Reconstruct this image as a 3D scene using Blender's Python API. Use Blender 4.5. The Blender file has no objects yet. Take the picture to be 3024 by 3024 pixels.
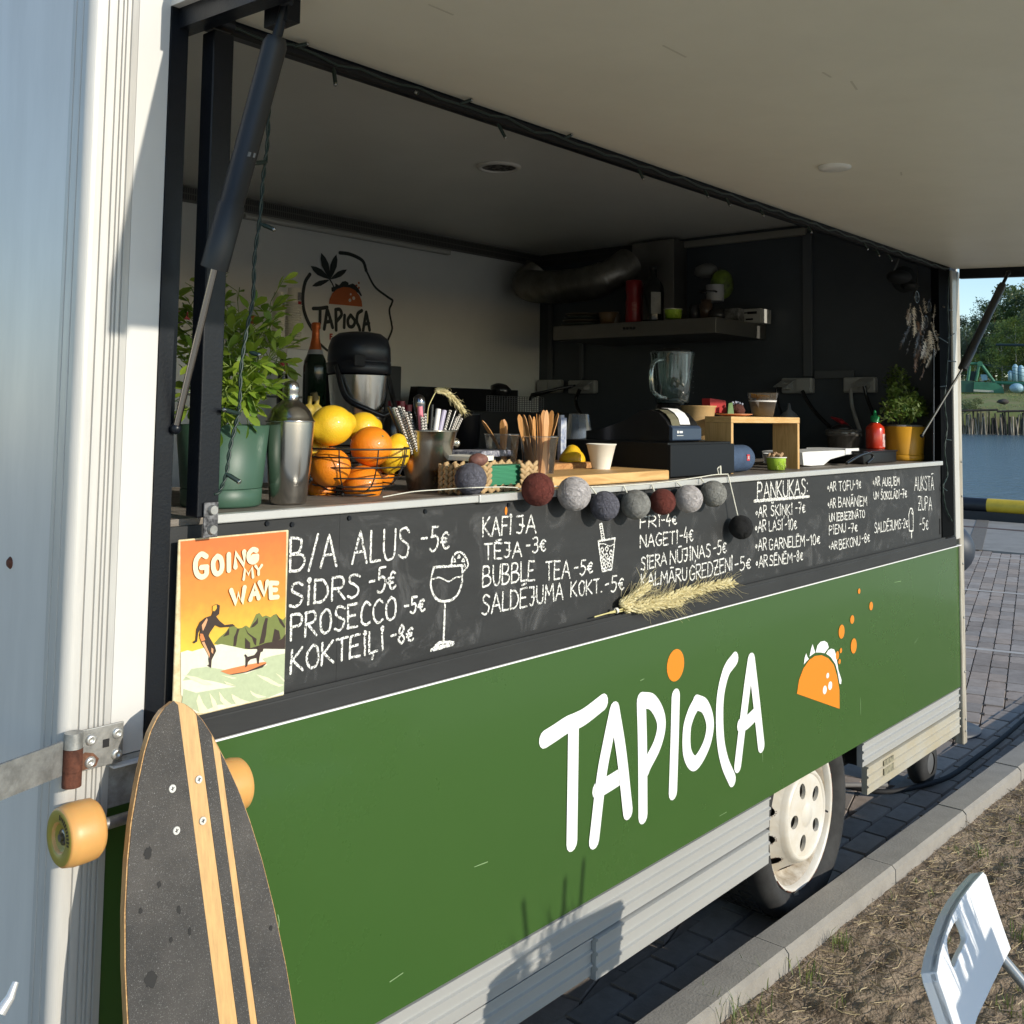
import bpy, math, random
from mathutils import Vector, Matrix, noise
R_ = math.radians
random.seed(7)
scn = bpy.context.scene
COL = scn.collection

# ------------------------------------------------------------------ camera
CAMH = 1.6
CAMP = Vector((0, -1.5, CAMH))
def _axes():
    X = Vector((4169-1512, -(1260-1008), -3028)).normalized()
    Z = Vector((2120-1512, -(-41000-1008), -3028)).normalized()
    Z = (Z - X*X.dot(Z)).normalized()
    Y = Z.cross(X)
    return Matrix((X, Y, Z))
CAMR = _axes()
cd = bpy.data.cameras.new('camera'); cam = bpy.data.objects.new('camera', cd); COL.objects.link(cam)
cam.matrix_world = Matrix.Translation(CAMP) @ CAMR.to_4x4()
cd.sensor_width = 36; cd.lens = 36*3028/3024; cd.shift_y = -504/3024
cd.clip_start = 0.05; cd.clip_end = 3000
scn.camera = cam
# ------------------------------------------------------------------ light
SUN = Vector((.078, -1, .35)).normalized()
w = bpy.data.worlds.new('World'); scn.world = w; w.use_nodes = True
nt = w.node_tree; bg = nt.nodes['Background']
sky = nt.nodes.new('ShaderNodeTexSky'); sky.sky_type = 'NISHITA'; sky.sun_disc = False
sky.sun_elevation = math.asin(SUN.z); sky.sun_rotation = math.atan2(SUN.x, SUN.y)
sky.air_density = 1.0; sky.dust_density = .15; sky.ozone_density = 2.2
nt.links.new(sky.outputs[0], bg.inputs[0]); bg.inputs[1].default_value = 0.15
sl = bpy.data.lights.new('sun', 'SUN'); sl.energy = 2.95; sl.angle = R_(.53); sl.color = (1, .93, .80)
so = bpy.data.objects.new('sun', sl); COL.objects.link(so)
so.rotation_euler = SUN.to_track_quat('Z', 'Y').to_euler()
scn.view_settings.view_transform = 'Standard'; scn.view_settings.look = 'None'
scn.view_settings.exposure = 0.52; scn.view_settings.gamma = 1
scn.render.engine = 'CYCLES'
scn.cycles.max_bounces = 10; scn.cycles.transparent_max_bounces = 16
scn.cycles.caustics_reflective = False; scn.cycles.caustics_refractive = False

# a pixel of the 3024 px photograph seen on a real plane (axis 0/1/2 = value; z given above ground)
def ray(px, py): return CAMR @ Vector((px-1512, -(py-1008), -3028))
def P(px, py, axis, val):
    d = ray(px, py); t = (val - CAMP[axis])/d[axis]; return CAMP + d*t
def MPP(p): return -(CAMR.transposed() @ (Vector(p)-CAMP))[2]/3028    # metres per pixel there
GZ = 0.0
CT = CAMH-.176      # counter top
# ------------------------------------------------------------------ materials
MATS = {}
def mat(name, col, rough=.5, metal=0, bump=0, bscale=60, var=0, vscale=6, spec=.5, coat=0, dark=None, stretch=None, sheen=0):
    if name in MATS: return MATS[name]
    m = bpy.data.materials.new(name); m.use_nodes = True; MATS[name] = m
    n = m.node_tree.nodes; l = m.node_tree.links; b = n['Principled BSDF']
    b.inputs['Base Color'].default_value = (*col, 1); b.inputs['Roughness'].default_value = rough
    b.inputs['Metallic'].default_value = metal; b.inputs['Specular IOR Level'].default_value = spec
    b.inputs['Coat Weight'].default_value = coat; b.inputs['Coat Roughness'].default_value = .08
    if sheen: b.inputs['Sheen Weight'].default_value = sheen
    tc = n.new('ShaderNodeTexCoord'); src = tc.outputs['Object']
    if stretch:
        mp = n.new('ShaderNodeMapping'); mp.inputs['Scale'].default_value = stretch; l.new(src, mp.inputs[0]); src = mp.outputs[0]
    if var:
        t = n.new('ShaderNodeTexNoise'); t.inputs['Scale'].default_value = vscale; t.inputs['Detail'].default_value = 8; t.inputs['Roughness'].default_value = .65
        l.new(src, t.inputs['Vector'])
        r = n.new('ShaderNodeValToRGB'); r.color_ramp.elements[0].position = .36; r.color_ramp.elements[1].position = .66
        d = dark or tuple(c*(1-var) for c in col)
        r.color_ramp.elements[0].color = (*d, 1); r.color_ramp.elements[1].color = (*col, 1)
        l.new(t.outputs[0], r.inputs[0]); l.new(r.outputs[0], b.inputs['Base Color'])
        mr = n.new('ShaderNodeMapRange'); mr.inputs[3].default_value = min(1, rough+.12); mr.inputs[4].default_value = max(.02, rough-.06)
        l.new(t.outputs[0], mr.inputs[0]); l.new(mr.outputs[0], b.inputs['Roughness'])
    if bump:
        t2 = n.new('ShaderNodeTexNoise'); t2.inputs['Scale'].default_value = bscale; t2.inputs['Detail'].default_value = 6
        l.new(src, t2.inputs['Vector'])
        bp = n.new('ShaderNodeBump'); bp.inputs['Strength'].default_value = bump; bp.inputs['Distance'].default_value = .004
        l.new(t2.outputs[0], bp.inputs['Height']); l.new(bp.outputs[0], b.inputs['Normal'])
    return m
def wood(name, c1, c2, scale=(1, 14, 14), rough=.5, ws=2.2, dist=5):
    if name in MATS: return MATS[name]
    m = bpy.data.materials.new(name); m.use_nodes = True; MATS[name] = m
    n = m.node_tree.nodes; l = m.node_tree.links; b = n['Principled BSDF']
    tc = n.new('ShaderNodeTexCoord'); mp = n.new('ShaderNodeMapping'); mp.inputs['Scale'].default_value = scale
    l.new(tc.outputs['Object'], mp.inputs[0])
    t = n.new('ShaderNodeTexNoise'); t.inputs['Scale'].default_value = ws; t.inputs['Detail'].default_value = 5; t.inputs['Distortion'].default_value = dist*.2
    l.new(mp.outputs[0], t.inputs['Vector'])
    wv = n.new('ShaderNodeMath'); wv.operation = 'MULTIPLY'; wv.inputs[1].default_value = 9; l.new(t.outputs[0], wv.inputs[0])
    fr = n.new('ShaderNodeMath'); fr.operation = 'PINGPONG'; fr.inputs[1].default_value = 1; l.new(wv.outputs[0], fr.inputs[0])
    r = n.new('ShaderNodeMixRGB'); r.inputs[1].default_value = (*c1, 1); r.inputs[2].default_value = (*c2, 1)
    l.new(fr.outputs[0], r.inputs[0]); l.new(r.outputs[0], b.inputs['Base Color']); b.inputs['Roughness'].default_value = rough
    return m
def clear(name, col=(.9, .95, 1), fac=.18, rough=.06, haze=0):
    if name in MATS: return MATS[name]
    m = bpy.data.materials.new(name); m.use_nodes = True; MATS[name] = m
    n = m.node_tree.nodes; l = m.node_tree.links; n.remove(n['Principled BSDF']); out = n['Material Output']
    tr = n.new('ShaderNodeBsdfTransparent'); tr.inputs[0].default_value = (*col, 1)
    gl = n.new('ShaderNodeBsdfGlossy'); gl.inputs['Roughness'].default_value = rough
    df = n.new('ShaderNodeBsdfDiffuse'); df.inputs[0].default_value = (*col, 1)
    fr = n.new('ShaderNodeFresnel'); fr.inputs[0].default_value = 1.45
    ad = n.new('ShaderNodeMath'); ad.operation = 'ADD'; ad.inputs[1].default_value = fac; ad.use_clamp = True; l.new(fr.outputs[0], ad.inputs[0])
    mx = n.new('ShaderNodeMixShader'); l.new(ad.outputs[0], mx.inputs[0]); l.new(tr.outputs[0], mx.inputs[1]); l.new(gl.outputs[0], mx.inputs[2])
    m2 = n.new('ShaderNodeMixShader'); m2.inputs[0].default_value = haze; l.new(mx.outputs[0], m2.inputs[1]); l.new(df.outputs[0], m2.inputs[2])
    l.new(m2.outputs[0], out.inputs[0]); return m
def leafmat(name, c1, c2, trans=.35):
    if name in MATS: return MATS[name]
    m = bpy.data.materials.new(name); m.use_nodes = True; MATS[name] = m
    n = m.node_tree.nodes; l = m.node_tree.links; b = n['Principled BSDF']; out = n['Material Output']
    oi = n.new('ShaderNodeObjectInfo'); geo = n.new('ShaderNodeNewGeometry')
    ad = n.new('ShaderNodeMath'); ad.operation = 'ADD'; l.new(oi.outputs['Random'], ad.inputs[0]); l.new(geo.outputs['Random Per Island'], ad.inputs[1])
    fc = n.new('ShaderNodeMath'); fc.operation = 'FRACT'; l.new(ad.outputs[0], fc.inputs[0])
    mx = n.new('ShaderNodeMixRGB'); mx.inputs[1].default_value = (*c1, 1); mx.inputs[2].default_value = (*c2, 1); l.new(fc.outputs[0], mx.inputs[0])
    l.new(mx.outputs[0], b.inputs['Base Color']); b.inputs['Roughness'].default_value = .45
    tl = n.new('ShaderNodeBsdfTranslucent'); l.new(mx.outputs[0], tl.inputs[0])
    ms = n.new('ShaderNodeMixShader'); ms.inputs[0].default_value = trans
    l.new(b.outputs[0], ms.inputs[1]); l.new(tl.outputs[0], ms.inputs[2]); l.new(ms.outputs[0], out.inputs[0]); return m
def chalkmat():
    m = bpy.data.materials.new('chalk'); m.use_nodes = True; MATS['chalk'] = m
    n = m.node_tree.nodes; l = m.node_tree.links; b = n['Principled BSDF']; out = n['Material Output']
    b.inputs['Base Color'].default_value = (.78, .78, .74, 1); b.inputs['Roughness'].default_value = .95
    tr = n.new('ShaderNodeBsdfTransparent'); tc = n.new('ShaderNodeTexCoord')
    t = n.new('ShaderNodeTexNoise'); t.inputs['Scale'].default_value = 330; t.inputs['Detail'].default_value = 3; l.new(tc.outputs['Object'], t.inputs['Vector'])
    r = n.new('ShaderNodeValToRGB'); r.color_ramp.elements[0].position = .36; r.color_ramp.elements[1].position = .50
    l.new(t.outputs[0], r.inputs[0])
    mx = n.new('ShaderNodeMixShader'); l.new(r.outputs[0], mx.inputs[0]); l.new(tr.outputs[0], mx.inputs[1]); l.new(b.outputs[0], mx.inputs[2]); l.new(mx.outputs[0], out.inputs[0])
    return m
white_paint = mat('white_paint', (.64, .625, .59), .32, var=.07, vscale=3, bump=.04, bscale=8)
alu = mat('aluminium', (.52, .51, .49), .42, .55, var=.15, vscale=9, stretch=(1, 6, 14))
aluw = mat('white_aluminium', (.58, .565, .53), .40, .15, var=.12, vscale=7, stretch=(9, 9, 1))
galv = mat('galvanised', (.42, .42, .40), .45, .7, var=.45, vscale=38, bump=.15, bscale=90)
rust = mat('rust', (.16, .055, .03), .8, .2, var=.6, vscale=60, bump=.5, bscale=120)
black_steel = mat('black_painted_steel', (.007, .009, .013), .32, 0, bump=.08, bscale=200, var=.3, vscale=30, spec=.28)
green_paint = mat('green_paint', (.043, .103, .022), .25, bump=.05, bscale=1.5, var=.05, vscale=1.1, coat=.25)
board_m = mat('chalkboard_paint', (.023, .024, .0245), .62, var=.34, vscale=5, bump=.06, bscale=90, stretch=(.6, 1, 2.4))
chalk = chalkmat()
vinyl_white = mat('vinyl_white', (.84, .84, .84), .3); vinyl_orange = mat('vinyl_orange', (.80, .235, .018), .35)
steel = mat('steel', (.62, .60, .56), .19, 1, var=.16, vscale=5, stretch=(8, 8, 1), bump=.03, bscale=30)
bucket_m = mat('bucket_steel', (.60, .57, .50), .22, 1, var=.25, vscale=7, stretch=(6, 6, 1.5))
black_plastic = mat('black_plastic', (.012, .012, .014), .3, var=.2, vscale=20)
black_matt = mat('black_matt', (.010, .010, .011), .75)
rubber = mat('rubber', (.035, .034, .033), .8, var=.45, vscale=14, bump=.2, bscale=60)
white_plastic = mat('white_plastic', (.80, .80, .79), .35, var=.05, vscale=6)
inner_white = mat('interior_white', (.86, .86, .83), .33, var=.08, vscale=2)
canopy_m = mat('canopy_lining', (.92, .88, .74), .42, var=.07, vscale=2.5, bump=.05, bscale=4)
inner_dark = mat('interior_dark_blue', (.058, .070, .084), .45, var=.2, vscale=3)
conduit_m = mat('grey_conduit', (.085, .095, .105), .5)
socket_m = mat('grey_socket', (.34, .34, .33), .45)
cup_m = mat('paper_white', (.80, .77, .68), .6); kraft = mat('kraft_paper', (.52, .34, .15), .7, var=.12, vscale=20)
pine = wood('pine', (.72, .46, .19), (.52, .29, .10)); beech = wood('endgrain_beech', (.55, .29, .11), (.38, .17, .06), (18, 5, 20))
utensil = wood('birch_utensil', (.62, .31, .10), (.50, .23, .07), (20, 20, 3))
counter_m = mat('worn_counter', (.26, .225, .19), .6, var=.55, vscale=16, bump=.3, bscale=70, stretch=(1, 5, 5))

# ------------------------------------------------------------------ mesh builder
class MB:
    def __init__(s): s.v = []; s.f = []; s.sm = []
    def add(s, vs, fs, smooth=False):
        o = len(s.v); s.v += [tuple(x) for x in vs]
        for f in fs: s.f.append(tuple(i+o for i in f)); s.sm.append(smooth)
        return s
    def box(s, x0, x1, y0, y1, z0, z1):
        vs = [(x, y, z) for z in (z0, z1) for y in (y0, y1) for x in (x0, x1)]
        return s.add(vs, [(0, 2, 3, 1), (4, 5, 7, 6), (0, 1, 5, 4), (2, 6, 7, 3), (0, 4, 6, 2), (1, 3, 7, 5)])
    def hexa(s, b, t):      # 4 bottom points ccw, 4 top points ccw
        return s.add(list(b)+list(t), [(3, 2, 1, 0), (4, 5, 6, 7)]+[(i, (i+1) % 4, (i+1) % 4+4, i+4) for i in range(4)])
    def obox(s, c, ax, ay, az):
        c, ax, ay, az = map(Vector, (c, ax, ay, az))
        b = [c-ax-ay-az, c+ax-ay-az, c+ax+ay-az, c-ax+ay-az]
        return s.hexa(b, [p+az*2 for p in b])
    def cone(s, a, b, ra, rb, n=16, caps=True, smooth=True):
        a, b = Vector(a), Vector(b); d = (b-a).normalized()
        u = d.orthogonal().normalized(); w_ = d.cross(u)
        cs = [(math.cos(2*math.pi*i/n), math.sin(2*math.pi*i/n)) for i in range(n)]
        s.add([a+(u*c+w_*q)*ra for c, q in cs]+[b+(u*c+w_*q)*rb for c, q in cs], [(i, (i+1) % n, (i+1) % n+n, i+n) for i in range(n)], smooth)
        if caps:
            s.add([a+(u*c+w_*q)*ra for c, q in cs], [tuple(range(n-1, -1, -1))])
            s.add([b+(u*c+w_*q)*rb for c, q in cs], [tuple(range(n))])
        return s
    def tube(s, pts, r, n=8, caps=True):
        pts = [Vector(p) for p in pts]; k = len(pts); rs = r if isinstance(r, (list, tuple)) else [r]*k
        prev = None; vs = []
        for i, p in enumerate(pts):
            d = (pts[min(i+1, k-1)]-pts[max(i-1, 0)])
            if d.length < 1e-9: d = Vector((0, 0, 1))
            d.normalize()
            if prev is None: u = d.orthogonal().normalized()
            else:
                u = prev - d*prev.dot(d); u = u.normalized() if u.length > 1e-6 else d.orthogonal().normalized()
            prev = u; w_ = d.cross(u)
            vs += [p+(u*math.cos(2*math.pi*j/n)+w_*math.sin(2*math.pi*j/n))*rs[i] for j in range(n)]
        fs = [(i*n+j, i*n+(j+1) % n, (i+1)*n+(j+1) % n, (i+1)*n+j) for i in range(k-1) for j in range(n)]
        s.add(vs, fs, True)
        if caps: s.add(vs[:n], [tuple(range(n-1, -1, -1))]); s.add(vs[-n:], [tuple(range(n))])
        return s
    def lathe(s, c, prof, n=32, axis=None, smooth=True):   # prof: list of (r, h)
        c = Vector(c); ax = Vector(axis or (0, 0, 1)).normalized(); u = ax.orthogonal().normalized() if axis else Vector((1, 0, 0)); w_ = ax.cross(u)
        vs = [c+ax*h+(u*math.cos(2*math.pi*j/n)+w_*math.sin(2*math.pi*j/n))*r for r, h in prof for j in range(n)]
        fs = [(i*n+j, i*n+(j+1) % n, (i+1)*n+(j+1) % n, (i+1)*n+j) for i in range(len(prof)-1) for j in range(n)]
        return s.add(vs, fs, smooth)
    def sphere(s, c, r, n=24, sc=(1, 1, 1), fn=None):
        c = Vector(c); m = n//2; vs = []
        for i in range(m+1):
            t = math.pi*i/m
            for j in range(n):
                p = 2*math.pi*j/n; d = Vector((math.sin(t)*math.cos(p), math.sin(t)*math.sin(p), math.cos(t)))
                k = fn(d) if fn else 1
                vs.append(c+Vector((d.x*sc[0], d.y*sc[1], d.z*sc[2]))*r*k)
        return s.add(vs, [(i*n+j, (i+1)*n+j, (i+1)*n+(j+1) % n, i*n+(j+1) % n) for i in range(m) for j in range(n)], True)
    def prism(s, pts, off):      # planar polygon extruded by a vector
        pts = [Vector(p) for p in pts]; off = Vector(off); n = len(pts)
        s.add(pts, [tuple(range(n))]); s.add([p+off for p in pts], [tuple(range(n-1, -1, -1))])
        return s.add(pts+[p+off for p in pts], [(i, i+n, (i+1) % n+n, (i+1) % n) for i in range(n)])
    def ribbon(s, pts, w, y, cap=True, jit=0):   # flat stroke in the x-z plane at depth y; pts (x, z)
        q = [Vector((p[0], p[1])) for p in pts]; n = len(q)
        if n < 2: return s
        L = []; Rr = []
        for i in range(n):
            d = (q[min(i+1, n-1)]-q[max(i-1, 0)]);
            if d.length < 1e-9: d = Vector((1, 0))
            d.normalize(); nn = Vector((-d.y, d.x)); h = w/2*(1+random.uniform(-jit, jit)); h2 = w/2*(1+random.uniform(-jit, jit))
            L.append(q[i]+nn*h); Rr.append(q[i]-nn*h2)
        ys = [y-.00025*i/n for i in range(n)]; vs = [(p.x, q_, p.y) for p, q_ in zip(L, ys)]+[(p.x, q_, p.y) for p, q_ in zip(Rr, ys)]
        s.add(vs, [(i, i+n, i+1+n, i+1) for i in range(n-1)])
        if cap:
            for e, sg in ((0, -1), (n-1, 1)):
                d = (q[min(e+1, n-1)]-q[max(e-1, 0)]).normalized()*sg; nn = Vector((-d.y, d.x))
                arc = [q[e]+(nn*math.cos(a)+d*math.sin(a))*w/2 for a in [math.pi*k/6 for k in range(7)]]
                s.add([(p.x, y-(.00025 if e else 0), p.y) for p in arc], [tuple(range(6, -1, -1))])
        return s
    def poly(s, pts, y): return s.add([(p[0], y, p[1]) for p in pts], [tuple(range(len(pts)))])
    def disc(s, cx, cz, rx, rz, y, n=24): return s.poly([(cx+rx*math.cos(2*math.pi*i/n), cz+rz*math.sin(2*math.pi*i/n)) for i in range(n)], y)

def setp(o, label=None, cat=None, group=None, kind=None):
    if label: o['label'] = label
    if cat: o['category'] = cat
    if group: o['group'] = group
    if kind: o['kind'] = kind
    return o
def thing(name, label, cat, loc=(0, 0, 0), group=None):
    o = bpy.data.objects.new(name, None); COL.objects.link(o); o.location = loc; o.empty_display_size = .05
    return setp(o, label, cat, group)
def wloc(o):
    v = Vector((0, 0, 0))
    while o: v += Vector(o.location); o = o.parent
    return v
def build(name, mb, m, parent=None, bev=0, label=None, kind=None, solid=0, origin=None):
    me = bpy.data.meshes.new(name)
    off = wloc(parent) if parent else Vector(origin or (0, 0, 0))
    me.from_pydata([(x-off.x, y-off.y, z-off.z) for x, y, z in mb.v], [], mb.f)
    me.polygons.foreach_set('use_smooth', mb.sm); me.materials.append(m); me.update()
    o = bpy.data.objects.new(name, me); COL.objects.link(o)
    if parent: o.parent = parent
    elif origin: o.location = origin
    if solid:
        sd = o.modifiers.new('s', 'SOLIDIFY'); sd.thickness = solid; sd.offset = 0
    if bev:
        bv = o.modifiers.new('b', 'BEVEL'); bv.width = bev; bv.segments = 2; bv.limit_method = 'ANGLE'; bv.angle_limit = R_(50)
    if label: o['label'] = label
    if kind: o['kind'] = kind
    return o
def dup(root, loc, rot=None, label=None, group=None):
    r = root.copy(); COL.objects.link(r); r.location = loc
    if rot is not None: r.rotation_euler = rot
    if label: r['label'] = label
    if group: r['group'] = group
    for ch in list(root.children):
        c = ch.copy(); COL.objects.link(c); c.parent = r
        for g in ch.children:
            d = g.copy(); COL.objects.link(d); d.parent = c
    return r
def one(name, label, cat, mb, m, loc, group=None, **k):
    o = build(name, mb, m, origin=loc, **k); return setp(o, label, cat, group)
def crom(pts, n=6):
    if len(pts) < 3: return pts
    q = [Vector(p) for p in pts]; q = [q[0]*2-q[1]]+q+[q[-1]*2-q[-2]]; out = []
    for i in range(1, len(q)-2):
        for k in range(n):
            t = k/n; a, b, c, d = q[i-1:i+3]
            out.append(.5*((2*b)+(c-a)*t+(2*a-5*b+4*c-d)*t*t+(3*b-a-3*c+d)*t**3))
    out.append(q[-2]); return out
def bx(*a): return MB().box(*a)
def H(z): return CAMH+z     # heights measured relative to the camera

# ================================================================== SETTING
# ---- base ground under everything (quay), far bank, water
concrete = mat('concrete', (.30, .28, .25), .85, var=.22, vscale=3, bump=.3, bscale=50)
paver = mat('paver', (.25, .225, .21), .88, var=.22, vscale=9, bump=.35, bscale=120)
joint = mat('joint_sand', (.17, .15, .125), .95, var=.3, vscale=30)
kerb_m = mat('kerb_concrete', (.31, .285, .25), .85, var=.18, vscale=10, bump=.35, bscale=140)
g = MB(); g.box(-12, 17.4, -.04, 40, -1.2, -.022); g.box(-12, 17.4, -60, -.04, -1.2, -.3)
setp(build('ground', g, joint), kind='structure')
# quay slab beyond the block paving
qs = build('quay_slab', bx(13.5, 17.42, -40, 40, -.02, .012), concrete); setp(qs, kind='structure')
dj = build('slab_joint', MB().box(0, 4.2, -.09, .09, .0125, .016), joint, qs); dj.location = (13.4, 2.62, 0); dj.rotation_euler = (0, 0, R_(15.2))
setp(build('quay_kerb_strip', bx(16.15, 16.3, -40, 40, .004, .0165), mat('rust_edge', (.09, .055, .045), .9)), kind='structure')
# permeable block paving, laid on the skew
pv = bpy.data.objects.new('paving', None); COL.objects.link(pv); setp(pv, kind='structure')
ang = R_(14.2); U = Vector((math.cos(ang), math.sin(ang), 0)); V = Vector((-math.sin(ang), math.cos(ang), 0))
pm = []
for k in range(5):
    me = bpy.data.meshes.new('brick'); mb = MB(); L, W = .0993, .0522
    mb.hexa([(-L, -W+.0, 0), (L, -W, 0), (L, W, 0), (-L, W, 0)], [(-L+.003, -W+.003, .03), (L-.003, -W+.003, .03), (L-.003, W-.003, .03), (-L+.003, W-.003, .03)])
    me.from_pydata(mb.v, [], mb.f); me.update()
    me.materials.append(mat('paver%d' % k, tuple(c*(.86+.09*k) for c in ((.36, .295, .245), (.34, .29, .25), (.39, .31, .25))[k % 3]), .88, var=.25, vscale=14, bump=.35, bscale=130)); pm.append(me)
light_paver = mat('light_paver', (.50, .46, .41), .85, var=.12, vscale=10, bump=.3, bscale=120)
org = Vector((6.241, .383, -.03)); bricks = []
for i in range(-26, 42):
    for j in range(-9, 24):
        c = org + U*(.2*i+.1) + V*(.1062*j+.0531)
        if not (2.0 < c.x < 13.45) or c.y < .235: continue
        d = c-CAMP; f = -(CAMR.transposed() @ d)[2]
        px = 1512+3028*(CAMR.transposed() @ d)[0]/f
        vis = (px < 3120) and (px > 2760 or c.x < 5)
        bricks.append((0 if vis else 1, f, i, j, c))
bricks.sort(key=lambda b: (b[0], b[1]))
rest = [MB() for _ in pm]
hole = MB()
for n, (v_, f, i, j, c) in enumerate(bricks):
    k = random.randrange(5); lift = random.uniform(-.002, .002)-(.006 if c.y < .335 else 0); rz = ang+random.uniform(-.006, .006)
    if n < 280:
        o = bpy.data.objects.new('brick', pm[k]); COL.objects.link(o); o.parent = pv; o.location = (c.x, c.y, c.z+lift); o.rotation_euler = (0, 0, rz)
    else:
        M = Matrix.Translation(c+Vector((0, 0, lift))) @ Matrix.Rotation(rz, 4, 'Z')
        rest[k].add([M @ vv.co for vv in pm[k].vertices], [tuple(p.vertices) for p in pm[k].polygons])
    hc = c+U*.098+V*.05     # drain gap between four blocks, drawn as a small dark block
    
    if hc.y > .32: hole.obox((hc.x, hc.y, -.006), U*.021, V*.011, (0, 0, .005))
for k in range(5):
    if rest[k].v: o = build('distant_bricks', rest[k], pm[k].materials[0], pv, kind='stuff')
build('drain_gaps', hole, mat('gap_dark', (.045, .04, .036), .95), pv, kind='stuff')
lb = MB()
for uu in (4.02, 1.30, 6.7):
    c0 = org+U*uu; lb.obox((c0.x, c0.y+.9, .0022), U*.03, V*1.9, (0, 0, .001))
build('pale_line', lb, light_paver, pv)
# edging bricks along the kerb, running bond
me_long = []
for k in range(4):
    me = bpy.data.meshes.new('edging_brick'); mb = MB(); L, W = .0995, .0475
    mb.hexa([(-L, -W, 0), (L, -W, 0), (L, W, 0), (-L, W, 0)], [(-L+.004, -W+.004, .03), (L-.004, -W+.004, .03), (L-.004, W-.004, .03), (-L+.004, W-.004, .03)])
    me.from_pydata(mb.v, [], mb.f); me.update(); me.materials.append(pm[k].materials[0]); me_long.append(me)
ed = bpy.data.objects.new('kerb_edging', None); COL.objects.link(ed); setp(ed, kind='structure')
rows = {0: .118, 1: .218, -1: .018, 2: .318, -2: -.077}
for r_, yy in rows.items():
    for i in range(57):
        x = .4+.2065*i+(.103 if r_ % 2 else 0)
        if r_ == 2 and (x > 2.2 and x < 13): continue
        if r_ in (-2,) and x > 6: continue
        o = bpy.data.objects.new('brick', me_long[random.randrange(4)]); COL.objects.link(o); o.parent = ed
        o.location = (x, yy-.018*(x-3)*.0, -.03+random.uniform(-.0015, .0025)); o.rotation_euler = (random.uniform(-.01, .01), random.uniform(-.008, .008), random.uniform(-.012, .012))
# kerb stones (1 m), slightly skew to the trailer
kb = bpy.data.objects.new('kerb', None); COL.objects.link(kb); setp(kb, kind='structure')
ksl = -.0245
def kin(x): return -.030+ksl*(x-2.71)
KZ = H(-1.48)
x1_, x2_, x3_ = [P(a, b, 2, KZ).x for a, b in ((2339, 2808), (2663, 2563), (3012, 2268))]
xs = [x1_-3, x1_-2, x1_-1, x1_, x2_, (x2_+x3_)/2+.0, x3_]+[x3_+1.005*k for k in range(1, 9)]
for a, b in zip(xs[:-1], xs[1:]):
    a2, b2 = a+.003, b-.003; dz = random.uniform(-.003, .003)
    ya, yb = kin(a2), kin(b2); wd = .106; mb = MB()
    bo = [(a2, ya-wd, -.1), (b2, yb-wd, -.1), (b2, yb, -.1), (a2, ya, -.1)]
    mid = [(x, y, KZ-.012+dz) for x, y, z in bo]
    mb.hexa(bo, mid)
    top = [(a2, ya-wd+.012, KZ+dz), (b2, yb-wd+.012, KZ+dz), (b2, yb-.003, KZ+dz), (a2, ya-.003, KZ+dz)]
    mb.v = mb.v[:4]+mb.v[4:8]; mb.f = [f for f in mb.f if f != (4, 5, 6, 7)]; mb.sm = [False]*len(mb.f)
    mb.add(mid+top, [(4, 5, 6, 7)]+[(i, (i+1) % 4, (i+1) % 4+4, i+4) for i in range(4)])
    build('kerb_stone', mb, kerb_m, kb)
# sandy verge on the camera side, displaced grid
DZ = H(-1.530)
soil = bpy.data.materials.new('soil'); soil.use_nodes = True
n = soil.node_tree.nodes; l = soil.node_tree.links; b = n['Principled BSDF']; b.inputs['Roughness'].default_value = .95
tc = n.new('ShaderNodeTexCoord'); t1 = n.new('ShaderNodeTexNoise'); t1.inputs['Scale'].default_value = 7; t1.inputs['Detail'].default_value = 9; t1.inputs['Roughness'].default_value = .7
t2 = n.new('ShaderNodeTexNoise'); t2.inputs['Scale'].default_value = 90; t2.inputs['Detail'].default_value = 5
l.new(tc.outputs['Object'], t1.inputs[0]); l.new(tc.outputs['Object'], t2.inputs[0])
cr = n.new('ShaderNodeValToRGB'); cr.color_ramp.elements[0].position = .3; cr.color_ramp.elements[0].color = (.15, .105, .068, 1); cr.color_ramp.elements[1].position = .65; cr.color_ramp.elements[1].color = (.36, .275, .19, 1)
mx = n.new('ShaderNodeMath'); mx.operation = 'MULTIPLY_ADD'; mx.inputs[1].default_value = .4; l.new(t2.outputs[0], mx.inputs[0]); l.new(t1.outputs[0], mx.inputs[2])
sb = n.new('ShaderNodeMath'); sb.operation = 'SUBTRACT'; sb.inputs[1].default_value = .2; l.new(mx.outputs[0], sb.inputs[0])
l.new(sb.outputs[0], cr.inputs[0]); l.new(cr.outputs[0], b.inputs[0])
bp = n.new('ShaderNodeBump'); bp.inputs['Strength'].default_value = .9; bp.inputs['Distance'].default_value = .012; l.new(t2.outputs[0], bp.inputs['Height']); l.new(bp.outputs[0], b.inputs['Normal'])
def soilz(x, y):
    e = kin(x)-.106-y
    z = .020*noise.noise(Vector((x*4, y*4, 0)))+.018*noise.noise(Vector((x*13, y*13, 3)))+.012*noise.noise(Vector((x*34, y*34, 5)))+.005*noise.noise(Vector((x*80, y*80, 7)))
    return DZ-.006+z*min(1, .35+e*3)-.0*e
mb = MB(); nx, ny = 330, 190
for j in range(ny+1):
    for i in range(nx+1):
        x = .2+9*(i/nx)**1.15; y = kin(x)-.104-1.9*(j/ny)**1.4
        mb.v.append((x, y, soilz(x, y)))
mb.f = [(j*(nx+1)+i, (j+1)*(nx+1)+i, (j+1)*(nx+1)+i+1, j*(nx+1)+i+1) for j in range(ny) for i in range(nx)]; mb.sm = [True]*len(mb.f)
setp(build('soil_verge', mb, soil), kind='structure')
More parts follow.
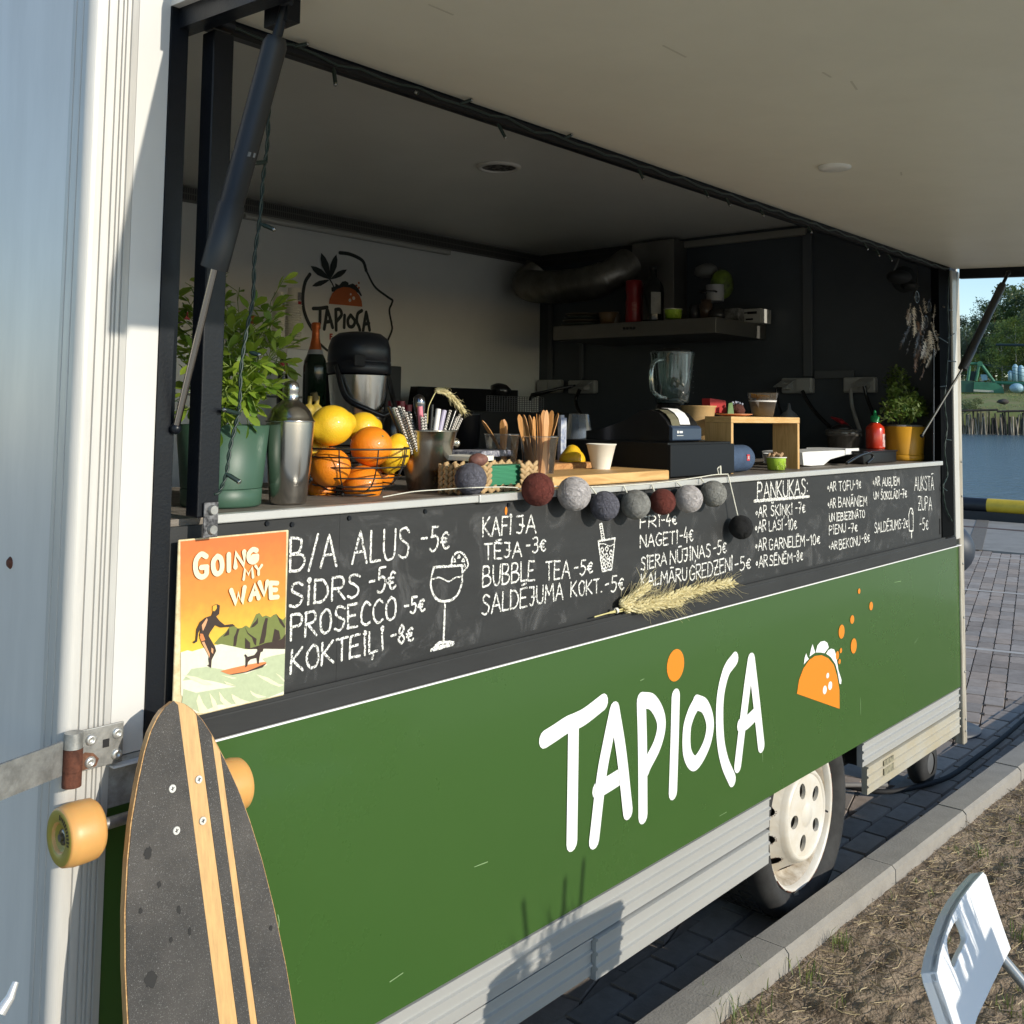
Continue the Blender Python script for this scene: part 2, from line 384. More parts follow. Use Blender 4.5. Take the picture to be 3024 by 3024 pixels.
mb = MB().box(-40, 17.3, -80, -1.95, -.3, DZ-.03); mb.box(9, 17.3, -1.949, -.3, -.3, DZ-.04); mb.box(-40, .3, -1.949, -.25, -.3, DZ-.03); mb.box(-40, -12.01, -.249, 40, -.3, DZ-.03)
setp(build('bounce_ground', mb, mat('bounce_sand', (.60, .54, .43), .95, var=.15, vscale=3, bump=.5, bscale=30)), kind='structure')  # unseen ground, made pale to bounce sunlight onto the canopy and end face
# straw, twigs, grass blades
straw_m = leafmat('straw', (.50, .40, .22), (.27, .19, .10), .1); twig_m = leafmat('twig', (.10, .065, .04), (.16, .11, .07), 0)
blade_m = leafmat('grass_blade', (.10, .17, .035), (.24, .27, .08), .3)
def rpos():
    x = random.uniform(1.2, 6.5)**1.0; y = kin(x)-.13-abs(random.uniform(0, 1))**1.3*1.7
    return x, y
st = MB(); tw = MB(); gr = MB()
for k in range(9500):
    x, y = rpos(); a = random.uniform(0, math.pi); L = random.uniform(.008, .03)*(1 if k % 12 else 2.6); z = soilz(x, y)+.003; wd = random.uniform(.0006, .0015)
    tilt = random.uniform(-.3, .3); bend = random.uniform(-.3, .3)
    p = [Vector((x+math.cos(a+bend*s)*L*s, y+math.sin(a+bend*s)*L*s, z+abs(s)*L*abs(tilt)+.002)) for s in (-1, 0, 1)]
    tgt = tw if k % 3 == 0 else st
    off = Vector((-math.sin(a), math.cos(a), 0))*wd; up = Vector((0, 0, wd*1.2))
    tgt.add([p[0]-off, p[1]-off, p[2]-off, p[0]+up, p[1]+up, p[2]+up, p[0]+off, p[1]+off, p[2]+off], [(0, 1, 4, 3), (1, 2, 5, 4), (3, 4, 7, 6), (4, 5, 8, 7)])
def tuft(cx, cy, n, h):
    for k in range(n):
        x = cx+random.gauss(0, h*.35); y = cy+random.gauss(0, h*.35); a = random.uniform(0, 6.28); z = soilz(x, y)-.003; hh = h*random.uniform(.4, 1.1); ln = hh*random.uniform(.2, .9)
        d = Vector((math.cos(a), math.sin(a), 0)); o_ = Vector((-d.y, d.x, 0))*.0013; p0 = Vector((x, y, z)); p1 = p0+d*ln*.35+Vector((0, 0, hh*.65)); p2 = p0+d*ln+Vector((0, 0, hh))
        gr.add([p0-o_, p0+o_, p1-o_, p1+o_, p2], [(0, 1, 3, 2), (2, 3, 4)])
for k in range(230):
    x, y = rpos(); tuft(x, y, random.randint(3, 9), random.uniform(.015, .035))
for k in range(60):
    x = random.uniform(3.3, 6.5); tuft(x, kin(x)-.45-random.random()*1.2, 30, .05)
for (px, py, n_, h_) in ((2490, 2790, 30, .05), (2380, 2890, 18, .06), (2230, 2900, 8, .09), (2150, 3000, 20, .08), (2230, 2990, 14, .06), (2900, 2520, 20, .05), (2990, 2990, 14, .05)):
    p = P(px, py, 2, DZ); tuft(p.x, p.y, n_, h_)
for k in range(170):
    x, y = rpos(); a = random.gauss(.9, .6); L = random.uniform(.02, .055); z = soilz(x, y)+.005; d_ = Vector((math.cos(a), math.sin(a), random.uniform(-.08, .12))); st.tube([Vector((x, y, z))-d_*L, Vector((x, y, z+.004)), Vector((x, y, z))+d_*L], random.uniform(.0009, .0018), 4, False)
setp(build('straw_litter', st, straw_m), 'dry straw litter scattered over the sandy verge', 'straw', kind='stuff')
setp(build('twig_litter', tw, twig_m), 'dark twigs and roots lying on the sandy verge', 'twigs', kind='stuff')
setp(build('grass', gr, blade_m), 'thin green grass tufts growing in the sandy verge', 'grass', kind='stuff')

# ---- water, far bank
water = bpy.data.materials.new('water'); water.use_nodes = True
n = water.node_tree.nodes; l = water.node_tree.links; b = n['Principled BSDF']
b.inputs['Base Color'].default_value = (.050, .088, .115, 1); b.inputs['Roughness'].default_value = .20
tc = n.new('ShaderNodeTexCoord'); mp = n.new('ShaderNodeMapping'); mp.inputs['Scale'].default_value = (.5, 1.0, 1); l.new(tc.outputs['Object'], mp.inputs[0])
t = n.new('ShaderNodeTexNoise'); t.inputs['Scale'].default_value = 2.2; t.inputs['Detail'].default_value = 6; l.new(mp.outputs[0], t.inputs[0])
bp = n.new('ShaderNodeBump'); bp.inputs['Strength'].default_value = 1; bp.inputs['Distance'].default_value = .35; l.new(t.outputs[0], bp.inputs['Height']); l.new(bp.outputs[0], b.inputs['Normal'])
WZ = H(-2.45)
FD = Vector((.9585, .2735, 0)).normalized(); FS = Vector((FD.y, -FD.x, 0))
def far(px, py, d):
    r = ray(px, py); return CAMP + r*(d/r.dot(FD))
mb = MB(); a0 = Vector((17.6, 0, WZ))
mb.add([(17.6, -600, WZ), (17.6, 600, WZ), (420, 600, WZ), (420, -600, WZ)], [(0, 3, 2, 1)])
setp(build('water', mb, water), kind='structure')
DB = 205.0
bankm = mat('bank_grass', (.13, .19, .05), .95, var=.6, vscale=.5, dark=(.22, .19, .09), bump=.8, bscale=3)
mb = MB(); base = Vector((0, -1.5, 0)); nx, nd = 80, 22
prof = [(0, .2), (.6, 4.1), (2.5, 4.4), (12, 4.6), (30, 7.5), (45, 9.0), (70, 10.5), (110, 14), (200, 18), (400, 22)]
for d, h in prof:
    for i in range(nx+1):
        s = -220+440*i/nx; p = base+FD*(DB+d)+FS*s
        mb.v.append((p.x, p.y, WZ+h*(1+.12*noise.noise(Vector((s*.06, d*.05, 2))) if d > 1 else 1)))
mb.f = [(j*(nx+1)+i, j*(nx+1)+i+1, (j+1)*(nx+1)+i+1, (j+1)*(nx+1)+i) for j in range(len(prof)-1) for i in range(nx)]; mb.sm = [True]*len(mb.f)
setp(build('far_bank', mb, bankm), kind='structure')
def bankz(d, s):
    for (a, ha), (b_, hb) in zip(prof_b[:-1], prof_b[1:]):
        if a <= d <= b_:
            f = (d-a)/(b_-a); za = ha*(1+.12*noise.noise(Vector((s*.06, a*.05, 2)))) if a > 1 else ha; zb = hb*(1+.12*noise.noise(Vector((s*.06, b_*.05, 2)))) if b_ > 1 else hb
            return WZ+za+(zb-za)*f
    return WZ+5
prof_b = list(prof)
# pile wall
pile_m = [mat('pile_a', (.42, .36, .28), .95, var=.75, vscale=1.2, stretch=(1, 1, .4)), mat('pile_b', (.06, .05, .042), .95, var=.5, vscale=1.2)]
pw = thing('pile_wall', 'weathered grey timber pile wall along the far bank of the water', 'pile wall', tuple(base+FD*(DB-1)+Vector((0, 0, WZ))))
for i in range(120):
    s = -12+24*i/120+random.uniform(-.06, .06)
    p = base+FD*(DB-1.1-random.random()*.5)+FS*s; h = random.uniform(2.7, 4.5); rr = random.uniform(.06, .17)
    lean = Vector((random.uniform(-.2, .2), random.uniform(-.45, .45), 0))
    build('pile', MB().cone((p.x, p.y, WZ-.5), (p.x+lean.x, p.y+lean.y, WZ+h), rr*1.1, rr, 7), pile_m[random.random() < .5], pw)
cp = MB()
for s in (-14, -7, 0, 7):
    a = base+FD*(DB-1.75)+FS*s; b_ = a+FS*7.2; cp.tube([(a.x, a.y, WZ+4.15), (b_.x, b_.y, WZ+4.2+.3*random.random())], .2, 7)
build('cap_log', cp, pile_m[1], pw)
# trees
tree_leaf = [leafmat('pine_leaf', (.06, .10, .032), (.12, .17, .05), .3), leafmat('birch_leaf', (.12, .19, .040), (.23, .28, .07), .35), leafmat('olive_leaf', (.09, .13, .04), (.17, .19, .07), .3)]
bark = [mat('pine_bark', (.16, .09, .05), .9), mat('birch_bark', (.42, .40, .36), .8)]
protos = []
for kind in range(6):
    kd = kind % 3; mb = MB(); rr = random.Random(kind+3)
    for c in range(60):
        hh = .22+.78*rr.random(); rad = (1-hh)*.30+.07 if kd == 0 else .24*math.sin(min(1, (hh-.1)*1.15)*math.pi)**.6+.04
        a = rr.uniform(0, 6.28); q = math.sqrt(rr.random())*rad; cx, cy = math.cos(a)*q, math.sin(a)*q; cs = .055+.05*rr.random()
        for k in range(64):
            v = Vector((rr.gauss(0, 1), rr.gauss(0, 1), rr.gauss(0, .7))).normalized()*cs*rr.random()**.4
            p = Vector((cx, cy, hh))+v; u = Vector((rr.gauss(0, 1), rr.gauss(0, 1), rr.gauss(0, 1))).normalized(); w_ = u.orthogonal().normalized(); sz = .006+.007*rr.random()
            mb.add([p-u*sz, p+w_*sz*.8, p+u*sz, p-w_*sz*.8], [(0, 1, 2, 3)])
    tk = MB().tube([(0, 0, -.02), (.01, 0, .4), (.02*rr.gauss(0, 1), .01, .95)], [.012, .008, .002], 6)
    for k in range(7):
        h0 = rr.uniform(.3, .8); a = rr.uniform(0, 6.28); tk.tube([(0, 0, h0), (math.cos(a)*.14, math.sin(a)*.14, h0+.09)], [.004, .001], 4)
    protos.append((mb, tk, kd))
lab = ['dark green pine', 'bright green birch', 'olive green deciduous tree']
tp = [None]*6; used = set()
spots = []
for row in range(5):
    d = DB+42+row*12
    for i in range(13):
        s = -24+4.0*i+random.uniform(-1.4, 1.4)+(row % 2)*2
        spots.append((s, d+random.uniform(-4, 4), row))
for n_, (s, d, row) in enumerate(spots):
    k = random.choice([1, 4, 2, 5, 0, 1]) if row < 2 else random.choice([0, 3, 0, 5])
    p = base+FD*d+FS*s; off = d-DB
    gz = WZ+ (8 if off < 45 else 10)
    hgt = random.uniform(11, 16)+row*2.6+ (-3 if s < -3 else 0)+max(-2, min(5, s*.45))
    if tp[k] is None:
        mb, tk, kd = protos[k]; t = thing('forest_tree', 'x', 'tree')
        build('crown', mb, tree_leaf[kd], t); build('trunk', tk, bark[1 if kd == 1 else 0], t); tp[k] = t; o = t; o.location = (p.x, p.y, gz)
    else: o = dup(tp[k], (p.x, p.y, gz))
    o.scale = (hgt*1.15, hgt*1.15, hgt); o.rotation_euler = (0, 0, random.uniform(0, 6.28))
    o['label'] = lab[k % 3]+(' in the front row of the wood across the water' if row < 2 else ' rising at the back of the wood across the water'); o['group'] = 'trees of the wood on the far bank'
# bushes at the water's edge and wood edge
def bush(x, y, z, r, mt, n=700, seed=1):
    rr = random.Random(seed); mb = MB()
    for k in range(n):
        v = Vector((rr.gauss(0, 1), rr.gauss(0, 1), abs(rr.gauss(0, 1)))).normalized()*r*rr.uniform(.5, 1)*(1+.25*noise.noise(Vector((k*.1, 0, seed))))
        u = Vector((rr.gauss(0, 1), rr.gauss(0, 1), rr.gauss(0, 1))).normalized(); w_ = u.orthogonal(); sz = r*.06
        p = Vector((x, y, z))+v; mb.add([p-u*sz, p+w_*sz, p+u*sz, p-w_*sz], [(0, 1, 2, 3)])
    return mb
for i, (px, py, d, r) in enumerate(((2868, 1213, 207, 2.0), (2852, 1200, 208, 1.6), (2885, 1190, 212, 1.2))):
    p = far(px, py, d); one('shrub', ['round grey green shrub at the top of the pile wall', 'smaller shrub beside the trailer corner post above the piles', 'low shrub behind the round one on the far bank'][i], 'shrub', bush(p.x, p.y, p.z-.2, r, None, 500, i), tree_leaf[2], tuple(p))
for i in range(26):
    s = -26+2.2*i; d = DB+36+random.uniform(-3, 3); p = base+FD*d+FS*s
    one('shrub', 'leafy undergrowth shrub at the foot of the far wood', 'shrub', bush(p.x, p.y, WZ+7.2, random.uniform(1.6, 2.8), None, 330, i+9), tree_leaf[random.choice([1, 2, 2])], (p.x, p.y, WZ+7.2), 'shrubs at the foot of the wood')
# green dredging crane on the bank
cg = mat('crane_green', (.045, .20, .11), .5, var=.35, vscale=.5); cgd = mat('crane_dark', (.01, .03, .03), .6)
cl = mat('pale_blue_tank', (.26, .42, .50), .5)
D = DB+8
o0 = far(2900, 1160, D); cr_ = thing('dredging_crane', 'green crane pontoon with an A frame and long boom on the far bank', 'crane', tuple(o0))
def fpoly(pts, d, th): return [far(x, y, d) for x, y in pts], FD*th
pt, off = fpoly([(2800, 1122), (2878, 1126), (2877, 1158), (2800, 1158)], D, 4); build('engine_house', MB().prism(pt, off), mat('crane_deep_green', (.015, .075, .045), .5), cr_)
pt, off = fpoly([(2877, 1127), (2940, 1130), (2962, 1143), (2965, 1161), (2875, 1158)], D-.3, 4.2); build('hull', MB().prism(pt, off), cg, cr_)
pt, off = fpoly([(2875, 1150), (2935, 1153), (2934, 1159), (2875, 1156)], D-.42, .1); build('pale_band', MB().prism(pt, off), mat('pale_band', (.45, .45, .36), .7), cr_)
for seg in (((2882, 1125), (2892, 1078)), ((2899, 1078), (2936, 1128)), ((2858, 1124), (2864, 1080)), ((2864, 1074), (2894, 1074))):
    a, b_ = [far(x, y, D+1) for x, y in seg]; build('frame_beam', MB().tube([a, b_], .28, 6), cg, cr_)
a = far(2894, 1074, D+.6); build('pulley', MB().cone(a, a+FD*.6, .5, .5, 14), cg, cr_)
a, b_ = far(2940, 1130, D+1), far(3070, 1134, D-2); build('boom', MB().tube([a, b_], .42, 4), cg, cr_)
for x1, y1 in ((3040, 1090), (3040, 1104), (3040, 1116)):
    build('cable', MB().tube([far(2896, 1074, D+1), far(x1, y1, D+1)], .05, 4), cgd, cr_)
pt, off = fpoly([(2860, 1095), (2884, 1097), (2884, 1124), (2858, 1123)], D+1.5, 2); build('cab', MB().prism(pt, off), cgd, cr_)
pt, off = fpoly([(2895, 1106), (2914, 1106), (2917, 1122), (2900, 1124)], D+1.2, 1); build('hatch', MB().prism(pt, off), cl, cr_)
for i, (x, y0, y1, r) in enumerate(((2999, 1075, 1126, .52), (3016, 1078, 1126, .52), (2984, 1094, 1124, .42))):
    b0 = far(x, y1, D+6); t0 = far(x, y0, D+6); m_ = MB().lathe(b0, [(0, 0), (r, 0), (r, (t0-b0).z*.85), (r*.5, (t0-b0).z*.97), (0, (t0-b0).z)], 14)
    setp(build('tank', m_, cl, origin=tuple(b0)), ['tall pale blue tank standing behind the crane boom', 'second pale blue tank at the picture edge', 'shorter blue tank left of the tall ones'][i], 'tank', 'pale blue tanks on the far bank')
b0 = far(3003, 1146, D-1); m_ = MB().sphere(b0, 1.0, 16, (1.3, 1.3, .9)); setp(build('buoy', m_, cl, origin=tuple(b0)), 'pale round buoy hull lying below the crane boom', 'buoy')
pb = far(2870, 1178, DB+4)
bm = MB(); rr = random.Random(31)
for i in range(70):
    dd_, ss_ = rr.uniform(2, 12), rr.uniform(-9, 8); p = base+FD*(DB+dd_)+FS*ss_; q = rr.uniform(.1, .32); bm.sphere((p.x, p.y, bankz(dd_, ss_)), q, 6, (1, 1.3, .7), fn=lambda d: 1+.4*noise.noise(d*3+p))
setp(build('bank_stones', bm, mat('scrap_grey', (.30, .28, .25), .9, var=.5, vscale=1)), 'grey stones strewn over the grass of the far bank', 'stones', kind='stuff')
wd_ = MB()
for i in range(9000):
    d = rr.uniform(1.5, 34); s_ = rr.uniform(-22, 22); p = base+FD*(DB+d)+FS*s_; zz = bankz(d, s_)+rr.uniform(-.05, .12)
    if noise.noise(Vector((p.x*.22, p.y*.22, 4))) < -.12: continue
    u = Vector((rr.gauss(0, 1), rr.gauss(0, 1), rr.gauss(.6, .6))).normalized()*rr.uniform(.12, .34); w_ = u.orthogonal().normalized()*rr.uniform(.04, .12); q = Vector((p.x, p.y, zz)); wd_.add([q-w_, q+w_, q+u], [(0, 1, 2)])
setp(build('bank_weeds', wd_, leafmat('bank_weed', (.10, .16, .04), (.34, .33, .12), .3)), 'rough weeds and dry grass covering the far bank above the piles', 'weeds', kind='stuff')
p = far(2962, 1186, DB+5); setp(build('boulder', MB().sphere(p, .65, 14, (1.5, 1.5, .8), fn=lambda d: 1+.35*noise.noise(d*2)), mat('boulder', (.05, .045, .04), .9)), 'dark boulder lying in the grass of the far bank', 'boulder')
setp(build('mooring_boom', MB().tube([far(2942, 1018, 190), far(3075, 1020, 186)], .22, 6), cgd), 'dark horizontal jib crossing in front of the wood', 'jib')
# quay edge bar
qb = thing('quay_edge_bar', 'black and yellow steel edge bar running along the quay', 'edge bar', (17.66, 4, 0))
dark_b = mat('bar_navy', (.012, .016, .024), .45, var=.4, vscale=5)
yel = mat('bar_yellow', (.72, .50, .04), .45, var=.25, vscale=4)
YB = P(2918, 1490, 0, 17.66).y
for k in range(-6, 6):
    y0 = YB-2.2*k
    build('bar_section', MB().cone((17.66, y0, .235), (17.66, y0-2.2, .235), .115, .115, 18), yel if k % 2 == 0 else dark_b, qb)
build('footing', bx(17.56, 17.80, -20, 20, 0.0, .14), dark_b, qb)

# ================================================================== FOOD TRAILER
TR = thing('food_trailer', 'green and white food trailer with its serving hatch propped open above a chalkboard menu', 'food trailer', (.73, 0, 0))
def part(name, mb, m, **k): return build(name, mb, m, TR, **k)
ZR = H(.94)      # interior ceiling
ZT = H(1.02); ZB = H(-1.14); ZF = H(-.95); YW = 2.35; XE = 4.64; XL = .80
Z0, Z1, Z2 = H(-.176), H(-.492), H(-.535)
part('roof', bx(.74, 4.72, .006, 2.42, ZR, ZT), mat('ceiling_white', (.82, .81, .75), .3, var=.06, vscale=2, bump=.05, bscale=3))
part('rear_wall', bx(.80, XE, YW, YW+.05, ZF, ZR-.002), inner_white)
part('end_wall', bx(XE, 4.70, .02, YW+.05, ZF, ZR-.002), inner_dark)
part('near_end_wall', bx(.7455, .79, .02, YW+.05, ZF, ZR-.002), inner_white)
part('floor', bx(.745, 4.70, .012, YW+.05, ZF-.05, ZF-.002), mat('trailer_floor', (.05, .048, .045), .7))
part('header', bx(.80, 4.61, .003, .05, H(.70), ZT), white_paint)
part('front_panel', bx(.797, 4.70, .0, .03, ZB, Z2-.001), green_paint)
part('white_strip', bx(.80, 4.66, -.0165, -.001, Z2-.0035, Z2-.0005), vinyl_white)
part('side_skin', bx(.80, .8535, -.003, .03, H(-.525), ZT), white_paint)
part('corner_infill', bx(.80, .905, -.002, .03, H(-.60), H(-.527)), mat('old_white', (.50, .48, .44), .5, var=.4, vscale=25, dark=(.22, .2, .17)))
# ribbed aluminium corner profile with a rounded nose; its return runs along the rear end
cpz0, cpz1 = H(-1.42), ZT
mb = MB(); prof = [(.7995, -.003)]
for x in [P(q_, 700, 1, -.006).x for q_ in (362, 347, 336, 320, 292)]:
    prof += [(x+.0020, -.0065), (x+.0010, -.0030), (x-.0010, -.0030), (x-.0020, -.0065)]
NR = .016
for k in range(11):
    a = k/10*math.pi/2; prof.append((.7215+NR-NR*math.sin(a), -.0065+NR-NR*math.cos(a)))
for y in [P(q_, 700, 0, .722).y for q_ in (219, 198)]:
    prof += [(.7215, y-.0022), (.7240, y-.0010), (.7240, y+.0010), (.7215, y+.0022)]
yE = prof[-1][1]+.010; prof += [(.7215, yE), (.7300, yE)]
nv = len(prof); mb.add([(x, y, cpz0) for x, y in prof]+[(x, y, cpz1) for x, y in prof], [(i+nv, i+1+nv, i+1, i) for i in range(nv-1)], False)
part('corner_profile', mb, aluw)
part('rear_door', bx(.7255, .7445, yE+.001, 2.42, cpz0, ZT), mat('door_skin', (.76, .73, .68), .28, var=.12, vscale=3, bump=.06, bscale=4, stretch=(1, 3, .6)))
rp_ = P(30, 1662, 0, .7255); part('rusty_rivet', MB().cone((.7255, rp_.y, rp_.z), (.7215, rp_.y, rp_.z), .010, .006, 14), rust)
# opening frame posts
part('frame_post', bx(.8545, .8855, -.006, .05, H(-.50), H(.69)), black_steel)
part('frame_post', bx(4.462, 4.605, -.004, .028, H(-.492), H(.69)), mat('frame_black_right', (.003, .0035, .004), .8, spec=.05))
part('top_rail', bx(.886, 4.605, .012, .05, H(.655), H(.70)), black_steel)
part('corner_trim', bx(4.61, 4.665, -.012, .02, H(-.51), H(.655)), aluw, bev=.004)
part('corner_trim', bx(4.668, 4.715, -.010, .03, H(-1.385), H(.66)), mat('trim_dirty', (.52, .49, .42), .45, .1, var=.35, vscale=8, stretch=(6, 6, .7), dark=(.30, .26, .20)), bev=.006)
part('corner_trim', bx(4.717, 4.735, .004, .05, H(-1.385), ZT), aluw, bev=.003)
for z in (-.18, -.33, -.62, -.85, -1.08, -1.28, -1.33):
    part('rivet', MB().sphere((4.69, -.011, H(z)), .005, 10), galv)
# chalkboard: three boards
for a, b in ((.887, 1.235), (1.2355, 2.742), (2.7425, 4.459)):
    part('chalkboard', bx(a, b, -.0, .018, Z1, Z0-.012), board_m)
part('ledge', bx(.906, 4.60, -.016, .022, Z2, Z1-.004), board_m, bev=.003)
part('ledge_lip', bx(.906, 4.458, -.016, -.0105, Z1-.004, Z1+.004), board_m)
part('end_notch', bx(4.435, 4.448, -.0025, -.0005, H(-.475), H(-.41)), black_matt)
part('counter_rim', bx(.957, 1.62, -.010, .012, Z0-.011, Z0+.004).box(1.60, 4.452, -.014, .011, Z0-.012, Z0+.005), mat('rim_aluminium', (.60, .60, .58), .30, .35, var=.1, vscale=12), bev=.002)
part('counter', bx(.886, 4.46, .012, .64, Z0-.03, Z0-.001), counter_m)
part('counter_front', bx(.80, 4.62, .035, .05, ZF, Z0-.032), inner_dark)
scr = []
for px, py in ((787, 1546), (861, 1549), (1030, 1530), (1254, 1510), (1500, 1491), (2840, 1500)):
    p = P(px, py, 1, 0)
    if p.x < 4.4: part('screw', MB().cone((p.x, -.0035, p.z), (p.x, .001, p.z), .0042, .005, 10), black_steel)
p = P(1497, 1500, 1, 0); part('paint_spot', MB().disc(p.x-.004, p.z-.006, .004, .009, -.0012, 14), vinyl_orange)
scm = mat('paint_scratch', (.24, .36, .17), .6)
for i, (a, b_) in enumerate((((2124, 2410), (2145, 2398)), ((2540, 2060), (2541, 2110)), ((1150, 2900), (1190, 2872)), ((1890, 2010), (1902, 2004)), ((2640, 1720), (2660, 1716)), ((2250, 2220), (2252, 2250)), ((820, 2700), (822, 2740)), ((1400, 2560), (1440, 2545)), ((2700, 1900), (2712, 1880)))):
    p, q = P(*a, 1, 0), P(*b_, 1, 0); part('scratch', MB().ribbon([(p.x, p.z), ((p.x+q.x)/2+.002, (p.z+q.z)/2), (q.x, q.z)], .0014, -.0006, False, .5), scm)
# skirts: extruded planks with grooves
skm = mat('skirt_aluminium', (.47, .47, .45), .36, .25, var=.10, vscale=1.6, stretch=(.5, 1, 1))
skd = mat('skirt_aluminium_worn', (.48, .47, .42), .45, .2, var=.2, vscale=3, dark=(.44, .38, .26))
def plank(x0, x1, z0, z1, y, m=skm):
    prof = []; n = 3; hgt = z1-z0
    for k in range(n):
        a = z0+hgt*k/n; prof += [(y, a+.001), (y-.0008, a+hgt/n-.010), (y-.0060, a+hgt/n-.0065), (y-.0060, a+hgt/n-.0016)]
    prof = [(y+.02, z0)]+prof+[(y+.02, z1)]; nv = len(prof); mb = MB()
    mb.add([(x0, a, b) for a, b in prof]+[(x1, a, b) for a, b in prof], [(i, i+nv, i+1+nv, i+1) for i in range(nv-1)])
    mb.add([(x0, a, b) for a, b in prof], [tuple(range(nv-1, -1, -1))]); mb.add([(x1, a, b) for a, b in prof], [tuple(range(nv))])
    return part('skirt_plank', mb, m)
plank(.80, 2.925, H(-1.232), ZB-.002, .004)
plank(.80, 2.040, H(-1.325), H(-1.234), .012); plank(2.042, 2.910, H(-1.333), H(-1.234), -.001)
plank(3.625, 4.655, H(-1.228), ZB-.002, .004); plank(3.655, 4.645, H(-1.330), H(-1.230), .0, skd)
part('reflector', MB().box(3.80, 3.895, -.0045, -.003, H(-1.300), H(-1.245)), mat('worn_sticker', (.33, .30, .20), .6, var=.8, vscale=60, dark=(.10, .095, .07)))
# underside
ub = mat('chassis_dark', (.02, .02, .02), .8)
part('chassis', bx(.80, 4.62, .25, .33, ZF-.20, ZF-.052).box(.80, 4.62, 2.0, 2.08, ZF-.20, ZF-.052), ub)
part('wheel_arch', bx(2.86, 3.70, .30, .36, H(-1.25), ZB-.002).box(2.80, 2.86, .03, .36, H(-1.25), ZB).box(3.70, 3.76, .03, .36, H(-1.25), ZB), ub)
part('rear_skirt', bx(.80, 4.62, 2.36, 2.38, H(-1.33), ZF), skm)
part('axle', MB().cone((3.225, .3, H(-1.30)), (3.225, 2.1, H(-1.30)), .04, .04, 12), ub)
part('spring_box', bx(3.66, 3.84, .10, .24, H(-1.26), H(-1.13)), mat('dull_box', (.06, .06, .055), .6))
# wheel
HC = Vector((3.222, .050, H(-1.284)))
rub = [(.230, .004), (.236, -.003), (.250, -.022), (.275, -.034), (.296, -.030), (.312, -.010), (.318, .012), (.318, .165), (.310, .185), (.25, .19), (.22, .18)]
tyre = part('tyre', MB().lathe(HC, [(r, h) for r, h in rub], 64, (0, 1, 0)), rubber)
tb = MB()
for k in range(60):
    a = 2*math.pi*k/60; d = Vector((math.cos(a), 0, math.sin(a))); t_ = Vector((-d.z, 0, d.x))
    for yy in (.030, .075, .125): tb.obox(HC+d*.3185+Vector((0, yy+.02, 0)), t_*.010, Vector((0, .018, 0)), d*.003)
setp(build('tread', tb, rubber, tyre), kind='stuff')
wheel_m = mat('wheel_cream', (.68, .665, .62), .35, var=.1, vscale=9, dark=(.60, .54, .44))
rimp = [(.232, .0), (.237, -.006), (.232, -.010), (.226, -.004), (.222, .012)]
part('rim_well', MB().lathe(HC, [(.2218, .0118), (.212, .020), (.206, .052), (.194, .062)], 64, (0, 1, 0)), mat('wheel_dirty', (.55, .50, .42), .5, var=.5, vscale=16, dark=(.26, .20, .13)))
rim = part('rim', MB().lathe(HC, rimp, 64, (0, 1, 0)), wheel_m)
# dish with round vent holes: ring built from sectors
def holed(c, r0, r1, y0, y1, n, rad, hr, m, name, par, ell=1.0, wall=True):
    mb = MB(); K = 14
    for s in range(n):
        a0 = 2*math.pi*s/n; am = a0+math.pi/n
        hc = (math.cos(am)*rad, math.sin(am)*rad)
        outer = []
        for k in range(K*4):
            f = k/(K*4); 
            if f < .25: a = a0+(2*math.pi/n)*(f*4); r = r1
            elif f < .5: a = a0+2*math.pi/n; r = r1+(r0-r1)*(f-.25)*4
            elif f < .75: a = a0+2*math.pi/n*(1-(f-.5)*4); r = r0
            else: a = a0; r = r0+(r1-r0)*(f-.75)*4
            outer.append((math.cos(a)*r, math.sin(a)*r))
        inner = []
        for (x, z) in outer:
            an = math.atan2(z-hc[1], x-hc[0]); e = (math.cos(an), math.sin(an))
            rd = (math.cos(am), math.sin(am)); ra_ = e[0]*rd[0]+e[1]*rd[1]; tn = -e[0]*rd[1]+e[1]*rd[0]
            inner.append((hc[0]+hr*(ra_*rd[0]*ell-tn*rd[1]), hc[1]+hr*(ra_*rd[1]*ell+tn*rd[0])))
        def yy(x, z):
            r = math.hypot(x, z); return y0+(y1-y0)*min(1, max(0, (r-r0)/(r1-r0)))
        vo = [(c[0]+x, c[1]+yy(x, z), c[2]+z) for x, z in outer]; vi = [(c[0]+x, c[1]+yy(x, z), c[2]+z) for x, z in inner]; vb = [(x, y+.012, z) for x, y, z in vi]
        N = len(vo); mb.add(vo+vi+vb, [(i, i+N, (i+1) % N+N, (i+1) % N) for i in range(N)]+([(i+N, i+2*N, (i+1) % N+2*N, (i+1) % N+N) for i in range(N)] if wall else []))
    return build(name, mb, m, par)
holed(HC, .150, .196, -.006, .062, 12, .173, .0155, wheel_m, 'dish', TR, .9, wall=False)
cap_ = holed(HC, .036, .127, -.026, -.024, 5, .085, .0205, wheel_m, 'hub_cap', TR, 1.25)
build('centre', MB().lathe(HC, [(0, -.031), (.029, -.031), (.034, -.027), (.039, -.0262)], 30, (0, 1, 0)), wheel_m, cap_)
build('ring', MB().lathe(HC, [(.126, -.024), (.130, -.029), (.137, -.028), (.145, -.018), (.151, -.005)], 48, (0, 1, 0)), wheel_m, cap_)
build('backing', MB().lathe(HC, [(0, .0), (.124, .0), (.13, -.01)], 30, (0, 1, 0)), mat('wheel_inner', (.30, .28, .25), .6), cap_)
part('brake_drum', MB().lathe(HC, [(0, .070), (.19, .070), (.19, .12)], 30, (0, 1, 0)), black_matt)
rr = random.Random(4); rs = MB()
